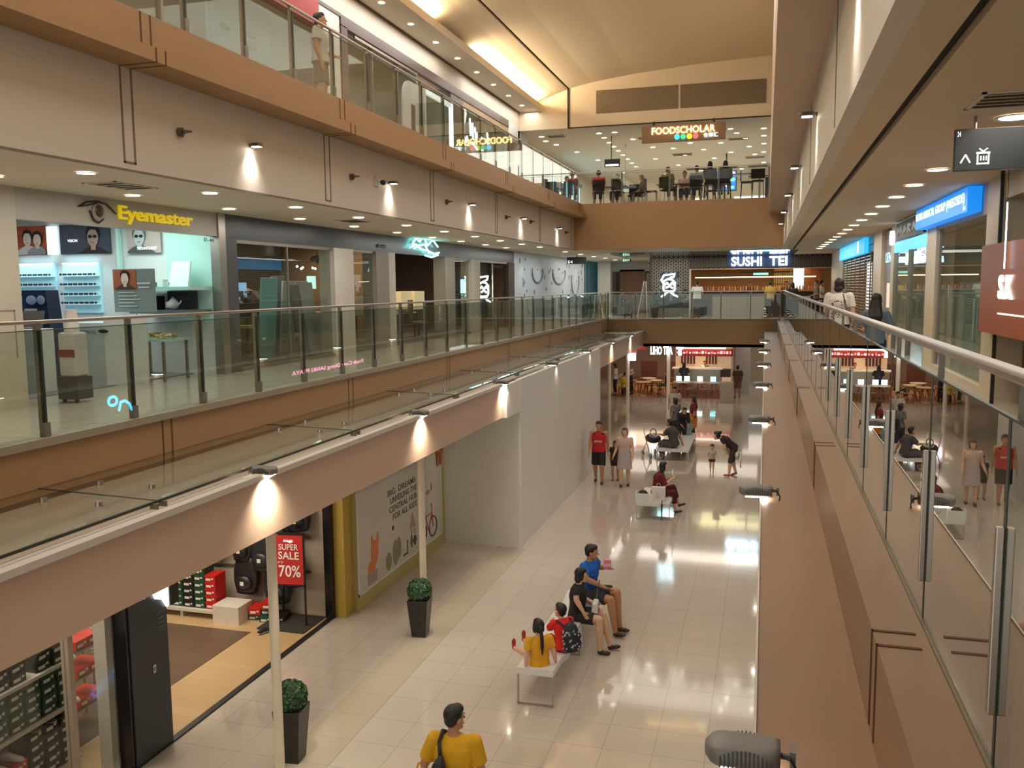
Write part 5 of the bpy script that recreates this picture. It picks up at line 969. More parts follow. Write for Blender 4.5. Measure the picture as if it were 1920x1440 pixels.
mb = MB(); mb.ball((PX, 14.72, .5), (.14, .18, .008), F, 14); mb.ball((PX, 15.05, .58), (.15, .26, .008), F, 14); mb.ball((PX, 15.2, .62), (.12, .22, .008), F, 14); mb.obj('printed_bushes', mat('print_green', '8b8a66', .6), t)
mb = MB(); mb.box(PX, 15.4, .38, PX+.006, 15.62, .42); mb.box(PX, 15.6, .38, PX+.006, 15.64, .66); mb.box(PX, 15.8, .45, PX+.006, 15.86, .7); mb.box(PX, 15.95, .45, PX+.006, 16.05, .65)
for k in range(5): mb.ball((PX, 15.8+.07*k, .56), (.03, .06, .006), F, 8, 4)
mb.obj('printed_figures', INK, t); mb = MB(); mb.prism([(0, 0), (.3, 0), (.15, .3)], (PX, 15.75, .85), Y3, Z3, (.006, 0, 0)); mb.box(PX, 15.82, .68, PX+.006, 15.86, .85); mb.box(PX, 15.98, .68, PX+.006, 16.02, .85); mb.obj('printed_swing', mat('print_rose', 'a88a80', .6), t)
PK = mat('bike_pink', 'b0605c', .5)
def ring(mb, cy, cz, r, th, n=26): mb.tube([(PX+.004, cy+r*math.cos(a*2*PI/n), cz+r*math.sin(a*2*PI/n)) for a in range(n+1)], th, 5)
mb = MB(); ring(mb, 16.42, .55, .2, .016); ring(mb, 17.0, .57, .21, .016); mb.obj('printed_wheels', mat('print_black', '3a3531', .5), t)
mb = MB(); mb.tube([(PX+.005, 16.42, .55), (PX+.005, 16.6, .85), (PX+.005, 16.95, .88), (PX+.005, 17.0, .57)], .014, 5); mb.tube([(PX+.005, 16.6, .85), (PX+.005, 16.72, .55), (PX+.005, 16.95, .88)], .014, 5); mb.tube([(PX+.005, 16.95, .88), (PX+.005, 16.92, 1.08)], .012, 5); mb.tube([(PX+.005, 16.6, .85), (PX+.005, 16.55, 1.0), (PX+.005, 16.42, 1.03)], .012, 5); ring(mb, 16.45, .98, .07, .01, 14); mb.obj('printed_bicycle', PK, t)
mb = MB(); mb.ball((PX, 16.75, 1.35), (.12, .05, .006), F); mb.ball((PX, 16.95, 1.42), (.05, .1, .006), F); mb.obj('printed_handlebar', PK, t)
mb = MB(); mb.ball((PX+.03, 17.35, 2.15), (.03, .1, .12)); mb.ball((PX+.03, 17.3, 1.95), (.025, .05, .16)); mb.ball((PX+.03, 17.48, 1.95), (.025, .05, .16)); mb.ball((PX+.03, 17.22, 2.12), (.025, .07, .04)); mb.ball((PX+.03, 17.5, 2.12), (.025, .07, .04)); tag(mb.obj('bow_ornament', mat('bow_orange', 'b06a48', .6), smooth=True), 'small orange bow ornament at the upper right corner of the mural', 'ornament')
# ================================================================ WHITE HOARDING BOX
S('wall_hoarding_front', mat('hoarding_white', 'e0dcd3', .55, var=.015, scale=.6), (-6.72, 17.75, 0, -5.05, 17.85, 2.95), (-5.05, 16.77, 2.97, -4.96, 17.75, 3.64)); S('wall_hoarding_side', mat('hoarding_white2', 'dedcd6', .5, var=.015, scale=.6), (-5.05, 17.75, 0, -4.95, 27.15, 3.655))
S('wall_ground_left_far', WHITE, (-7.3, 27.1, 0, -4.97, 27.2, 3.0))
# ================================================================ PLANTERS
def planter(label, x, y, h=.62):
    t = thing('planter', label, 'planter', (x, y, 0), .1, 'black square planters with clipped box balls'); mb = MB(); r0, r1 = .115, .17; rr = []
    for z, r in ((0, r0), (h, r1)): rr.append([(r*a, r*b, z) for a, b in ((-1, -1), (1, -1), (1, 1), (-1, 1))])
    mb.loft(rr); mb.obj('pot', mat('planter_black', '2a2928', .35), t, bevel=.006)
    mb = MB(); mb.ball((0, 0, h+.13), (.19, .19, .18), n=20, m=12); rnd = random.Random(int(y*10))
    for k in range(700):
        u, v = rnd.uniform(-1, 1), rnd.uniform(0, 2*PI); q = math.sqrt(1-u*u); d = Vector((q*math.cos(v), q*math.sin(v), u)); c = Vector((0, 0, h+.13))+Vector((d.x*.195, d.y*.195, d.z*.185))
        R = d.to_track_quat('Z', 'Y').to_matrix() @ Matrix.Rotation(rnd.uniform(-.7, .7), 3, 'X') @ Matrix.Rotation(rnd.uniform(-.7, .7), 3, 'Y'); mb.cur = k % 2; s_ = .016
        mb.add([c+R @ Vector(p) for p in ((-s_, -s_, 0), (s_, -s_, .004), (s_, s_, 0), (-s_, s_, .004))], [(0, 1, 2, 3)])
    mb.obj('foliage', [mat('box_leaf', '2c4a2e', .5, var=.3, scale=20), mat('box_leaf_light', '456b42', .5, var=.3, scale=20)], t); return t
planter('black planter with clipped green ball in front of the second white pole', -5.27, 12.74); planter('black planter with clipped green ball behind the nearest white pole', -5.33, 8.83, .66)
# ================================================================ BENCHES
def bench(label, pts, h, w=.5, rz=0, loc=(0, 0, 0), frames=()):
    """ribbon of white seat segments; pts = list of (x, y, z) centre line across segments, right vector x"""
    t = thing('bench', label, 'bench', loc, rz); mb = MB()
    for (a, b) in zip(pts[:-1], pts[1:]):
        a, b = Vector(a), Vector(b); d = (b-a); s = Vector((w/2, 0, 0)); th = Vector((0, 0, -.09))
        mb.add([a-s, a+s, b+s, b-s, a-s+th, a+s+th, b+s+th, b-s+th], [(0, 1, 2, 3), (7, 6, 5, 4), (0, 4, 5, 1), (1, 5, 6, 2), (2, 6, 7, 3), (3, 7, 4, 0)])
    mb.obj('seat', mat('bench_white', 'e2e1df', .3, var=.02), t)
    for (y, zt) in frames:
        mb = MB(); x0, x1 = -w/2+.01, w/2-.01
        for a, b in (((x0, y, zt), (x0, y, .012)), ((x0, y, .012), (x1, y, .012)), ((x1, y, .012), (x1, y, zt))): mb.beam(a, b, .022, .022)
        mb.obj('leg', STEEL, t)
    return t
BX, BY = -2.86, 10.86
bench('nearest white folded bench with steel loop legs, used by the family', [(0, 0, .52), (0, .5, .50), (0, .95, .38), (0, 1.5, .50), (0, 2.1, .50), (0, 2.6, .40), (0, 3.2, .5)], .5, .5, 0, (BX, BY, 0), ((.02, .45), (1.75, .43), (3.1, .42)))
bench('middle white bench with a box seat, under the woman in maroon', [(0, 0, .42), (0, .7, .42), (0, 1.1, .30), (0, 1.6, .42)], .42, .8, 0, (-2.5, 20.7, 0), ((.02, .36), (1.5, .36)))
bench('farthest white bench beside the stroller', [(0, 0, .40), (0, 1.0, .42), (0, 2.6, .42), (0, 3.2, .42)], .42, 1.0, 0, (-2.75, 27.9, 0), ((.05, .33), (3.1, .33)))
# ================================================================ TEA HOUSE AND BACK OF THE GROUND FLOOR
S('wall_ground_back', mat('rose_grey_wall', 'a98f83', .6, var=.03), (-16, 54, 0, -1.0, 54.2, 3.0)); S('wall_ground_back_right', mat('taupe_shutter', 'a39a84', .5), (-1.0, 53, 0, 3.2, 53.2, 2.2)); S('wall_ground_left_back', mat('rose_grey_wall', 'a98f83', .6), (-12, 38, 0, -11.8, 54, 3.0))
S('wall_back_band', emis('blue_band', '7fc6e8', .7), (-1.0, 52.9, 2.2, 3.2, 53, 2.5)); S('wall_back_band_top', WHITE, (-1.0, 52.95, 2.5, 3.2, 53.1, 3.0))
S('floor_tea_house', brickmat('tea_wood_floor', 'a8744c', '9a6844', '7d5436', 1.5, .15, .002, .5, .35), (-7.7, 43.9, 0, -1.9, 54, .012))
S('column_back', mat('column_lilac', 'b4aaa6', .5), (-1.45, 46.5, 0, -.7, 47.0, 3.0)); S('trim_22', mat('red_band', 'b0302c', .5), (-6.9, 43.6, 2.42, -5.7, 43.75, 2.62)); S('trim_23', emis('pale_band', 'd8eef2', .9), (-6.9, 43.55, 2.62, -5.2, 43.6, 2.66))
t = thing('shop_sign', 'glowing white LIHO TEA letters under the far wooden beam', 'sign'); text('letters', 'LIHO TEA', 1.06, .4, (-5.35, 43.0, 2.24), X3, Z3, emis('liho_white', 'e9fbff', 3.4), t, .05, .02)
mb = MB(); mb.prism([(0, .4), (.36, .4), (.34, .3), (.25, .28), (.27, 0), (.11, 0), (.12, .28), (.02, .3)], (-4.12, 42.95, 2.22), X3, Z3, (0, .05, 0)); mb.obj('emblem', emis('liho_white', 'e9fbff', 3.4), t); MB().box(-5.5, 43.05, 2.6, -3.0, 43.12, 2.98).obj('board', mat('dark_signboard', '3a2c26', .5), t)
t = thing('lantern_sign', 'glowing pink white cube lamp on the slim middle pole', 'lamp'); MB().box(-6.42, 43.0, 1.92, -6.1, 43.25, 2.3).obj('lamp_box', emis('pink_lamp', 'ffd9ee', 4), t); MB().box(-6.45, 43.0, 2.3, -6.05, 43.25, 2.42).obj('cap', mat('lamp_red', 'c4605a', .5, emit=.4), t)
# kiosk
t = thing('tea_kiosk', 'red and cream tea kiosk with lit menu boards and a white counter', 'kiosk')
MB().box(-4.5, 46.0, 0, -2.1, 46.5, 1.28).obj('counter_front', mat('kiosk_grey', 'b6a692', .5), t); MB().box(-4.6, 45.85, 1.28, -2.05, 46.55, 1.34).obj('counter_top', mat('kiosk_cream', 'f0dfc2', .4, emit=.15), t); MB().box(-4.6, 47.8, 0, -1.6, 48.0, 2.9).obj('back_wall', mat('kiosk_back', 'e8c9a0', .5, emit=.2), t)
MB().box(-4.4, 46.0, 1.95, -1.55, 46.1, 2.32).obj('menu_panel', mat('menu_red', '9c2f2a', .5, emit=.25), t); MB().box(-4.3, 45.9, 2.34, -1.9, 46.0, 2.40).obj('lamp_strip', emis('kiosk_strip', 'ffe4cc', 4), t); MB().box(-4.5, 46, 2.44, -1.5, 48, 2.5).obj('roof', mat('kiosk_roof', '7a2a24', .5), t); MB().box(-1.62, 46.0, 0, -1.52, 46.1, 2.5).obj('post', mat('kiosk_post', 'd9c4a8', .5), t)
rnd = random.Random(3); mb = MB()
for k in range(18):
    mb.cur = k % 2; x = -4.35+k*.155; mb.box(x, 45.98, 2.08, x+.06+.07*rnd.random(), 46.0, 2.08+.06+.08*rnd.random())
mb.obj('menu_print', [emis('menu_pale', 'ffd9cc', 1.2), emis('menu_pink', 'e88a80', .9)], t); mb = MB()
for k in range(9): x = -4.3+k*.16+(.5 if k > 4 else 0); mb = MB(); mb.box(x, 47.7, 1.4, x+.09, 47.8, 1.85); mb.obj('dispenser', mat('disp_red', '6e2420', .4), t)
pass; MB().box(-2.15, 45.9, .9, -1.65, 46.5, 1.28).obj('side_box', mat('side_dark', '4a2a24', .5), t)
spot('kiosk_light', (-3.2, 46.9, 2.42), 90, 150, (1, .78, .55), .3)
area('tea_house_light', (-5.5, 48.5, 2.9), (4, 5), 90, (1, .74, .5)); area('far_floor_light', (-3.2, 41, 2.9), (6, 3), 50, (1, .88, .74)); area('far_floor_light', (0, 48, 2.9), (2, 6), 30, (1, .9, .8))
tag(MB().box(-1.98, 42.4, 0, -1.38, 42.9, 1.0).obj('counter_block', mat('counter_taupe', '9c8f82', .4), bevel=.01), 'plain taupe box counter in front of the tea kiosk', 'counter')
for i, (x, c) in enumerate(((-4.15, 'd4f0f2'), (-3.75, 'c2ecf2'), (-3.1, 'eef2fa'), (-2.45, '8fe0ea'))):
    t = thing('lit_sign', '%s small glowing table sign below the tea counter, %s from the left' % (['pale', 'cyan white', 'white', 'turquoise'][i], ['first', 'second', 'third', 'fourth'][i]), 'sign', (x, 44.9, .74)); MB().box(-.13, 0, .02, .13, .06, .26).obj('lamp_box', emis('ts'+c, c, 2.2), t); MB().box(-.14, -.02, 0, .14, .08, .02).obj('base', WHITE, t)
WD = mat('chair_wood', '9a5b36', .5)
def rtable(lb, x, y, z=0, r=.42, h=.72, top='d8c0a4', grp='tea house tables'):
    t = thing('cafe_table', lb, 'table', (x, y, z), 0, grp); mb = MB(); mb.cone((0, 0, h-.03), (0, 0, h), r, r, 22); mb.obj('tabletop', mat('rt'+top, top, .4), t)
    for k in range(4): a = k*PI/2+.78; mb = MB(); mb.cone((r*.75*math.cos(a), r*.75*math.sin(a), 0), (r*.3*math.cos(a), r*.3*math.sin(a), h-.03), .018, .022, 8); mb.obj('leg', WD, t)
    return t
rtable('round table at the left of the lit signs before the tea counter', -3.95, 45.0, r=.5); rtable('round table at the middle of the lit signs before the tea counter', -3.1, 44.9, r=.36); rtable('round table by the turquoise sign', -2.4, 44.9, r=.34)
rtable('wooden table in the middle of the tea house seating', -5.9, 46.5); rtable('wooden table with a curved frame nearest the tea house edge', -5.9, 44.6, top='c98f60'); rtable('pale wooden table before the seated person in dark clothes', -5.45, 45.5, top='e2c7a2'); rtable('dark round table at the left of the tea house', -6.7, 45.2, top='6a5a58')
def wchair(lb, x, y, rz, c, z=0, grp='tea house chairs'):
    t = thing('cafe_chair', lb, 'chair', (x, y, z), rz, grp); mb = MB(); mb.cone((0, 0, .42), (0, 0, .46), .2, .21, 16); mb.obj('seat', c, t)
    for k in range(4): a = k*PI/2+.78; mb = MB(); mb.cone((.22*math.cos(a), .22*math.sin(a), 0), (.15*math.cos(a), .15*math.sin(a), .42), .015, .018, 7); mb.obj('leg', WD, t)
    mb = MB(); P = [(.2*math.cos(a), -.2*math.sin(a)*0-.17-.06*math.sin(a), .62+.12*math.sin(a)) for a in [k*PI/8 for k in range(9)]]; mb.tube(P, .02, 6)
    for x_ in (-.19, -.07, .07, .19): mb.cone((x_*.8, -.14, .45), (x_, -.2, .62+.1*(1-abs(x_)*4)), .01, .01, 5)
    mb.obj('backrest', c, t); return t
YEL = mat('chair_yellow', 'c98d1c', .5); GRN = mat('chair_olive', '8a7a2a', .5)
for i, (x, y, rz, c, lb) in enumerate(((-3.6, 44.2, 0, WD, 'brown chair with hoop back left of the middle stool before the tea kiosk'), (-2.85, 44.1, .2, WD, 'brown chair with hoop back in the middle before the tea kiosk'), (-2.3, 44.2, -.1, WD, 'brown chair nearest the taupe box counter'), (-4.1, 44.2, .3, WD, 'brown chair behind the crowd left of the tea tables'),
      (-7.0, 44.4, .3, YEL, 'bright yellow slatted chair near the slim leftmost pole'), (-4.75, 46.6, PI, YEL, 'orange yellow chair left of the tea counter'), (-5.2, 44.3, .1, GRN, 'olive green chair in the front row of the tea house'), (-4.9, 44.4, -.4, GRN, 'second olive green chair beside the rightmost slim pole'), (-5.7, 45.6, 0, WD, 'brown chair behind the curved wooden table'), (-6.4, 46.3, 1.0, WD, 'brown chair deep in the tea house on the left'))):
    wchair(lb, x, y, rz, c)
for i, (x, z) in enumerate(((-6.3, 1.0), (-4.9, 1.0))):
    tag(MB().box(x-.45, 50, .012, x+.45, 50.15, 1.35).obj('booth_seat', mat('booth_brown', '5c3428', .6), bevel=.02), ['left', 'right'][i]+' dark brown padded booth back on the tea house wall', 'booth')
t = thing('menu_stand', 'tilted white menu panels on a black stand at the tea house edge', 'stand'); mb = MB(); mb.obox((-6.9, 44.9, 1.1), (.9, .05, .12), Matrix.Rotation(-.45, 3, 'Y')); mb.obox((-6.8, 44.9, .98), (.8, .05, .08), Matrix.Rotation(-.45, 3, 'Y')); mb.obj('panels', WHITE, t); MB().box(-7.1, 44.95, 0, -6.5, 45.05, 1.0).obj('body', mat('stand_dark', '2e2227', .5), t)
# ================================================================ RIGHT SHOPS on L1 (X = 2.8)
PIER = mat('pier_cream', 'cdbfa6', .45); RX = 2.8
S('wall_right_piers', PIER, (RX, 12.28, F1, RX+.3, 13.1, 6.93), (RX, 16.7, F1, RX+.3, 17.6, 6.93), (RX, 21.9, F1, RX+.3, 22.4, 6.93), (RX, 24.2, F1, RX+.3, 25.9, 6.93), (RX, 36.05, F1, RX+.3, 42, 6.93))
S('wall_right_header', mat('header_cream', 'b8a68c', .5), (RX+.02, Y0, 6.62, RX+.2, 12.28, 6.93), (RX+.02, 13.1, 6.5, RX+.2, 16.7, 6.93), (RX+.1, 26, 6.5, RX+.2, 36, 6.93)); S('wall_right_base', PIER, (RX, 13.1, F1, RX+.1, 16.7, F1+.1))
S('wall_right_back', mat('right_shop_back', '9d9884', .6), (6.2, Y0, F1, 6.3, 42, 6.93)); S('ceiling_right_shops', CEILP, (RX+.1, Y0, 6.7, 6.3, 42, 6.72))
for y in (12.9, 17.2, 22.2, 25.4): S('wall_right_partition_%d' % int(y), mat('right_shop_back', '9d9884', .6), (RX+.1, y, F1, 6.2, y+.08, 6.7))
area('clinic_light', (4.5, 15, 6.65), (1.5, 2), 24, (1, .95, .82)); area('screen_shop_light', (4.5, 19.6, 6.65), (1.5, 2), 45, (1, .97, .8)); area('right_near_light', (4.3, 9.5, 6.6), (1.5, 3), 16, (1, .8, .65))
t = thing('shop_sign', 'bright blue clinic sign with white letters over the right walkway', 'sign'); MB().box(2.62, 13.42, 6.56, RX+.0, 17.75, 6.90).obj('panel', emis('clinic_blue', '1478d4', .85), t); text('letters', 'NOVA MEDICAL GROUP (WESTSIDE)', 4.1, .17, (2.615, 17.68, 6.66), -Y3, Z3, emis('sign_pale', 'd9ecf5', 1.0), t, .006, .012); text('caption', 'BY', .15, .05, (2.615, 13.65, 6.59), -Y3, Z3, emis('sign_pale', 'd9ecf5', 1.0), t, .004)
t = thing('shop_window', 'tall clinic window with a frosted panel and white shelves inside', 'shop window')
for a, b in ((13.12, 16.6),): MB().box(RX+.05, a, F1+.1, RX+.06, b, 6.5).obj('pane', GLS, t)
MB().box(RX+.03, 16.55, F1+.1, RX+.1, 16.68, 6.5).obj('frame', mat('frame_grey', '8a8478', .4), t); MB().box(RX+.062, 13.15, F1+.5, RX+.066, 14.95, 5.6).obj('frosted_film', mat('frost', '9db0a6', .6, var=.03), t)
MB().box(RX+.03, 15.6, F1+.6, RX+.05, 15.66, 5.55).obj('door_handle', STEEL, t)
for i, z in enumerate((5.75, 6.0, 5.35)):
    t = thing('wall_shelf', ['middle', 'top', 'lowest'][i]+' white lit shelf with small goods inside the clinic', 'shelf'); MB().box(5.3, 13.3, z, 5.6, 16.9, z+.03).obj('shelf', SHOPW, t); mb = MB(); rnd = random.Random(i)
    for k in range(14): mb.cur = k % 2; mb.box(5.3+.05, 13.4+k*.23, z+.03, 5.45, 13.5+k*.23, z+.06+.12*rnd.random())
    mb.obj('small_goods', [mat('goods_w', 'd8d4c4', .5), mat('goods_d', '6a6456', .5)], t)
# orange sign board
t = thing('shop_sign', 'large orange wood sign board with white S.K lettering at the right edge', 'sign'); MB().box(2.66, 8.2, 4.97, 2.76, 12.62, 6.06).obj('board', mat('orange_board', 'a85a3a', .4, var=.12, scale=1.5, stretch=(1, .3, 3)), t)
text('letters', 'S.K', .62, .28, (2.655, 11.62, 5.40), -Y3, Z3, emis('sk_white', 'f4f6ee', 1.6), t, .02, .02); MB().box(2.65, 10.2, 5.22, 2.66, 11.65, 5.235).obj('underline', emis('sk_white', 'f4f6ee', 1.6), t); mb = MB()
for y in (9.0, 12.0):
    for z0, z1 in ((6.06, 6.93), (F1, 4.97)): mb = MB(); mb.box(2.7, y, z0, 2.74, y+.04, z1); mb.obj('post', BLACK, t)
S('wall_right_near', mat('near_brown', '6a5648', .5), (3.4, Y0, F1, 3.5, 12.3, 6.9)); t = thing('neon_tube', 'thin vertical white neon tube over the orange sign', 'light'); mb = MB(); mb.cone((2.62, 11.3, 5.75), (2.62, 11.3, 6.5), .008, .008, 8); mb.obj('lamp_tube', emis('neon_tube', 'eaf4ff', 3), t); mb = MB(); mb.cone((2.62, 11.3, 6.5), (2.62, 11.3, 6.93), .004, .004, 5); mb.obj('hanger', BLACK, t)
tag(MB().box(2.85, 9.8, 6.1, 2.9, 11.1, 6.5).obj('screen', emis('shop_screen', '9cc8f0', 1.2)), 'light blue screen above the orange sign at the right edge', 'screen')
# screen shop
t = thing('glazed_shop', 'shop front with two bright white screens and a blue strip on the right walkway', 'shop front'); MB().box(RX, 17.6, 6.28, RX+.12, 21.9, 6.5).obj('blue_strip', emis('strip_blue', '58b4ea', 1.0), t); MB().box(RX+.05, 17.6, F1, RX+.06, 21.9, 6.28).obj('pane', GLS, t)
for i, (a, b) in enumerate(((17.9, 19.0), (19.8, 21.6))): MB().box(3.0, a, 6.0, 3.05, b, 6.26).obj('screen', emis('screen_white', 'e6f4fa', 2.4), t)
mb = MB()
for y in (17.6, 19.7, 21.85): mb.box(RX, y, F1, RX+.1, y+.05, 6.28)
mb.obj('frame', STEELD, t)
t = thing('shop_sign', 'dark sign with white script and a round lamp over the screen shop', 'sign'); MB().box(RX-.06, 17.7, 6.52, RX, 21.2, 6.88).obj('board', mat('dark_signboard', '3a2c26', .5), t); strokes('letters', [[(0, 0), (.1, .9), (.4, .3), (.6, .95), (.8, .1)], [(1.0, .1), (1.15, .9), (1.4, .5), (1.2, .3)], [(1.7, .1), (1.7, .9), (2.1, .8), (1.75, .5), (2.1, .1)], [(2.4, .2), (2.6, .9), (2.8, .2), (3.0, .8)]], (RX-.07, 20.9, 6.6), -Y3*.85, Z3*.2, mat('sign_grey_white', 'b8c0c4', .5, emit=.2), t, .018); mb = MB(); mb.cone((RX-.14, 21.5, 6.6), (RX-.06, 21.5, 6.6), .16, .16, 18); mb.obj('round_lamp', emis('round_lamp', 'e9f4fa', 1.6), t)
for i, (x, y, h, c, lb) in enumerate(((5.2, 18.3, 1.9, '8a8468', 'tall olive cabinet inside the screen shop'), (5.0, 20.3, 1.1, '7a7a60', 'low cabinet inside the screen shop'), (4.2, 19.2, 1.2, '5d5b4c', 'dark narrow stand inside the screen shop'))): tag(MB().box(x, y-.3, F1, x+.5, y+.4, F1+h).obj('cabinet', mat('cabinet'+c, c, .5)), lb, 'cabinet')
t = thing('shop_sign', 'grey panel with pale lettering between two piers of the right walkway', 'sign'); MB().box(RX+.1, 22.45, F1, RX+.2, 24.15, 6.9).obj('panel', mat('panel_lilac', '8f8c94', .5), t); text('letters', 'LENS', 1.3, .25, (RX+.09, 24.0, 6.1), -Y3, Z3, emis('pale_blue_letters', 'a9d4ec', 1.0), t, .01); MB().box(RX+.08, 22.7, 5.0, RX+.1, 23.6, 5.6).obj('lit_case', mat('lit_case', 'd8cbb8', .5, emit=.5), t)
# roller shutter
t = thing('roller_shutter', 'grille roller shutter with pale slats under a blue sign at the far right', 'shutter'); mb = MB()
for k in range(26): mb.box(RX+.05, 26.9, F1+.06+k*.092, RX+.09, 35.95, F1+.095+k*.092)
mb.obj('slats', mat('slat_cream', 'b8a890', .4, .3), t); mb = MB()
for k in range(7): mb = MB(); mb.box(RX+.03, 26.9+k*1.5, F1, RX+.06, 26.95+k*1.5, 6.5); mb.obj('guide', STEELD, t)
pass; tag(MB().box(RX-.12, 27.2, 6.46, RX, 36, 6.9).obj('shop_sign', emis('sky_sign', '2fa4e0', .9)), 'plain sky blue light sign above the roller shutter', 'sign'); MB().box(RX-.13, 28.8, 6.5, RX-.12, 29.1, 6.86).obj('mark', WL, bpy.data.objects[[o.name for o in COL.objects if o.name.startswith('shop_sign')][-1]])
S('wall_right_shutter_shop', mat('shutter_dark', '6b5040', .6), (4.5, 26, F1, 4.6, 42, 6.93))

# shop signs on the void side of the right beam; seen only mirrored in the left railing glass
t = thing('neon_sign', 'blue neon squiggle on the right beam face, mirrored in the left railing glass', 'sign')
strokes('tubes', [[(0, 0), (.26, .02), (.34, .42), (.52, .62), (.68, .58), (.76, .12)], [(1.0+.17*math.cos(a*PI/8), .72+.26*math.sin(a*PI/8)) for a in range(17)]], (0, 16.1, 3.02), -Y3*.75, Z3*.36, emis('neon_blue', '22a8ff', 14), t, .03).scale = (.12, 1, 1)
t = thing('shop_sign', 'pink glowing word sign on the right beam face, mirrored in the left railing glass', 'sign')
text('letters', 'Fresh Cook Dining SANKI PRAYA', 4.7, .16, (-.001, 27.4, 3.04), -Y3, Z3, emis('neon_pink', 'ff9ec8', 4), t, .002)
# ================================================================ PEOPLE
SK = {'light': 'd8ae90', 'tan': 'b98664', 'brown': '8f6246'}
def skinm(c): return mat('skin_'+c, SK[c], .55, var=.04)
def remesh(mb, name, mats, vox, parent=None, smooth=4, fac=.5):
    me0 = mb.mesh('tmp', mats); o = bpy.data.objects.new('tmp', me0); COL.objects.link(o)
    r = o.modifiers.new('r', 'REMESH'); r.mode = 'VOXEL'; r.voxel_size = vox; r.use_smooth_shade = True
    if smooth: sm = o.modifiers.new('s', 'SMOOTH'); sm.iterations = smooth; sm.factor = fac
    me = bake(o); bpy.data.objects.remove(o); me.name = name
    me.materials.clear(); me.materials.append(mats)
    me.polygons.foreach_set('use_smooth', [True]*len(me.polygons))
    ob = bpy.data.objects.new(name, me); COL.objects.link(ob)
    if parent: ob.parent = parent
    return ob
STAND = dict(pel=(0, 0, .95), chest=(0, .0, 1.27), neck=(0, -.01, 1.47), head=(0, .02, 1.63), shL=(-.19, -.01, 1.42), shR=(.19, -.01, 1.42), elL=(-.235, -.02, 1.13), elR=(.235, -.02, 1.13),
             wrL=(-.25, .06, .88), wrR=(.25, .06, .88), hpL=(-.09, 0, .92), hpR=(.09, 0, .92), knL=(-.1, .03, .50), knR=(.1, .03, .50), anL=(-.1, -.02, .08), anR=(.1, -.02, .08))
def walk(d=.16, lead='L'):
    s = 1 if lead == 'L' else -1
    return dict(knL=(-.1, .06+s*.11, .51), knR=(.1, .06-s*.05, .50), anL=(-.1, s*d, .09), anR=(.1, -s*d-.04, .13 if s > 0 else .09), elL=(-.24, -.02-s*.06, 1.13), elR=(.24, -.02+s*.05, 1.13), wrL=(-.25, .05-s*.12, .89), wrR=(.25, .08+s*.12, .90))
def sit(seat=.45, legs='down', hands='lap'):
    z = seat+.10; u = z-.95
    d = dict(pel=(0, 0, z), chest=(0, .02, 1.27+u), neck=(0, .03, 1.47+u), head=(0, .07, 1.63+u), shL=(-.19, .02, 1.42+u), shR=(.19, .02, 1.42+u), elL=(-.23, .06, 1.14+u), elR=(.23, .06, 1.14+u), wrL=(-.14, .26, 1.04+u), wrR=(.14, .26, 1.04+u),
             hpL=(-.09, .03, z-.02), hpR=(.09, .03, z-.02), knL=(-.12, .43, z+.01), knR=(.12, .43, z+.01), anL=(-.12, .44, .08), anR=(.12, .44, .08))
    return d
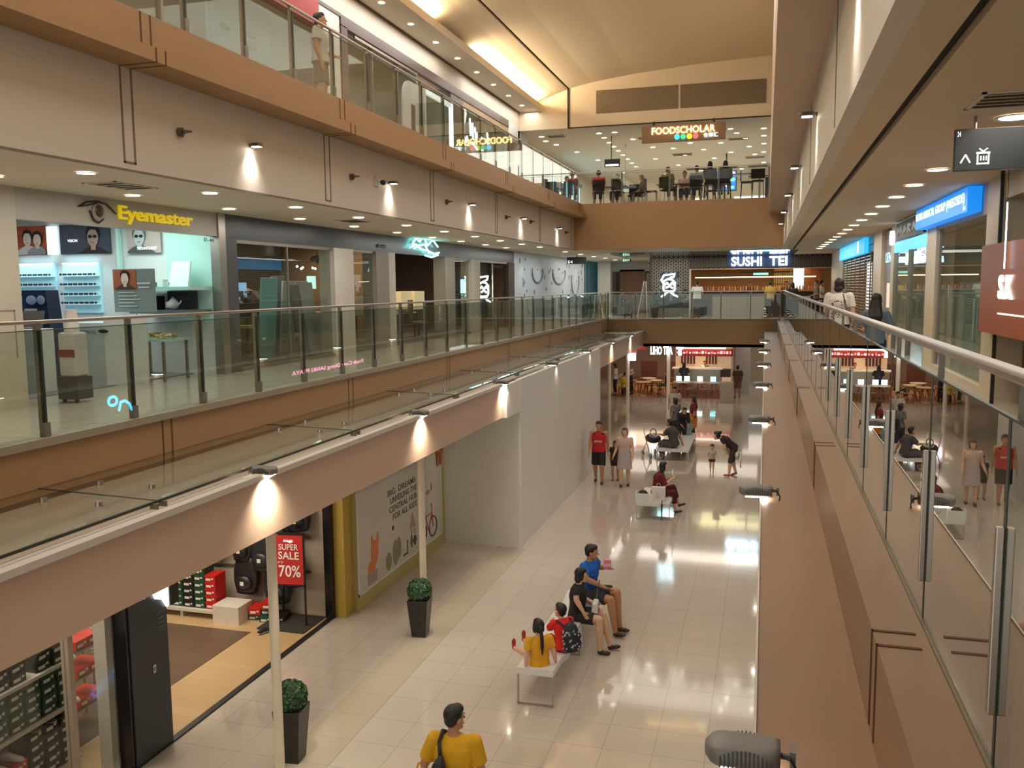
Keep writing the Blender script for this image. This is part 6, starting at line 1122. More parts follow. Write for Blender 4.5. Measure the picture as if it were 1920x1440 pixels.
def person(label, loc, rz, h=1.7, base=None, P=None, skin='tan', top=('888888', .5), bottom=('333333', .9), hair=('1c1715', 'short'), shoes='2a2724', look=0, nod=0, hs=1.08, vox=.012, girth=1.06, dress=None, group=None, face=True, bare=False, cat='person', tank=False, neckw=.064, pattern=None, sit_=False):
    J = dict(STAND); J.update(base or {}); J.update(P or {})
    J = {k: Vector(v) for k, v in J.items()}; s = h/1.75; J['head'] = J['head']-(J['head']-J['neck']).normalized()*.012
    up = (J['chest']-J['pel']).normalized(); right = (J['shR']-J['shL']).normalized()
    sm = skinm(skin); hm = mat('hair_'+hair[0], hair[0], .5, var=.2, scale=40)
    # head frame
    hz = (J['head']-J['neck']).normalized()*.35+Vector((0, 0, 1))*.65; hz.normalize()
    fwd = right.cross(hz)*-1; fwd = hz.cross(right).normalized(); R = Matrix.Rotation(math.radians(look), 3, hz); R2 = Matrix.Rotation(math.radians(-nod), 3, right)
    fx = R @ (R2 @ right); fy = R @ (R2 @ fwd); fz = R @ (R2 @ hz); hd = J['head']; k = hs
    F = (fx, fy, fz)
    def hp(a, b, c): return hd+fx*a*k+fy*b*k+fz*c*k
    g = girth
    def torso(e, zlo=0.0, neck=True):
        pel, ch, nk = J['pel'], J['chest'], J['neck']; a = up; secs = [(pel-a*(.10-zlo), .125*g+e, .095*g+e), (pel-a*(.02), .165*g+e, .115*g+e), (pel.lerp(ch, .35), .145*g+e, .10*g+e), (pel.lerp(ch, .65), .145*g+e, .10*g+e), (ch, .165*g+e, .115*g+e), (ch.lerp(nk, .5), .165*g+e, .10*g+e), (ch.lerp(nk, .82), .12+e, .075+e), (nk+a*.005, neckw+(e*.4), .058+(e*.4))]
        return secs
    body = MB(); body.eloft(torso(0), right, 18)
    for sd in 'LR':
        sg = -1 if sd == 'L' else 1; sh, el, wr, hpn, kn, an = (J[x+sd] for x in ('sh', 'el', 'wr', 'hp', 'kn', 'an'))
        body.cap(J['chest'].lerp(J['neck'], .62)+right*sg*.07, sh, .055, .056*g)
        body.cap(sh, el, .054*g, .042*g); body.cap(el, el.lerp(wr, .35), .042*g, .041*g); body.cap(el.lerp(wr, .3), wr, .040*g, .028)
        body.cap(hpn, kn, .092*g, .062*g); calf = kn.lerp(an, .3); body.cap(kn, calf, .060*g, .062*g); body.cap(calf, an, .060*g, .038)
        # hand: palm, four bent fingers, thumb
        d = (wr-el).normalized(); side = right*sg; side = (side-d*side.dot(d)).normalized(); nrm = d.cross(side).normalized()*sg*-1
        inn = -side; palm = wr+d*.045
        fa = nrm.cross(d).normalized()
        fwdh = (Vector((0, 1, 0))-d*d.y); fwdh = fwdh.normalized() if fwdh.length > .2 else nrm
        body.ball(palm, (.018, .038, .05), (inn, fwdh, d), 10, 6)
        for q in range(4):
            o = palm+d*.035+fwdh*(.026-.0175*q); L = (.036, .042, .039, .031)[q]; m1 = o+d*L+inn*.006; m2 = m1+d*L*.6+inn*.018; body.cap(o, m1, .0095, .0088, 7); body.cap(m1, m2, .0088, .0075, 7)
        t0 = wr+d*.02+fwdh*.03; t1 = t0+fwdh*.026+d*.022; t2 = t1+d*.028+fwdh*.004; body.cap(t0, t1, .0115, .010, 7); body.cap(t1, t2, .010, .008, 7)
        if bare or shoes is None: body.ball(an+Vector((0, .07, -.05)), (.038, .11, .03), None, 12, 7)
        else: body.ball(an+Vector((0, .03, -.035)), (.03, .06, .03), None, 10, 6)
    body.cap(J['neck']-up*.03, hp(0, -.02, -.06), .054, .05)
    body.ball(hp(0, -.005, .03), (.076*k, .095*k, .095*k), F, 16, 10); body.ball(hp(0, .018, -.04), (.06*k, .07*k, .075*k), F, 16, 9)
    body.cap(hp(0, .085, .012), hp(0, .108, -.018), .010*k, .014*k, 8); body.ball(hp(0, .082, -.062), (.026*k, .014*k, .012*k), F, 10, 6); body.ball(hp(0, .07, -.098), (.028*k, .022*k, .018*k), F, 10, 6)
    for sg in (-1, 1): body.ball(hp(sg*.078, -.005, .0), (.012*k, .022*k, .032*k), F, 8, 6)
    root = remesh(body, 'person', sm, vox); root.location = loc; root.rotation_euler = (0, 0, rz); root.scale = (s, s, s)
    tag(root, label, cat, group)
    # clothes
    if top:
        mb = MB(); secs = torso(.026); secs[0] = (J['pel']-up*.055, .172*g+.022, .122*g+.022)
        if tank: secs = secs[:-1]+[(J['neck']-up*.035, neckw+.03, .066)]
        mb.eloft(secs, right, 20); sl = top[1]
        for sd in 'LR':
            sg = -1 if sd == 'L' else 1; sh, el, wr = J['sh'+sd], J['el'+sd], J['wr'+sd]
            if tank: mb.cap(J['chest'].lerp(J['neck'], .55)+right*sg*.08, J['chest'].lerp(J['neck'], .62)+right*sg*.13, .062, .05)
            else:
                mb.cap(J['chest'].lerp(J['neck'], .62)+right*sg*.07, sh, .066, .068*g)
                if sl <= 1: mb.cone(sh, sh.lerp(el, sl), .070*g, .073*g); mb.ball(sh, .070*g)
                else: mb.cap(sh, el, .068*g, .056*g); mb.cone(el, el.lerp(wr, sl-1), .056*g, .046)
        remesh(mb, 'shirt', pattern or mat('cloth_'+top[0], top[0], .8, var=.08, scale=14), vox, root, 3)
    if dress:
        c, L, w1 = dress; mb = MB()
        if sit_:
            mb.eloft([(J['pel']+up*.25, .16*g, .12*g), (J['pel']+up*.06, .19*g, .15*g), (J['pel']-up*.06, .2*g, .17*g)], right, 20)
            kn = (J['knL']+J['knR'])/2; mb.eloft([(J['pel']-Vector((0, .08, 0)), .19*g, .10), (J['pel'].lerp(kn, .5), .20*g, .11), (kn+Vector((0, .03, .0)), .19*g, .10)], right, 20)
            if L > .5: mb.eloft([(kn+Vector((0, .03, .04)), .18*g, .09), (kn+Vector((0, .04, -.25)), .18*g, .08)], right, 20)
        else:
            mb.eloft([(J['pel']+up*.26, .155*g, .115*g), (J['pel']+up*.1, .17*g, .13*g), (J['pel']-Vector((0, 0, .08)), .195*g, .15*g), (J['pel']-Vector((0, -.02, L)), w1, w1*.8)], right, 22)
        remesh(mb, 'skirt', mat('cloth_'+c, c, .8, var=.08, scale=14), vox, root, 3)
    if bottom:
        mb = MB(); mb.eloft([(J['pel']+up*.10, .146*g+.004, .103*g+.004), (J['pel']+up*.0, .17*g+.010, .12*g+.010), (J['pel']-up*.08, .145*g+.01, .11*g+.01)], right, 20)
        for sd in 'LR':
            hpn, kn, an = J['hp'+sd], J['kn'+sd], J['an'+sd]; L = bottom[1]
            if L <= 1: q = hpn.lerp(kn, L); mb.ball(hpn, .104*g); mb.cone(hpn, q, .104*g, .096*g, 16)
            else: mb.cap(hpn, kn, .104*g, .076*g, 16); mb.cone(kn, kn.lerp(an, L-1), .077*g, .066*g, 16)
        remesh(mb, 'trousers' if bottom[1] > 1.2 else 'shorts', mat('cloth_'+bottom[0], bottom[0], .8, var=.06, scale=14), vox, root, 3)
    if shoes and not bare:
        for sd in 'LR':
            an, kn = J['an'+sd], J['kn'+sd]; sh = (an-kn).normalized(); fy_ = Vector((0, 1, 0)); fy_ = (fy_-sh*fy_.dot(sh)); fy_ = fy_.normalized() if fy_.length > .25 else Vector((0, 0, 1)); fx_ = fy_.cross(-sh).normalized()
            mb = MB(); mb.ball(an+sh*.035+fy_*.01, (.042, .06, .045), (fx_, fy_, sh), 12, 7); mb.ball(an+sh*.045+fy_*.10, (.045, .085, .034), (fx_, fy_, sh), 12, 7)
            remesh(mb, 'shoe', mat('leather_'+shoes, shoes, .5), max(.008, vox*.8), root, 2)
    # hair
    mb = MB(); st = hair[1]; bx = .0 if st == 'thin' else .006
    mb.ball(hp(0, -.022, .045), (.082*k+bx, .092*k, .094*k), F, 18, 10); mb.ball(hp(0, .03, .085), (.066*k, .058*k, .05*k), F, 14, 8); mb.ball(hp(0, -.05, -.01), (.072*k, .055*k, .06*k), F, 14, 8)
    if st in ('bob', 'long', 'pony', 'bun'):
        for sg in (-1, 1): mb.ball(hp(sg*.068, -.01, -.005), (.022*k, .05*k, .07*k), F, 10, 7)
    if st == 'bob': mb.ball(hp(0, -.05, -.06), (.085*k, .055*k, .07*k), F, 14, 8)
    if st == 'long': mb.eloft([(hp(0, -.045, .03), .084*k, .06*k), (hp(0, -.06, -.06), .098*k, .062*k), (hp(0, -.075, -.15), .112*k, .055*k), (J['chest'].lerp(J['neck'], .35)-fwd*.125, .115, .038), (J['chest'].lerp(J['neck'], -.1)-fwd*.135, .08, .022)], right, 14)
    if st == 'pony': mb.ball(hp(0, -.125, .02), .03*k); mb.eloft([(hp(0, -.13, .02), .024, .024), (hp(0, -.165, -.09), .036, .03), (hp(0, -.17, -.22), .034, .026), (hp(0, -.17, -.36), .012, .01)], right, 10)
    if st == 'bun': mb.ball(hp(0, -.11, .085), .045*k)
    remesh(mb, 'hair', hm, max(.009, vox*.8), root, 2)
    if face:
        for sg in (-1, 1):
            mb = MB(); mb.ball(hp(sg*.03, .083, .016), (.0135*k, .006*k, .007*k), F, 8, 5); mb.cur = 1; mb.ball(hp(sg*.03, .087, .016), (.006*k, .004*k, .006*k), F, 8, 5); mb.ball(hp(sg*.031, .087, .037), (.018*k, .004*k, .0035*k), F, 8, 5)
            mb.obj('eye', [mat('eye_white', 'd9d2c8', .3), mat('eye_dark', '1d1512', .3)], root, smooth=True)
        mb = MB(); mb.ball(hp(0, .094, -.062), (.021*k, .005*k, .006*k), F, 10, 5); mb.obj('mouth', mat('lips', 'a0584c', .5), root, smooth=True)
    root['_J'] = 0; del root['_J']
    return root, J, (fx, fy, fz, hd)
def extra(mb, name, m, root, smooth=True): return mb.obj(name, m, root, smooth=smooth)
KID = 1.25
N = .008
# 1 man in yellow, foreground, walking away; seen from behind
p, J, hf = person('man in yellow T-shirt with black sling backpack, seen from behind', (-2.70, 7.30, 0), .12, 1.74, walk(.18), dict(elL=(-.30, .02, 1.15), wrL=(-.36, .18, 1.02)), 'tan', ('d9a514', .75), ('2f3138', 1.9), ('1a1614', 'short'), '333333', look=-42, vox=.008, girth=1.08, hs=1.02)
t = thing('sling_backpack', 'black sling backpack worn on the back of the man in yellow', 'bag', (-2.70, 7.30, 0), .12); mb = MB()
mb.eloft([((-.13, -.19, .93), .05, .03), ((-.13, -.215, 1.0), .095, .06), ((-.12, -.215, 1.15), .09, .065), ((-.10, -.20, 1.28), .055, .045), ((-.09, -.17, 1.34), .02, .02)], X3, 16); remesh(mb, 'body', mat('sling_black', '20232b', .5, var=.2, scale=20), .008, t, 3)
mb = MB(); mb.tube([(-.10, -.17, 1.33), (-.12, -.12, 1.44), (-.11, -.02, 1.50), (-.10, .08, 1.44), (-.08, .15, 1.3)], .018, 8); mb.tube([(-.06, -.2, 1.2), (.04, -.18, 1.05), (.12, -.16, .93), (.17, -.05, .88)], .015, 8); mb.obj('strap', mat('strap_dark', '2a2422', .6), t, smooth=True)
mb = MB(); mb.box(-.15, -.285, 1.02, -.13, -.28, 1.07); mb.obj('logo_patch', mat('patch_grey', 'a9b0b8', .5), t)
t = thing('carrier_bag', 'yellow carrier bag held in the left hand of the man in yellow', 'bag', (-3.09, 7.44, .60)); mb = MB(); mb.loft([[(-.14, -.06, 0), (.14, -.06, 0), (.14, .06, 0), (-.14, .06, 0)], [(-.15, -.07, .2), (.15, -.07, .2), (.15, .07, .2), (-.15, .07, .2)], [(-.12, -.02, .34), (.12, -.02, .34), (.12, .02, .34), (-.12, .02, .34)]]); mb.obj('body', mat('bag_yellow', 'd9a21c', .5, var=.1), t, bevel=.01); mb = MB(); mb.tube([(-.07, 0, .33), (-.04, 0, .44), (.04, 0, .44), (.07, 0, .33)], .01, 6); mb.obj('handle', mat('bag_yellow', 'd9a21c', .5), t, smooth=True)
# 2 girl on the bench, facing away to the left, legs stretched
seatz = .50
p, J, hf = person('girl in yellow T-shirt with black ponytail, seated on the near bench', (BX+.02, BY+.18, 0), .55, 1.32, sit(.57), dict(wrL=(-.27, -.03, .69), wrR=(.30, -.02, .69), elL=(-.25, -.03, .88), elR=(.26, -.03, .88), knL=(-.13, .42, .72), knR=(.06, .42, .74), anL=(-.22, .86, .66), anR=(-.02, .88, .78)), 'light', ('e0a420', .6), ('d8c0a8', .4), ('17120f', 'pony'), 'a03028', look=0, hs=1.22, vox=.007)
# 3 boy in red
p, J, hf = person('boy in red shirt with dark patterned backpack, hunched on the near bench', (BX+.20, BY+.98, 0), .75, 1.32, sit(.52), dict(chest=(0, .08, .92), neck=(0, .15, 1.10), head=(0, .20, 1.25), shL=(-.18, .13, 1.05), shR=(.18, .13, 1.05), elL=(-.2, .3, .88), elR=(.2, .3, .88), wrL=(-.08, .42, .95), wrR=(.06, .44, .93), knL=(-.16, .4, .68), knR=(.16, .4, .68), anL=(-.2, .62, .3), anR=(.2, .62, .3)), 'light', ('d8261c', .75), ('b8221c', .9), ('1b1512', 'short'), '2a2a2e', look=18, nod=-12, hs=1.2, vox=.007)
t = thing('school_backpack', 'dark navy backpack with small pale pattern on the back of the boy in red', 'bag', (BX+.20, BY+.98, 0), .75); mb = MB()
mb.eloft([((.02, -.17, .44), .10, .05), ((.02, -.17, .5), .14, .085), ((.02, -.15, .65), .14, .09), ((.02, -.09, .79), .10, .06), ((.02, -.06, .83), .04, .03)], X3, 16); b = remesh(mb, 'body', mat('pack_navy', '1d2233', .6, var=.2, scale=20), .01, t, 3); mb = MB(); rnd = random.Random(5)
for k in range(46): a = rnd.uniform(PI, 2*PI); z = rnd.uniform(.5, .76); q = 1.02-.5*max(0, z-.68); mb.obox((.02+.148*q*math.cos(a), -.155+.096*q*math.sin(a)+(z-.6)*.12, z), (.016, .016, .022), Matrix.Rotation(rnd.uniform(0, 3), 3, 'Z'))
mb.obj('printed_pattern', mat('pack_print', 'b9bccb', .5), t)
for sx in (-1, 1): mb = MB(); mb.tube([(.02+sx*.07, -.1, .78), (sx*.11, .03, .84), (sx*.115, .17, .80), (sx*.12, .18, .66)], .014, 6); mb.obj('strap', mat('pack_navy', '1d2233', .6), t, smooth=True)
# 4 woman in black
p, J, hf = person('woman in black polo leaning on her hand on the near bench', (BX+.16, BY+1.98, 0), -1.55, 1.58, sit(.54), dict(elR=(.27, .04, .97), wrR=(.26, .16, .76), wrL=(-.12, .3, .78), knL=(-.12, .42, .60), knR=(.12, .40, .60), anL=(-.10, .55, .08), anR=(.14, .42, .08)), 'light', ('1b1a1c', .55), ('2a2622', .75), ('14100f', 'bob'), '2c2420', look=22, vox=.007, girth=1.12, hs=1.04)
t = thing('handbag', 'white and grey handbag on the lap of the woman in black', 'bag', (BX+.44, BY+2.02, .62), -1.5); mb = MB(); mb.loft([[(-.13, -.05, 0), (.13, -.05, 0), (.13, .05, 0), (-.13, .05, 0)], [(-.12, -.04, .16), (.12, -.04, .16), (.12, .04, .16), (-.12, .04, .16)]]); mb.obj('body', mat('handbag_white', 'dcdad6', .4), t, bevel=.02); MB().box(-.132, -.055, 0, -.04, .055, .1).obj('grey_end', mat('handbag_grey', '5e5c5c', .4), t); mb = MB(); mb.tube([(-.1, 0, .16), (-.16, .02, .32), (-.05, .06, .48)], .008, 6); mb.obj('strap', mat('handbag_grey', '5e5c5c', .4), t)
# 5 man in blue
p, J, hf = person('man in bright blue polo sitting at the far end of the near bench', (BX+.16, BY+2.86, 0), -1.85, 1.72, sit(.54), dict(elL=(-.25, .07, .99), wrL=(-.2, .26, 1.02), elR=(.25, .1, .93), wrR=(.08, .36, .78), knL=(-.13, .46, .66), knR=(.10, .46, .60), anL=(-.12, .52, .08), anR=(.12, .56, .08)), 'tan', ('1763c0', .6), ('2c2c30', .8), ('15110f', 'short'), '33291f', look=20, vox=.007, girth=1.12)
t = thing('pink_package', 'pink packet held by the man in blue', 'package', (BX+.46, BY+2.98, .98), .2); MB().box(-.06, -.04, 0, .06, .04, .17).obj('body', mat('packet_pink', 'e08aa0', .5), t, bevel=.01); MB().box(-.065, -.045, .06, .065, .045, .1).obj('band', mat('packet_pale', 'efc6cf', .5), t)
# 6 woman in maroon on the middle bench
p, J, hf = person('woman in maroon blouse and cropped maroon trousers, reading a phone on the middle bench', (-2.50, 21.45, 0), -1.35, 1.6, sit(.46), dict(chest=(0, .06, .93), neck=(0, .14, 1.10), head=(0, .2, 1.26), shL=(-.19, .12, 1.04), shR=(.19, .12, 1.04), elL=(-.22, .2, .8), elR=(.22, .2, .8), wrL=(-.1, .4, .95), wrR=(.1, .4, .95), anL=(-.12, .62, .2), anR=(.1, .5, .08), knL=(-.12, .46, .66)), 'light', ('6a1822', 1.0), ('5a1620', 1.6), ('1a1312', 'long'), '2b2624', look=0, nod=-18, vox=.012, girth=1.12)
t = thing('mobile_phone', 'white phone in the hands of the woman in maroon', 'phone', (-2.1, 21.45, .94), 0); MB().box(-.006, -.045, 0, .006, .045, .16).obj('body', mat('phone_white', 'e8e8e8', .3), t, bevel=.003); MB().box(-.009, -.04, .01, -.006, .04, .15).obj('screen', emis('phone_screen', 'dfe8ee', .8), t)
t = thing('handbag', 'black bag in an open white box at the left end of the middle bench', 'bag', (-2.75, 20.86, .42)); mb = MB(); mb.ball((0, 0, .13), (.13, .09, .14), n=14); mb.obj('body', BLACK, t, smooth=True); MB().box(-.18, -.12, 0, .18, -.1, .2).obj('side', SHOPW, t); MB().box(-.18, -.1, 0, -.16, .12, .22).obj('side', SHOPW, t)
t = thing('paper_bag', 'white paper bag with a grey mark standing on the middle bench', 'bag', (-2.38, 20.86, .42)); MB().box(-.16, -.07, 0, .16, .07, .36).obj('body', mat('paperbag_white', 'dddbd6', .5), t); text('mark', 'U', .07, .09, (-.04, -.072, .1), X3, Z3, mat('grey_letters', '8c9090', .5), t, .003); mb = MB(); mb.tube([(-.06, 0, .36), (-.03, 0, .44), (.03, 0, .44), (.06, 0, .36)], .006, 6); mb.obj('handle', mat('cord_white', 'cfccc4', .5), t)
t = thing('umbrella', 'folded black umbrella hanging off the front of the middle bench', 'umbrella', (-2.28, 20.66, .0)); mb = MB(); mb.cone((0, 0, .0), (0, 0, .40), .006, .022); mb.obj('canopy', BLACK, t); mb = MB(); mb.tube([(0, 0, .4), (0, 0, .46), (.02, .01, .5)], .01, 6); mb.obj('handle', BLACK, t)
# 7-9 family walking
p, J, hf = person('man in red and black sleeveless sports vest and black shorts, walking towards the camera', (-4.48, 24.36, 0), PI+.08, 1.78, walk(.1), dict(), 'tan', ('b51f28', 0), ('1a1c20', .95), ('1d1814', 'short'), '3a2c22', vox=.010, tank=True, girth=1.1, nod=-4)
text('shirt_number', 'UPTOWN', .22, .06, (.12, .150, 1.17), -X3, Z3, mat('print_white', 'e6dcd8', .6), p, .006, .02)
mb = MB()
for sg in (-1, 1): mb.ball((sg*.11, .02, 1.405), (.055, .10, .03), n=12)
mb.obj('shoulder_panel', mat('vest_black', '1d1b20', .8), p, smooth=True)
p, J, hf = person('small child in dark clothes between the vest man and the dress woman', (-4.07, 24.75, 0), PI-.1, 1.15, walk(.08, 'R'), dict(wrL=(-.25, .05, 1.05), elL=(-.26, .0, 1.15)), 'tan', ('33262c', .5), ('2a2228', .6), ('241a16', 'long'), '3a2c22', hs=1.3, vox=.012)
p, J, hf = person('woman in pale sleeveless dress with short brown hair, walking with the child', (-3.70, 24.1, 0), PI+.1, 1.66, walk(.13, 'R'), dict(wrR=(.32, .1, .92)), 'light', ('c3aca0', 0), None, ('5a3c28', 'bob'), '3a2c22', dress=('b3a6a8', .42, .23), tank=True, vox=.010, nod=-5)
# 10 toddler
p, J, hf = person('toddler in pale top and dark shorts walking alone in the middle of the floor', (-1.45, 26.6, 0), PI, .78, walk(.07), dict(elL=(-.27, .02, 1.2), wrL=(-.38, .1, 1.02), elR=(.27, .02, 1.2), wrR=(.38, .1, 1.02), head=(0, .02, 1.69)), 'light', ('b3aaa0', .7), ('3a2f28', .55), ('1f1916', 'short'), '7a6050', hs=1.75, vox=.02, girth=1.25)
# 11 mother bending
p, J, hf = person('woman in dark top bending down beside the toddler with a white hoop bag', (-.92, 26.15, 0), PI/2+.25, 1.62, None, dict(pel=(0, -.12, .92), chest=(0, .12, 1.13), neck=(0, .28, 1.24), head=(0, .42, 1.30), shL=(-.18, .22, 1.2), shR=(.18, .22, 1.2), elL=(-.2, .2, .95), elR=(.2, .1, .93), wrL=(-.1, .1, .78), wrR=(.12, .0, .72), hpL=(-.09, -.12, .88), hpR=(.09, -.12, .88), knL=(-.1, .0, .48), knR=(.1, -.12, .48), anL=(-.1, .03, .08), anR=(.1, -.22, .1)), 'light', ('2b2228', .5), ('3c2a2a', 1.05), ('171312', 'bun'), 'a0483c', nod=-15, vox=.012, girth=1.05)
t = thing('hoop_bag', 'white round hoop bag hanging from the arm of the bending woman', 'bag', (-.60, 26.0, .52)); mb = MB(); P = [(.0, .19*math.cos(a*PI/12), .0+.22*math.sin(a*PI/12)) for a in range(25)]; mb.tube(P, .018, 6); mb.obj('hoop', mat('hoop_white', 'cfc8c0', .4), t, smooth=True); mb = MB(); mb.ball((-.1, 0, .12), (.07, .11, .12)); mb.obj('body', mat('hoop_bag', 'b9b2b0', .4), t, smooth=True)
# 12 adult in grey on the far bench, stroller
p, J, hf = person('adult in dark grey shirt and trousers seated on the farthest bench beside the stroller', (-2.72, 28.15, 0), 1.25, 1.68, sit(.46), dict(chest=(0, .08, .92), neck=(0, .16, 1.10), head=(0, .2, 1.25), shL=(-.2, .13, 1.04), shR=(.2, .13, 1.04), elL=(-.22, .28, .86), wrL=(-.12, .5, .86), elR=(.3, -.05, .8), wrR=(.36, -.12, .56)), 'tan', ('4b4446', .8), ('56555a', 1.7), ('1a1615', 'short'), 'd8d8d8', nod=-15, vox=.013, girth=1.2)
t = thing('stroller', 'dark stroller with silver frame in front of the farthest bench', 'stroller', (-3.45, 28.55, 0), .5); mb = MB(); mb.ball((0, 0, .62), (.25, .32, .16), n=18); mb.obj('seat', mat('stroller_black', '262629', .6), t, smooth=True); mb = MB(); mb.ball((-.02, -.12, .72), (.16, .16, .1), n=14); mb.obj('blanket', mat('blanket_white', 'c9c6c2', .7), t, smooth=True)
mb = MB(); mb.tube([(-.22, -.3, .1), (-.22, .1, .6), (-.2, .45, 1.02), (.2, .45, 1.02), (.22, .1, .6), (.22, -.3, .1)], .014, 7); mb.tube([(-.22, .35, .1), (-.22, -.05, .58)], .014); mb.tube([(.22, .35, .1), (.22, -.05, .58)], .014); mb.obj('frame', STEEL, t)
mb = MB(); mb.tube([(.1*math.cos(a*PI/8)-.1, -.25, .85+.12*math.sin(a*PI/8)) for a in range(17)], .014, 6); mb.obj('handle_loop', BLACK, t)
for sx in (-1, 1):
    for yy in (-.32, .36): mb = MB(); mb.cone((sx*.22-.02, yy, .09), (sx*.22+.02, yy, .09), .09, .09, 16); mb.obj('wheel', STEELD, t)
# 13-18 cluster behind
person('person in grey and dark patterned top standing behind the farthest bench', (-3.0, 31.3, 0), PI/2-.6, 1.62, None, dict(wrR=(.18, .26, 1.1), elR=(.24, .06, 1.13)), 'tan', ('6a6864', .7), ('2d2c30', 1.8), ('2b2421', 'bob'), '2a2724', vox=.016, nod=-10, pattern=mat('mottled_top', '6d6b68', .8, var=.6, scale=9))
person('person in dark jacket leaning over the farthest bench from behind', (-2.72, 30.6, 0), PI+.5, 1.6, None, dict(pel=(0, -.1, .9), chest=(0, .08, 1.18), neck=(0, .2, 1.32), head=(0, .3, 1.42), shL=(-.19, .14, 1.27), shR=(.19, .14, 1.27), elL=(-.2, .2, 1.0), elR=(.2, .2, 1.0), wrL=(-.12, .36, .85), wrR=(.12, .36, .85)), 'tan', ('1e1e24', 1.6), ('232328', 1.8), ('191515', 'short'), '2a2724', vox=.016, nod=-10)
person('person in pale shirt, farthest back in the group by the far bench', (-3.35, 34.6, 0), PI, 1.64, None, None, 'tan', ('b5b3a2', .6), ('3b3b3e', 1.8), ('17120f', 'short'), '2a2724', vox=.016)
person('child in light blue T-shirt sitting on the farthest bench with back to the camera', (-2.5, 30.75, 0), .1, 1.12, sit(.62), None, 'tan', ('7fa3a8', .6), ('4a4a50', .9), ('1a1513', 'short'), '3a3a3a', hs=1.3, vox=.016)
person('woman in maroon jersey and orange skirt standing at the far bench', (-2.42, 31.9, 0), PI/2+.2, 1.62, None, None, 'tan', ('6f1a26', .7), ('22252c', 1.8), ('3a1618', 'long'), '1f1f22', dress=('d9822a', .42, .19), vox=.014)
# ground floor, far
person('person in brown top and shorts walking past the taupe counter at the far right', (-1.25, 44.6, 0), .2, 1.62, walk(.05), None, 'brown', ('54362c', .8), ('6a4c3c', .95), ('1a1412', 'short'), '2a201c', vox=.02, face=False)
person('woman in dark top and navy skirt standing at the tea counter', (-3.95, 45.55, 0), 0, 1.64, None, dict(wrR=(.2, .25, 1.1), wrL=(-.2, .25, 1.1), elR=(.25, .05, 1.13), elL=(-.25, .05, 1.13)), 'light', ('33222a', .8), None, ('1c1214', 'long'), '5a3a34', dress=('1c2638', .42, .2), vox=.02, face=False)
person('tea kiosk worker in white with a red cap behind the counter', (-3.0, 46.95, 0), PI+.3, 1.65, None, dict(wrR=(.2, .25, 1.1), wrL=(-.2, .25, 1.1)), 'light', ('e8d9b8', .8), ('4a3a34', 1.8), ('a82a2a', 'short'), '2a2724', vox=.02)
person('person in white top standing at the dark shop table behind the slim leftmost pole', (-7.35, 44.6, 0), PI/2, 1.62, None, dict(wrR=(.2, .25, 1.05), wrL=(-.2, .25, 1.05)), 'light', ('cfc8b8', .8), ('23242c', 1.8), ('1c1412', 'bob'), '2a2724', vox=.02, face=False)
person('person in bright yellow top sitting by the slim leftmost pole', (-6.85, 44.4, 0), -.4, 1.55, sit(.46), None, 'tan', ('dccb1e', .8), ('2a2a2e', 1.7), ('1c1412', 'short'), '2a2724', vox=.02, face=False)
person('person in black sitting at the pale wooden tea house table', (-4.75, 45.4, 0), PI/2, 1.6, sit(.46), None, 'light', ('1e1c20', 1.5), ('26262a', 1.7), ('16110f', 'bob'), '2a2724', vox=.02, face=False)
# L1
SU = F1+.0
person('worker in white shirt with back turned at the sushi restaurant entrance', (-3.05, 41.6, SU), 0, 1.68, None, dict(wrR=(.16, .22, 1.05), wrL=(-.16, .22, 1.05), elL=(-.25, .03, 1.15), elR=(.25, .03, 1.15)), 'tan', ('cfd2cd', .8), ('1b1c20', 1.9), ('1a1412', 'short'), '1a1a1c', vox=.018, face=False)
for i, (x, y, c, a, lb) in enumerate(((-.75, 44.2, '2c2a2e', PI, 'sushi chef in dark cap behind the counter left of the yellow shirt'), (.2, 41.5, 'c09a3a', -.2, 'person in yellow top and dark trousers beside the glass display case'), (.95, 44.4, '24262a', PI, 'chef in black behind the counter just left of the railing end'), (2.15, 41.0, '7a6a5a', PI/2, 'person with reddish hair at the white table in the restaurant'), (2.45, 42.9, 'd8d0bc', -PI/2, 'person in pale shirt facing the pale lit panel'))):
    person(lb, (x, y, SU), a, 1.64, None, dict(wrR=(.16, .22, 1.05), wrL=(-.16, .22, 1.05)), 'tan', (c, .8), ('232428', 1.8), (('1a1412', '1c1c1c', '1a1412', '5c2a20', '1a1412')[i], 'short'), '1a1a1c', vox=.02, face=(i == 0))
person('person in dark top seated at the restaurant front right of the railing end', (1.15, 40.9, SU), .4, 1.66, sit(.75), None, 'tan', ('3a2a2a', .9), ('232428', 1.8), ('2a1a16', 'bob'), '1a1a1c', vox=.02, face=False)
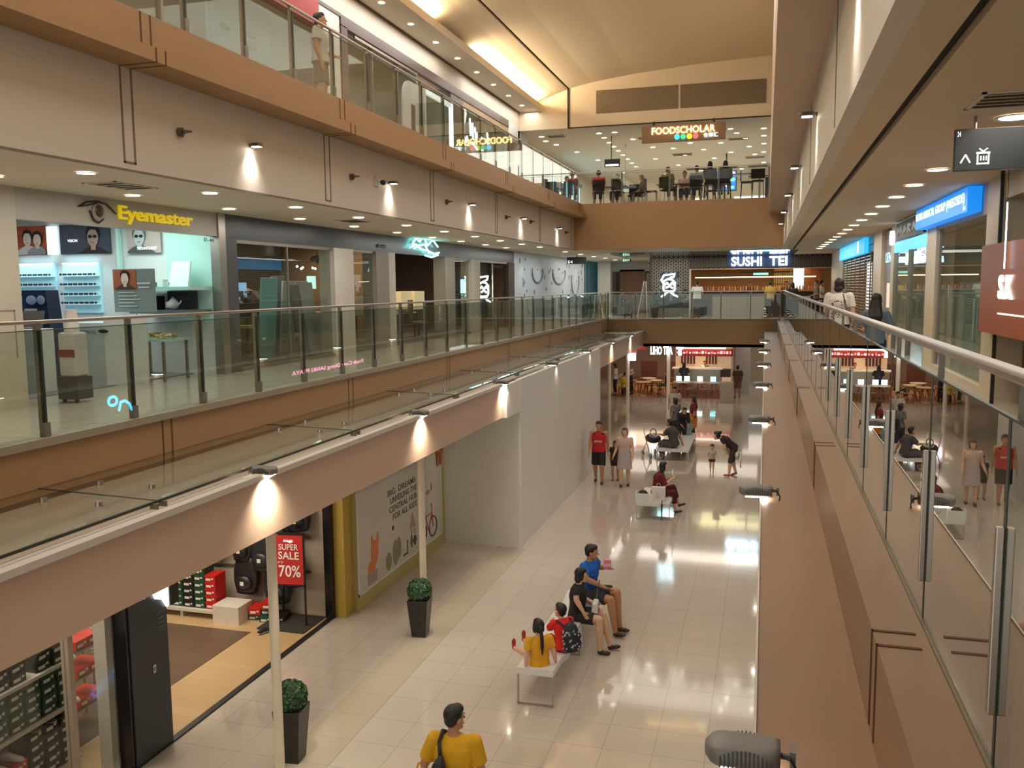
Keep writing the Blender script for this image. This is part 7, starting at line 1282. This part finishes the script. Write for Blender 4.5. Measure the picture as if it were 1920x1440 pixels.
# man in white patterned tee on the right walkway
MX = 1.2
p, J, hf = person('person in white printed T-shirt with brown shoulder strap behind the right railing', (MX, 15.9, SU), -.25, 1.585, None, dict(elR=(.25, -.02, 1.13), wrR=(.22, .1, .95), wrL=(-.1, .25, 1.05)), 'light', ('dcd5c9', .7), ('2b2b30', 1.6), ('241712', 'bob'), '2a2724', look=-15, vox=.009, girth=1.05, hs=1.05)
mb = MB(); rnd = random.Random(12)
for k in range(70):
    x = rnd.uniform(-.10, .08); z = rnd.uniform(1.02, 1.34); mb.obox((x, -.128-.006*math.cos(x*9)*0-(.006 if z > 1.15 else .0), z), (rnd.uniform(.006, .03), .012, rnd.uniform(.006, .02)), Matrix.Rotation(rnd.uniform(0, 3), 3, 'Y'))
extra(mb, 'printed_pattern', mat('print_black', '3a3531', .5), p, False); mb = MB(); mb.tube([(.06, .06, 1.46), (.08, -.07, 1.45), (.13, -.13, 1.3), (.2, -.11, 1.05), (.22, -.02, .95)], .016, 8); extra(mb, 'shoulder_strap', mat('strap_brown', '6b4a38', .6), p)
p, J, hf = person('girl with very long black hair and blue grey top on the right walkway', (1.42, 12.6, SU), -.15, 1.37, None, dict(shL=(-.165, -.01, 1.40), shR=(.165, -.01, 1.40), elL=(-.19, .02, 1.13), wrL=(-.17, .2, 1.05), elR=(.25, .0, 1.13), wrR=(.2, .2, 1.05)), 'light', ('5f7486', .8), ('2b2b33', 1.6), ('120f10', 'long'), '2a2724', look=-10, vox=.009, hs=1.0, girth=.88)
person('person sitting with a bag beyond the far left railing end', (-7.0, 44.2, SU), -1.2, 1.62, sit(.5), None, 'tan', ('2e3d38', .8), ('2d2f30', 1.8), ('15120f', 'short'), '2a2724', vox=.02, face=False)
tag(MB().box(-7.35, 43.8, SU, -6.7, 44.5, SU+.48).obj('seat_block', mat('seat_dark', '3a3833', .6), bevel=.01), 'dark low block seat beyond the far left railing end', 'seat')
# L2
p, J, hf = person('person in white shirt and grey shorts standing at the upper left railing', (-7.5, 14.2, 8.60), -PI/2+.3, 1.72, None, dict(elL=(-.25, .04, 1.14), wrL=(-.16, .24, 1.05)), 'tan', ('c6c2bc', .6), ('5c5046', .9), ('1d1714', 'short'), '9a7a60', look=10, nod=-12, vox=.010, girth=1.15)
FS = 8.60
for (x, y, rz, c, hr, bt, lb, kw) in ((-6.1, 33.1, .3, 'c83a3e', ('201410', 'short'), '2a2a2c', 'person in red seated at the left end of the food hall railing', {}), (-5.6, 34.5, PI-.2, 'd8d4cc', ('1c1614', 'short'), '3a3a3c', 'person in white facing the person in red across the table', {}), (-3.55, 33.05, -.3, '8a8450', ('5a4c42', 'short'), '3a3a30', 'person in olive shirt seated with back to the railing', {}),
        (-3.05, 34.5, PI, 'd0a698', ('1c1614', 'short'), '3a3a3c', 'person in pinkish top facing the olive shirt', {}), (-2.5, 33.05, 0, '8f979a', ('191614', 'short'), '2c2c2e', 'man in grey shirt seated with back to the railing', {})):
    person(lb, (x, y, FS), rz, 1.66, sit(.47), None, 'tan', (c, .7), (bt, 1.6), hr, '2a2724', vox=.018, face=False)
for i, (x, lb) in enumerate(((-2.05, 'left'), (-1.5, 'right'))):
    person(lb+' of two women with long dark hair and black tops on tall stools', (x, 33.42, FS), (0, .05)[i], 1.66, sit(.66), dict(anL=(-.12, .3, .42), anR=(.12, .3, .42)), 'light', ('18171a', 1.3), ('6e5a50', .9), ('1c1516', 'long'), '2a2724', vox=.016, face=False)
person('person with bluish grey long scarf seated behind a post in the food hall', (-4.65, 34.6, FS), PI/2, 1.6, sit(.46), None, 'tan', ('50555c', 1.2), ('3a3d42', 1.6), ('3a3f45', 'long'), '2a2724', vox=.018, face=False)
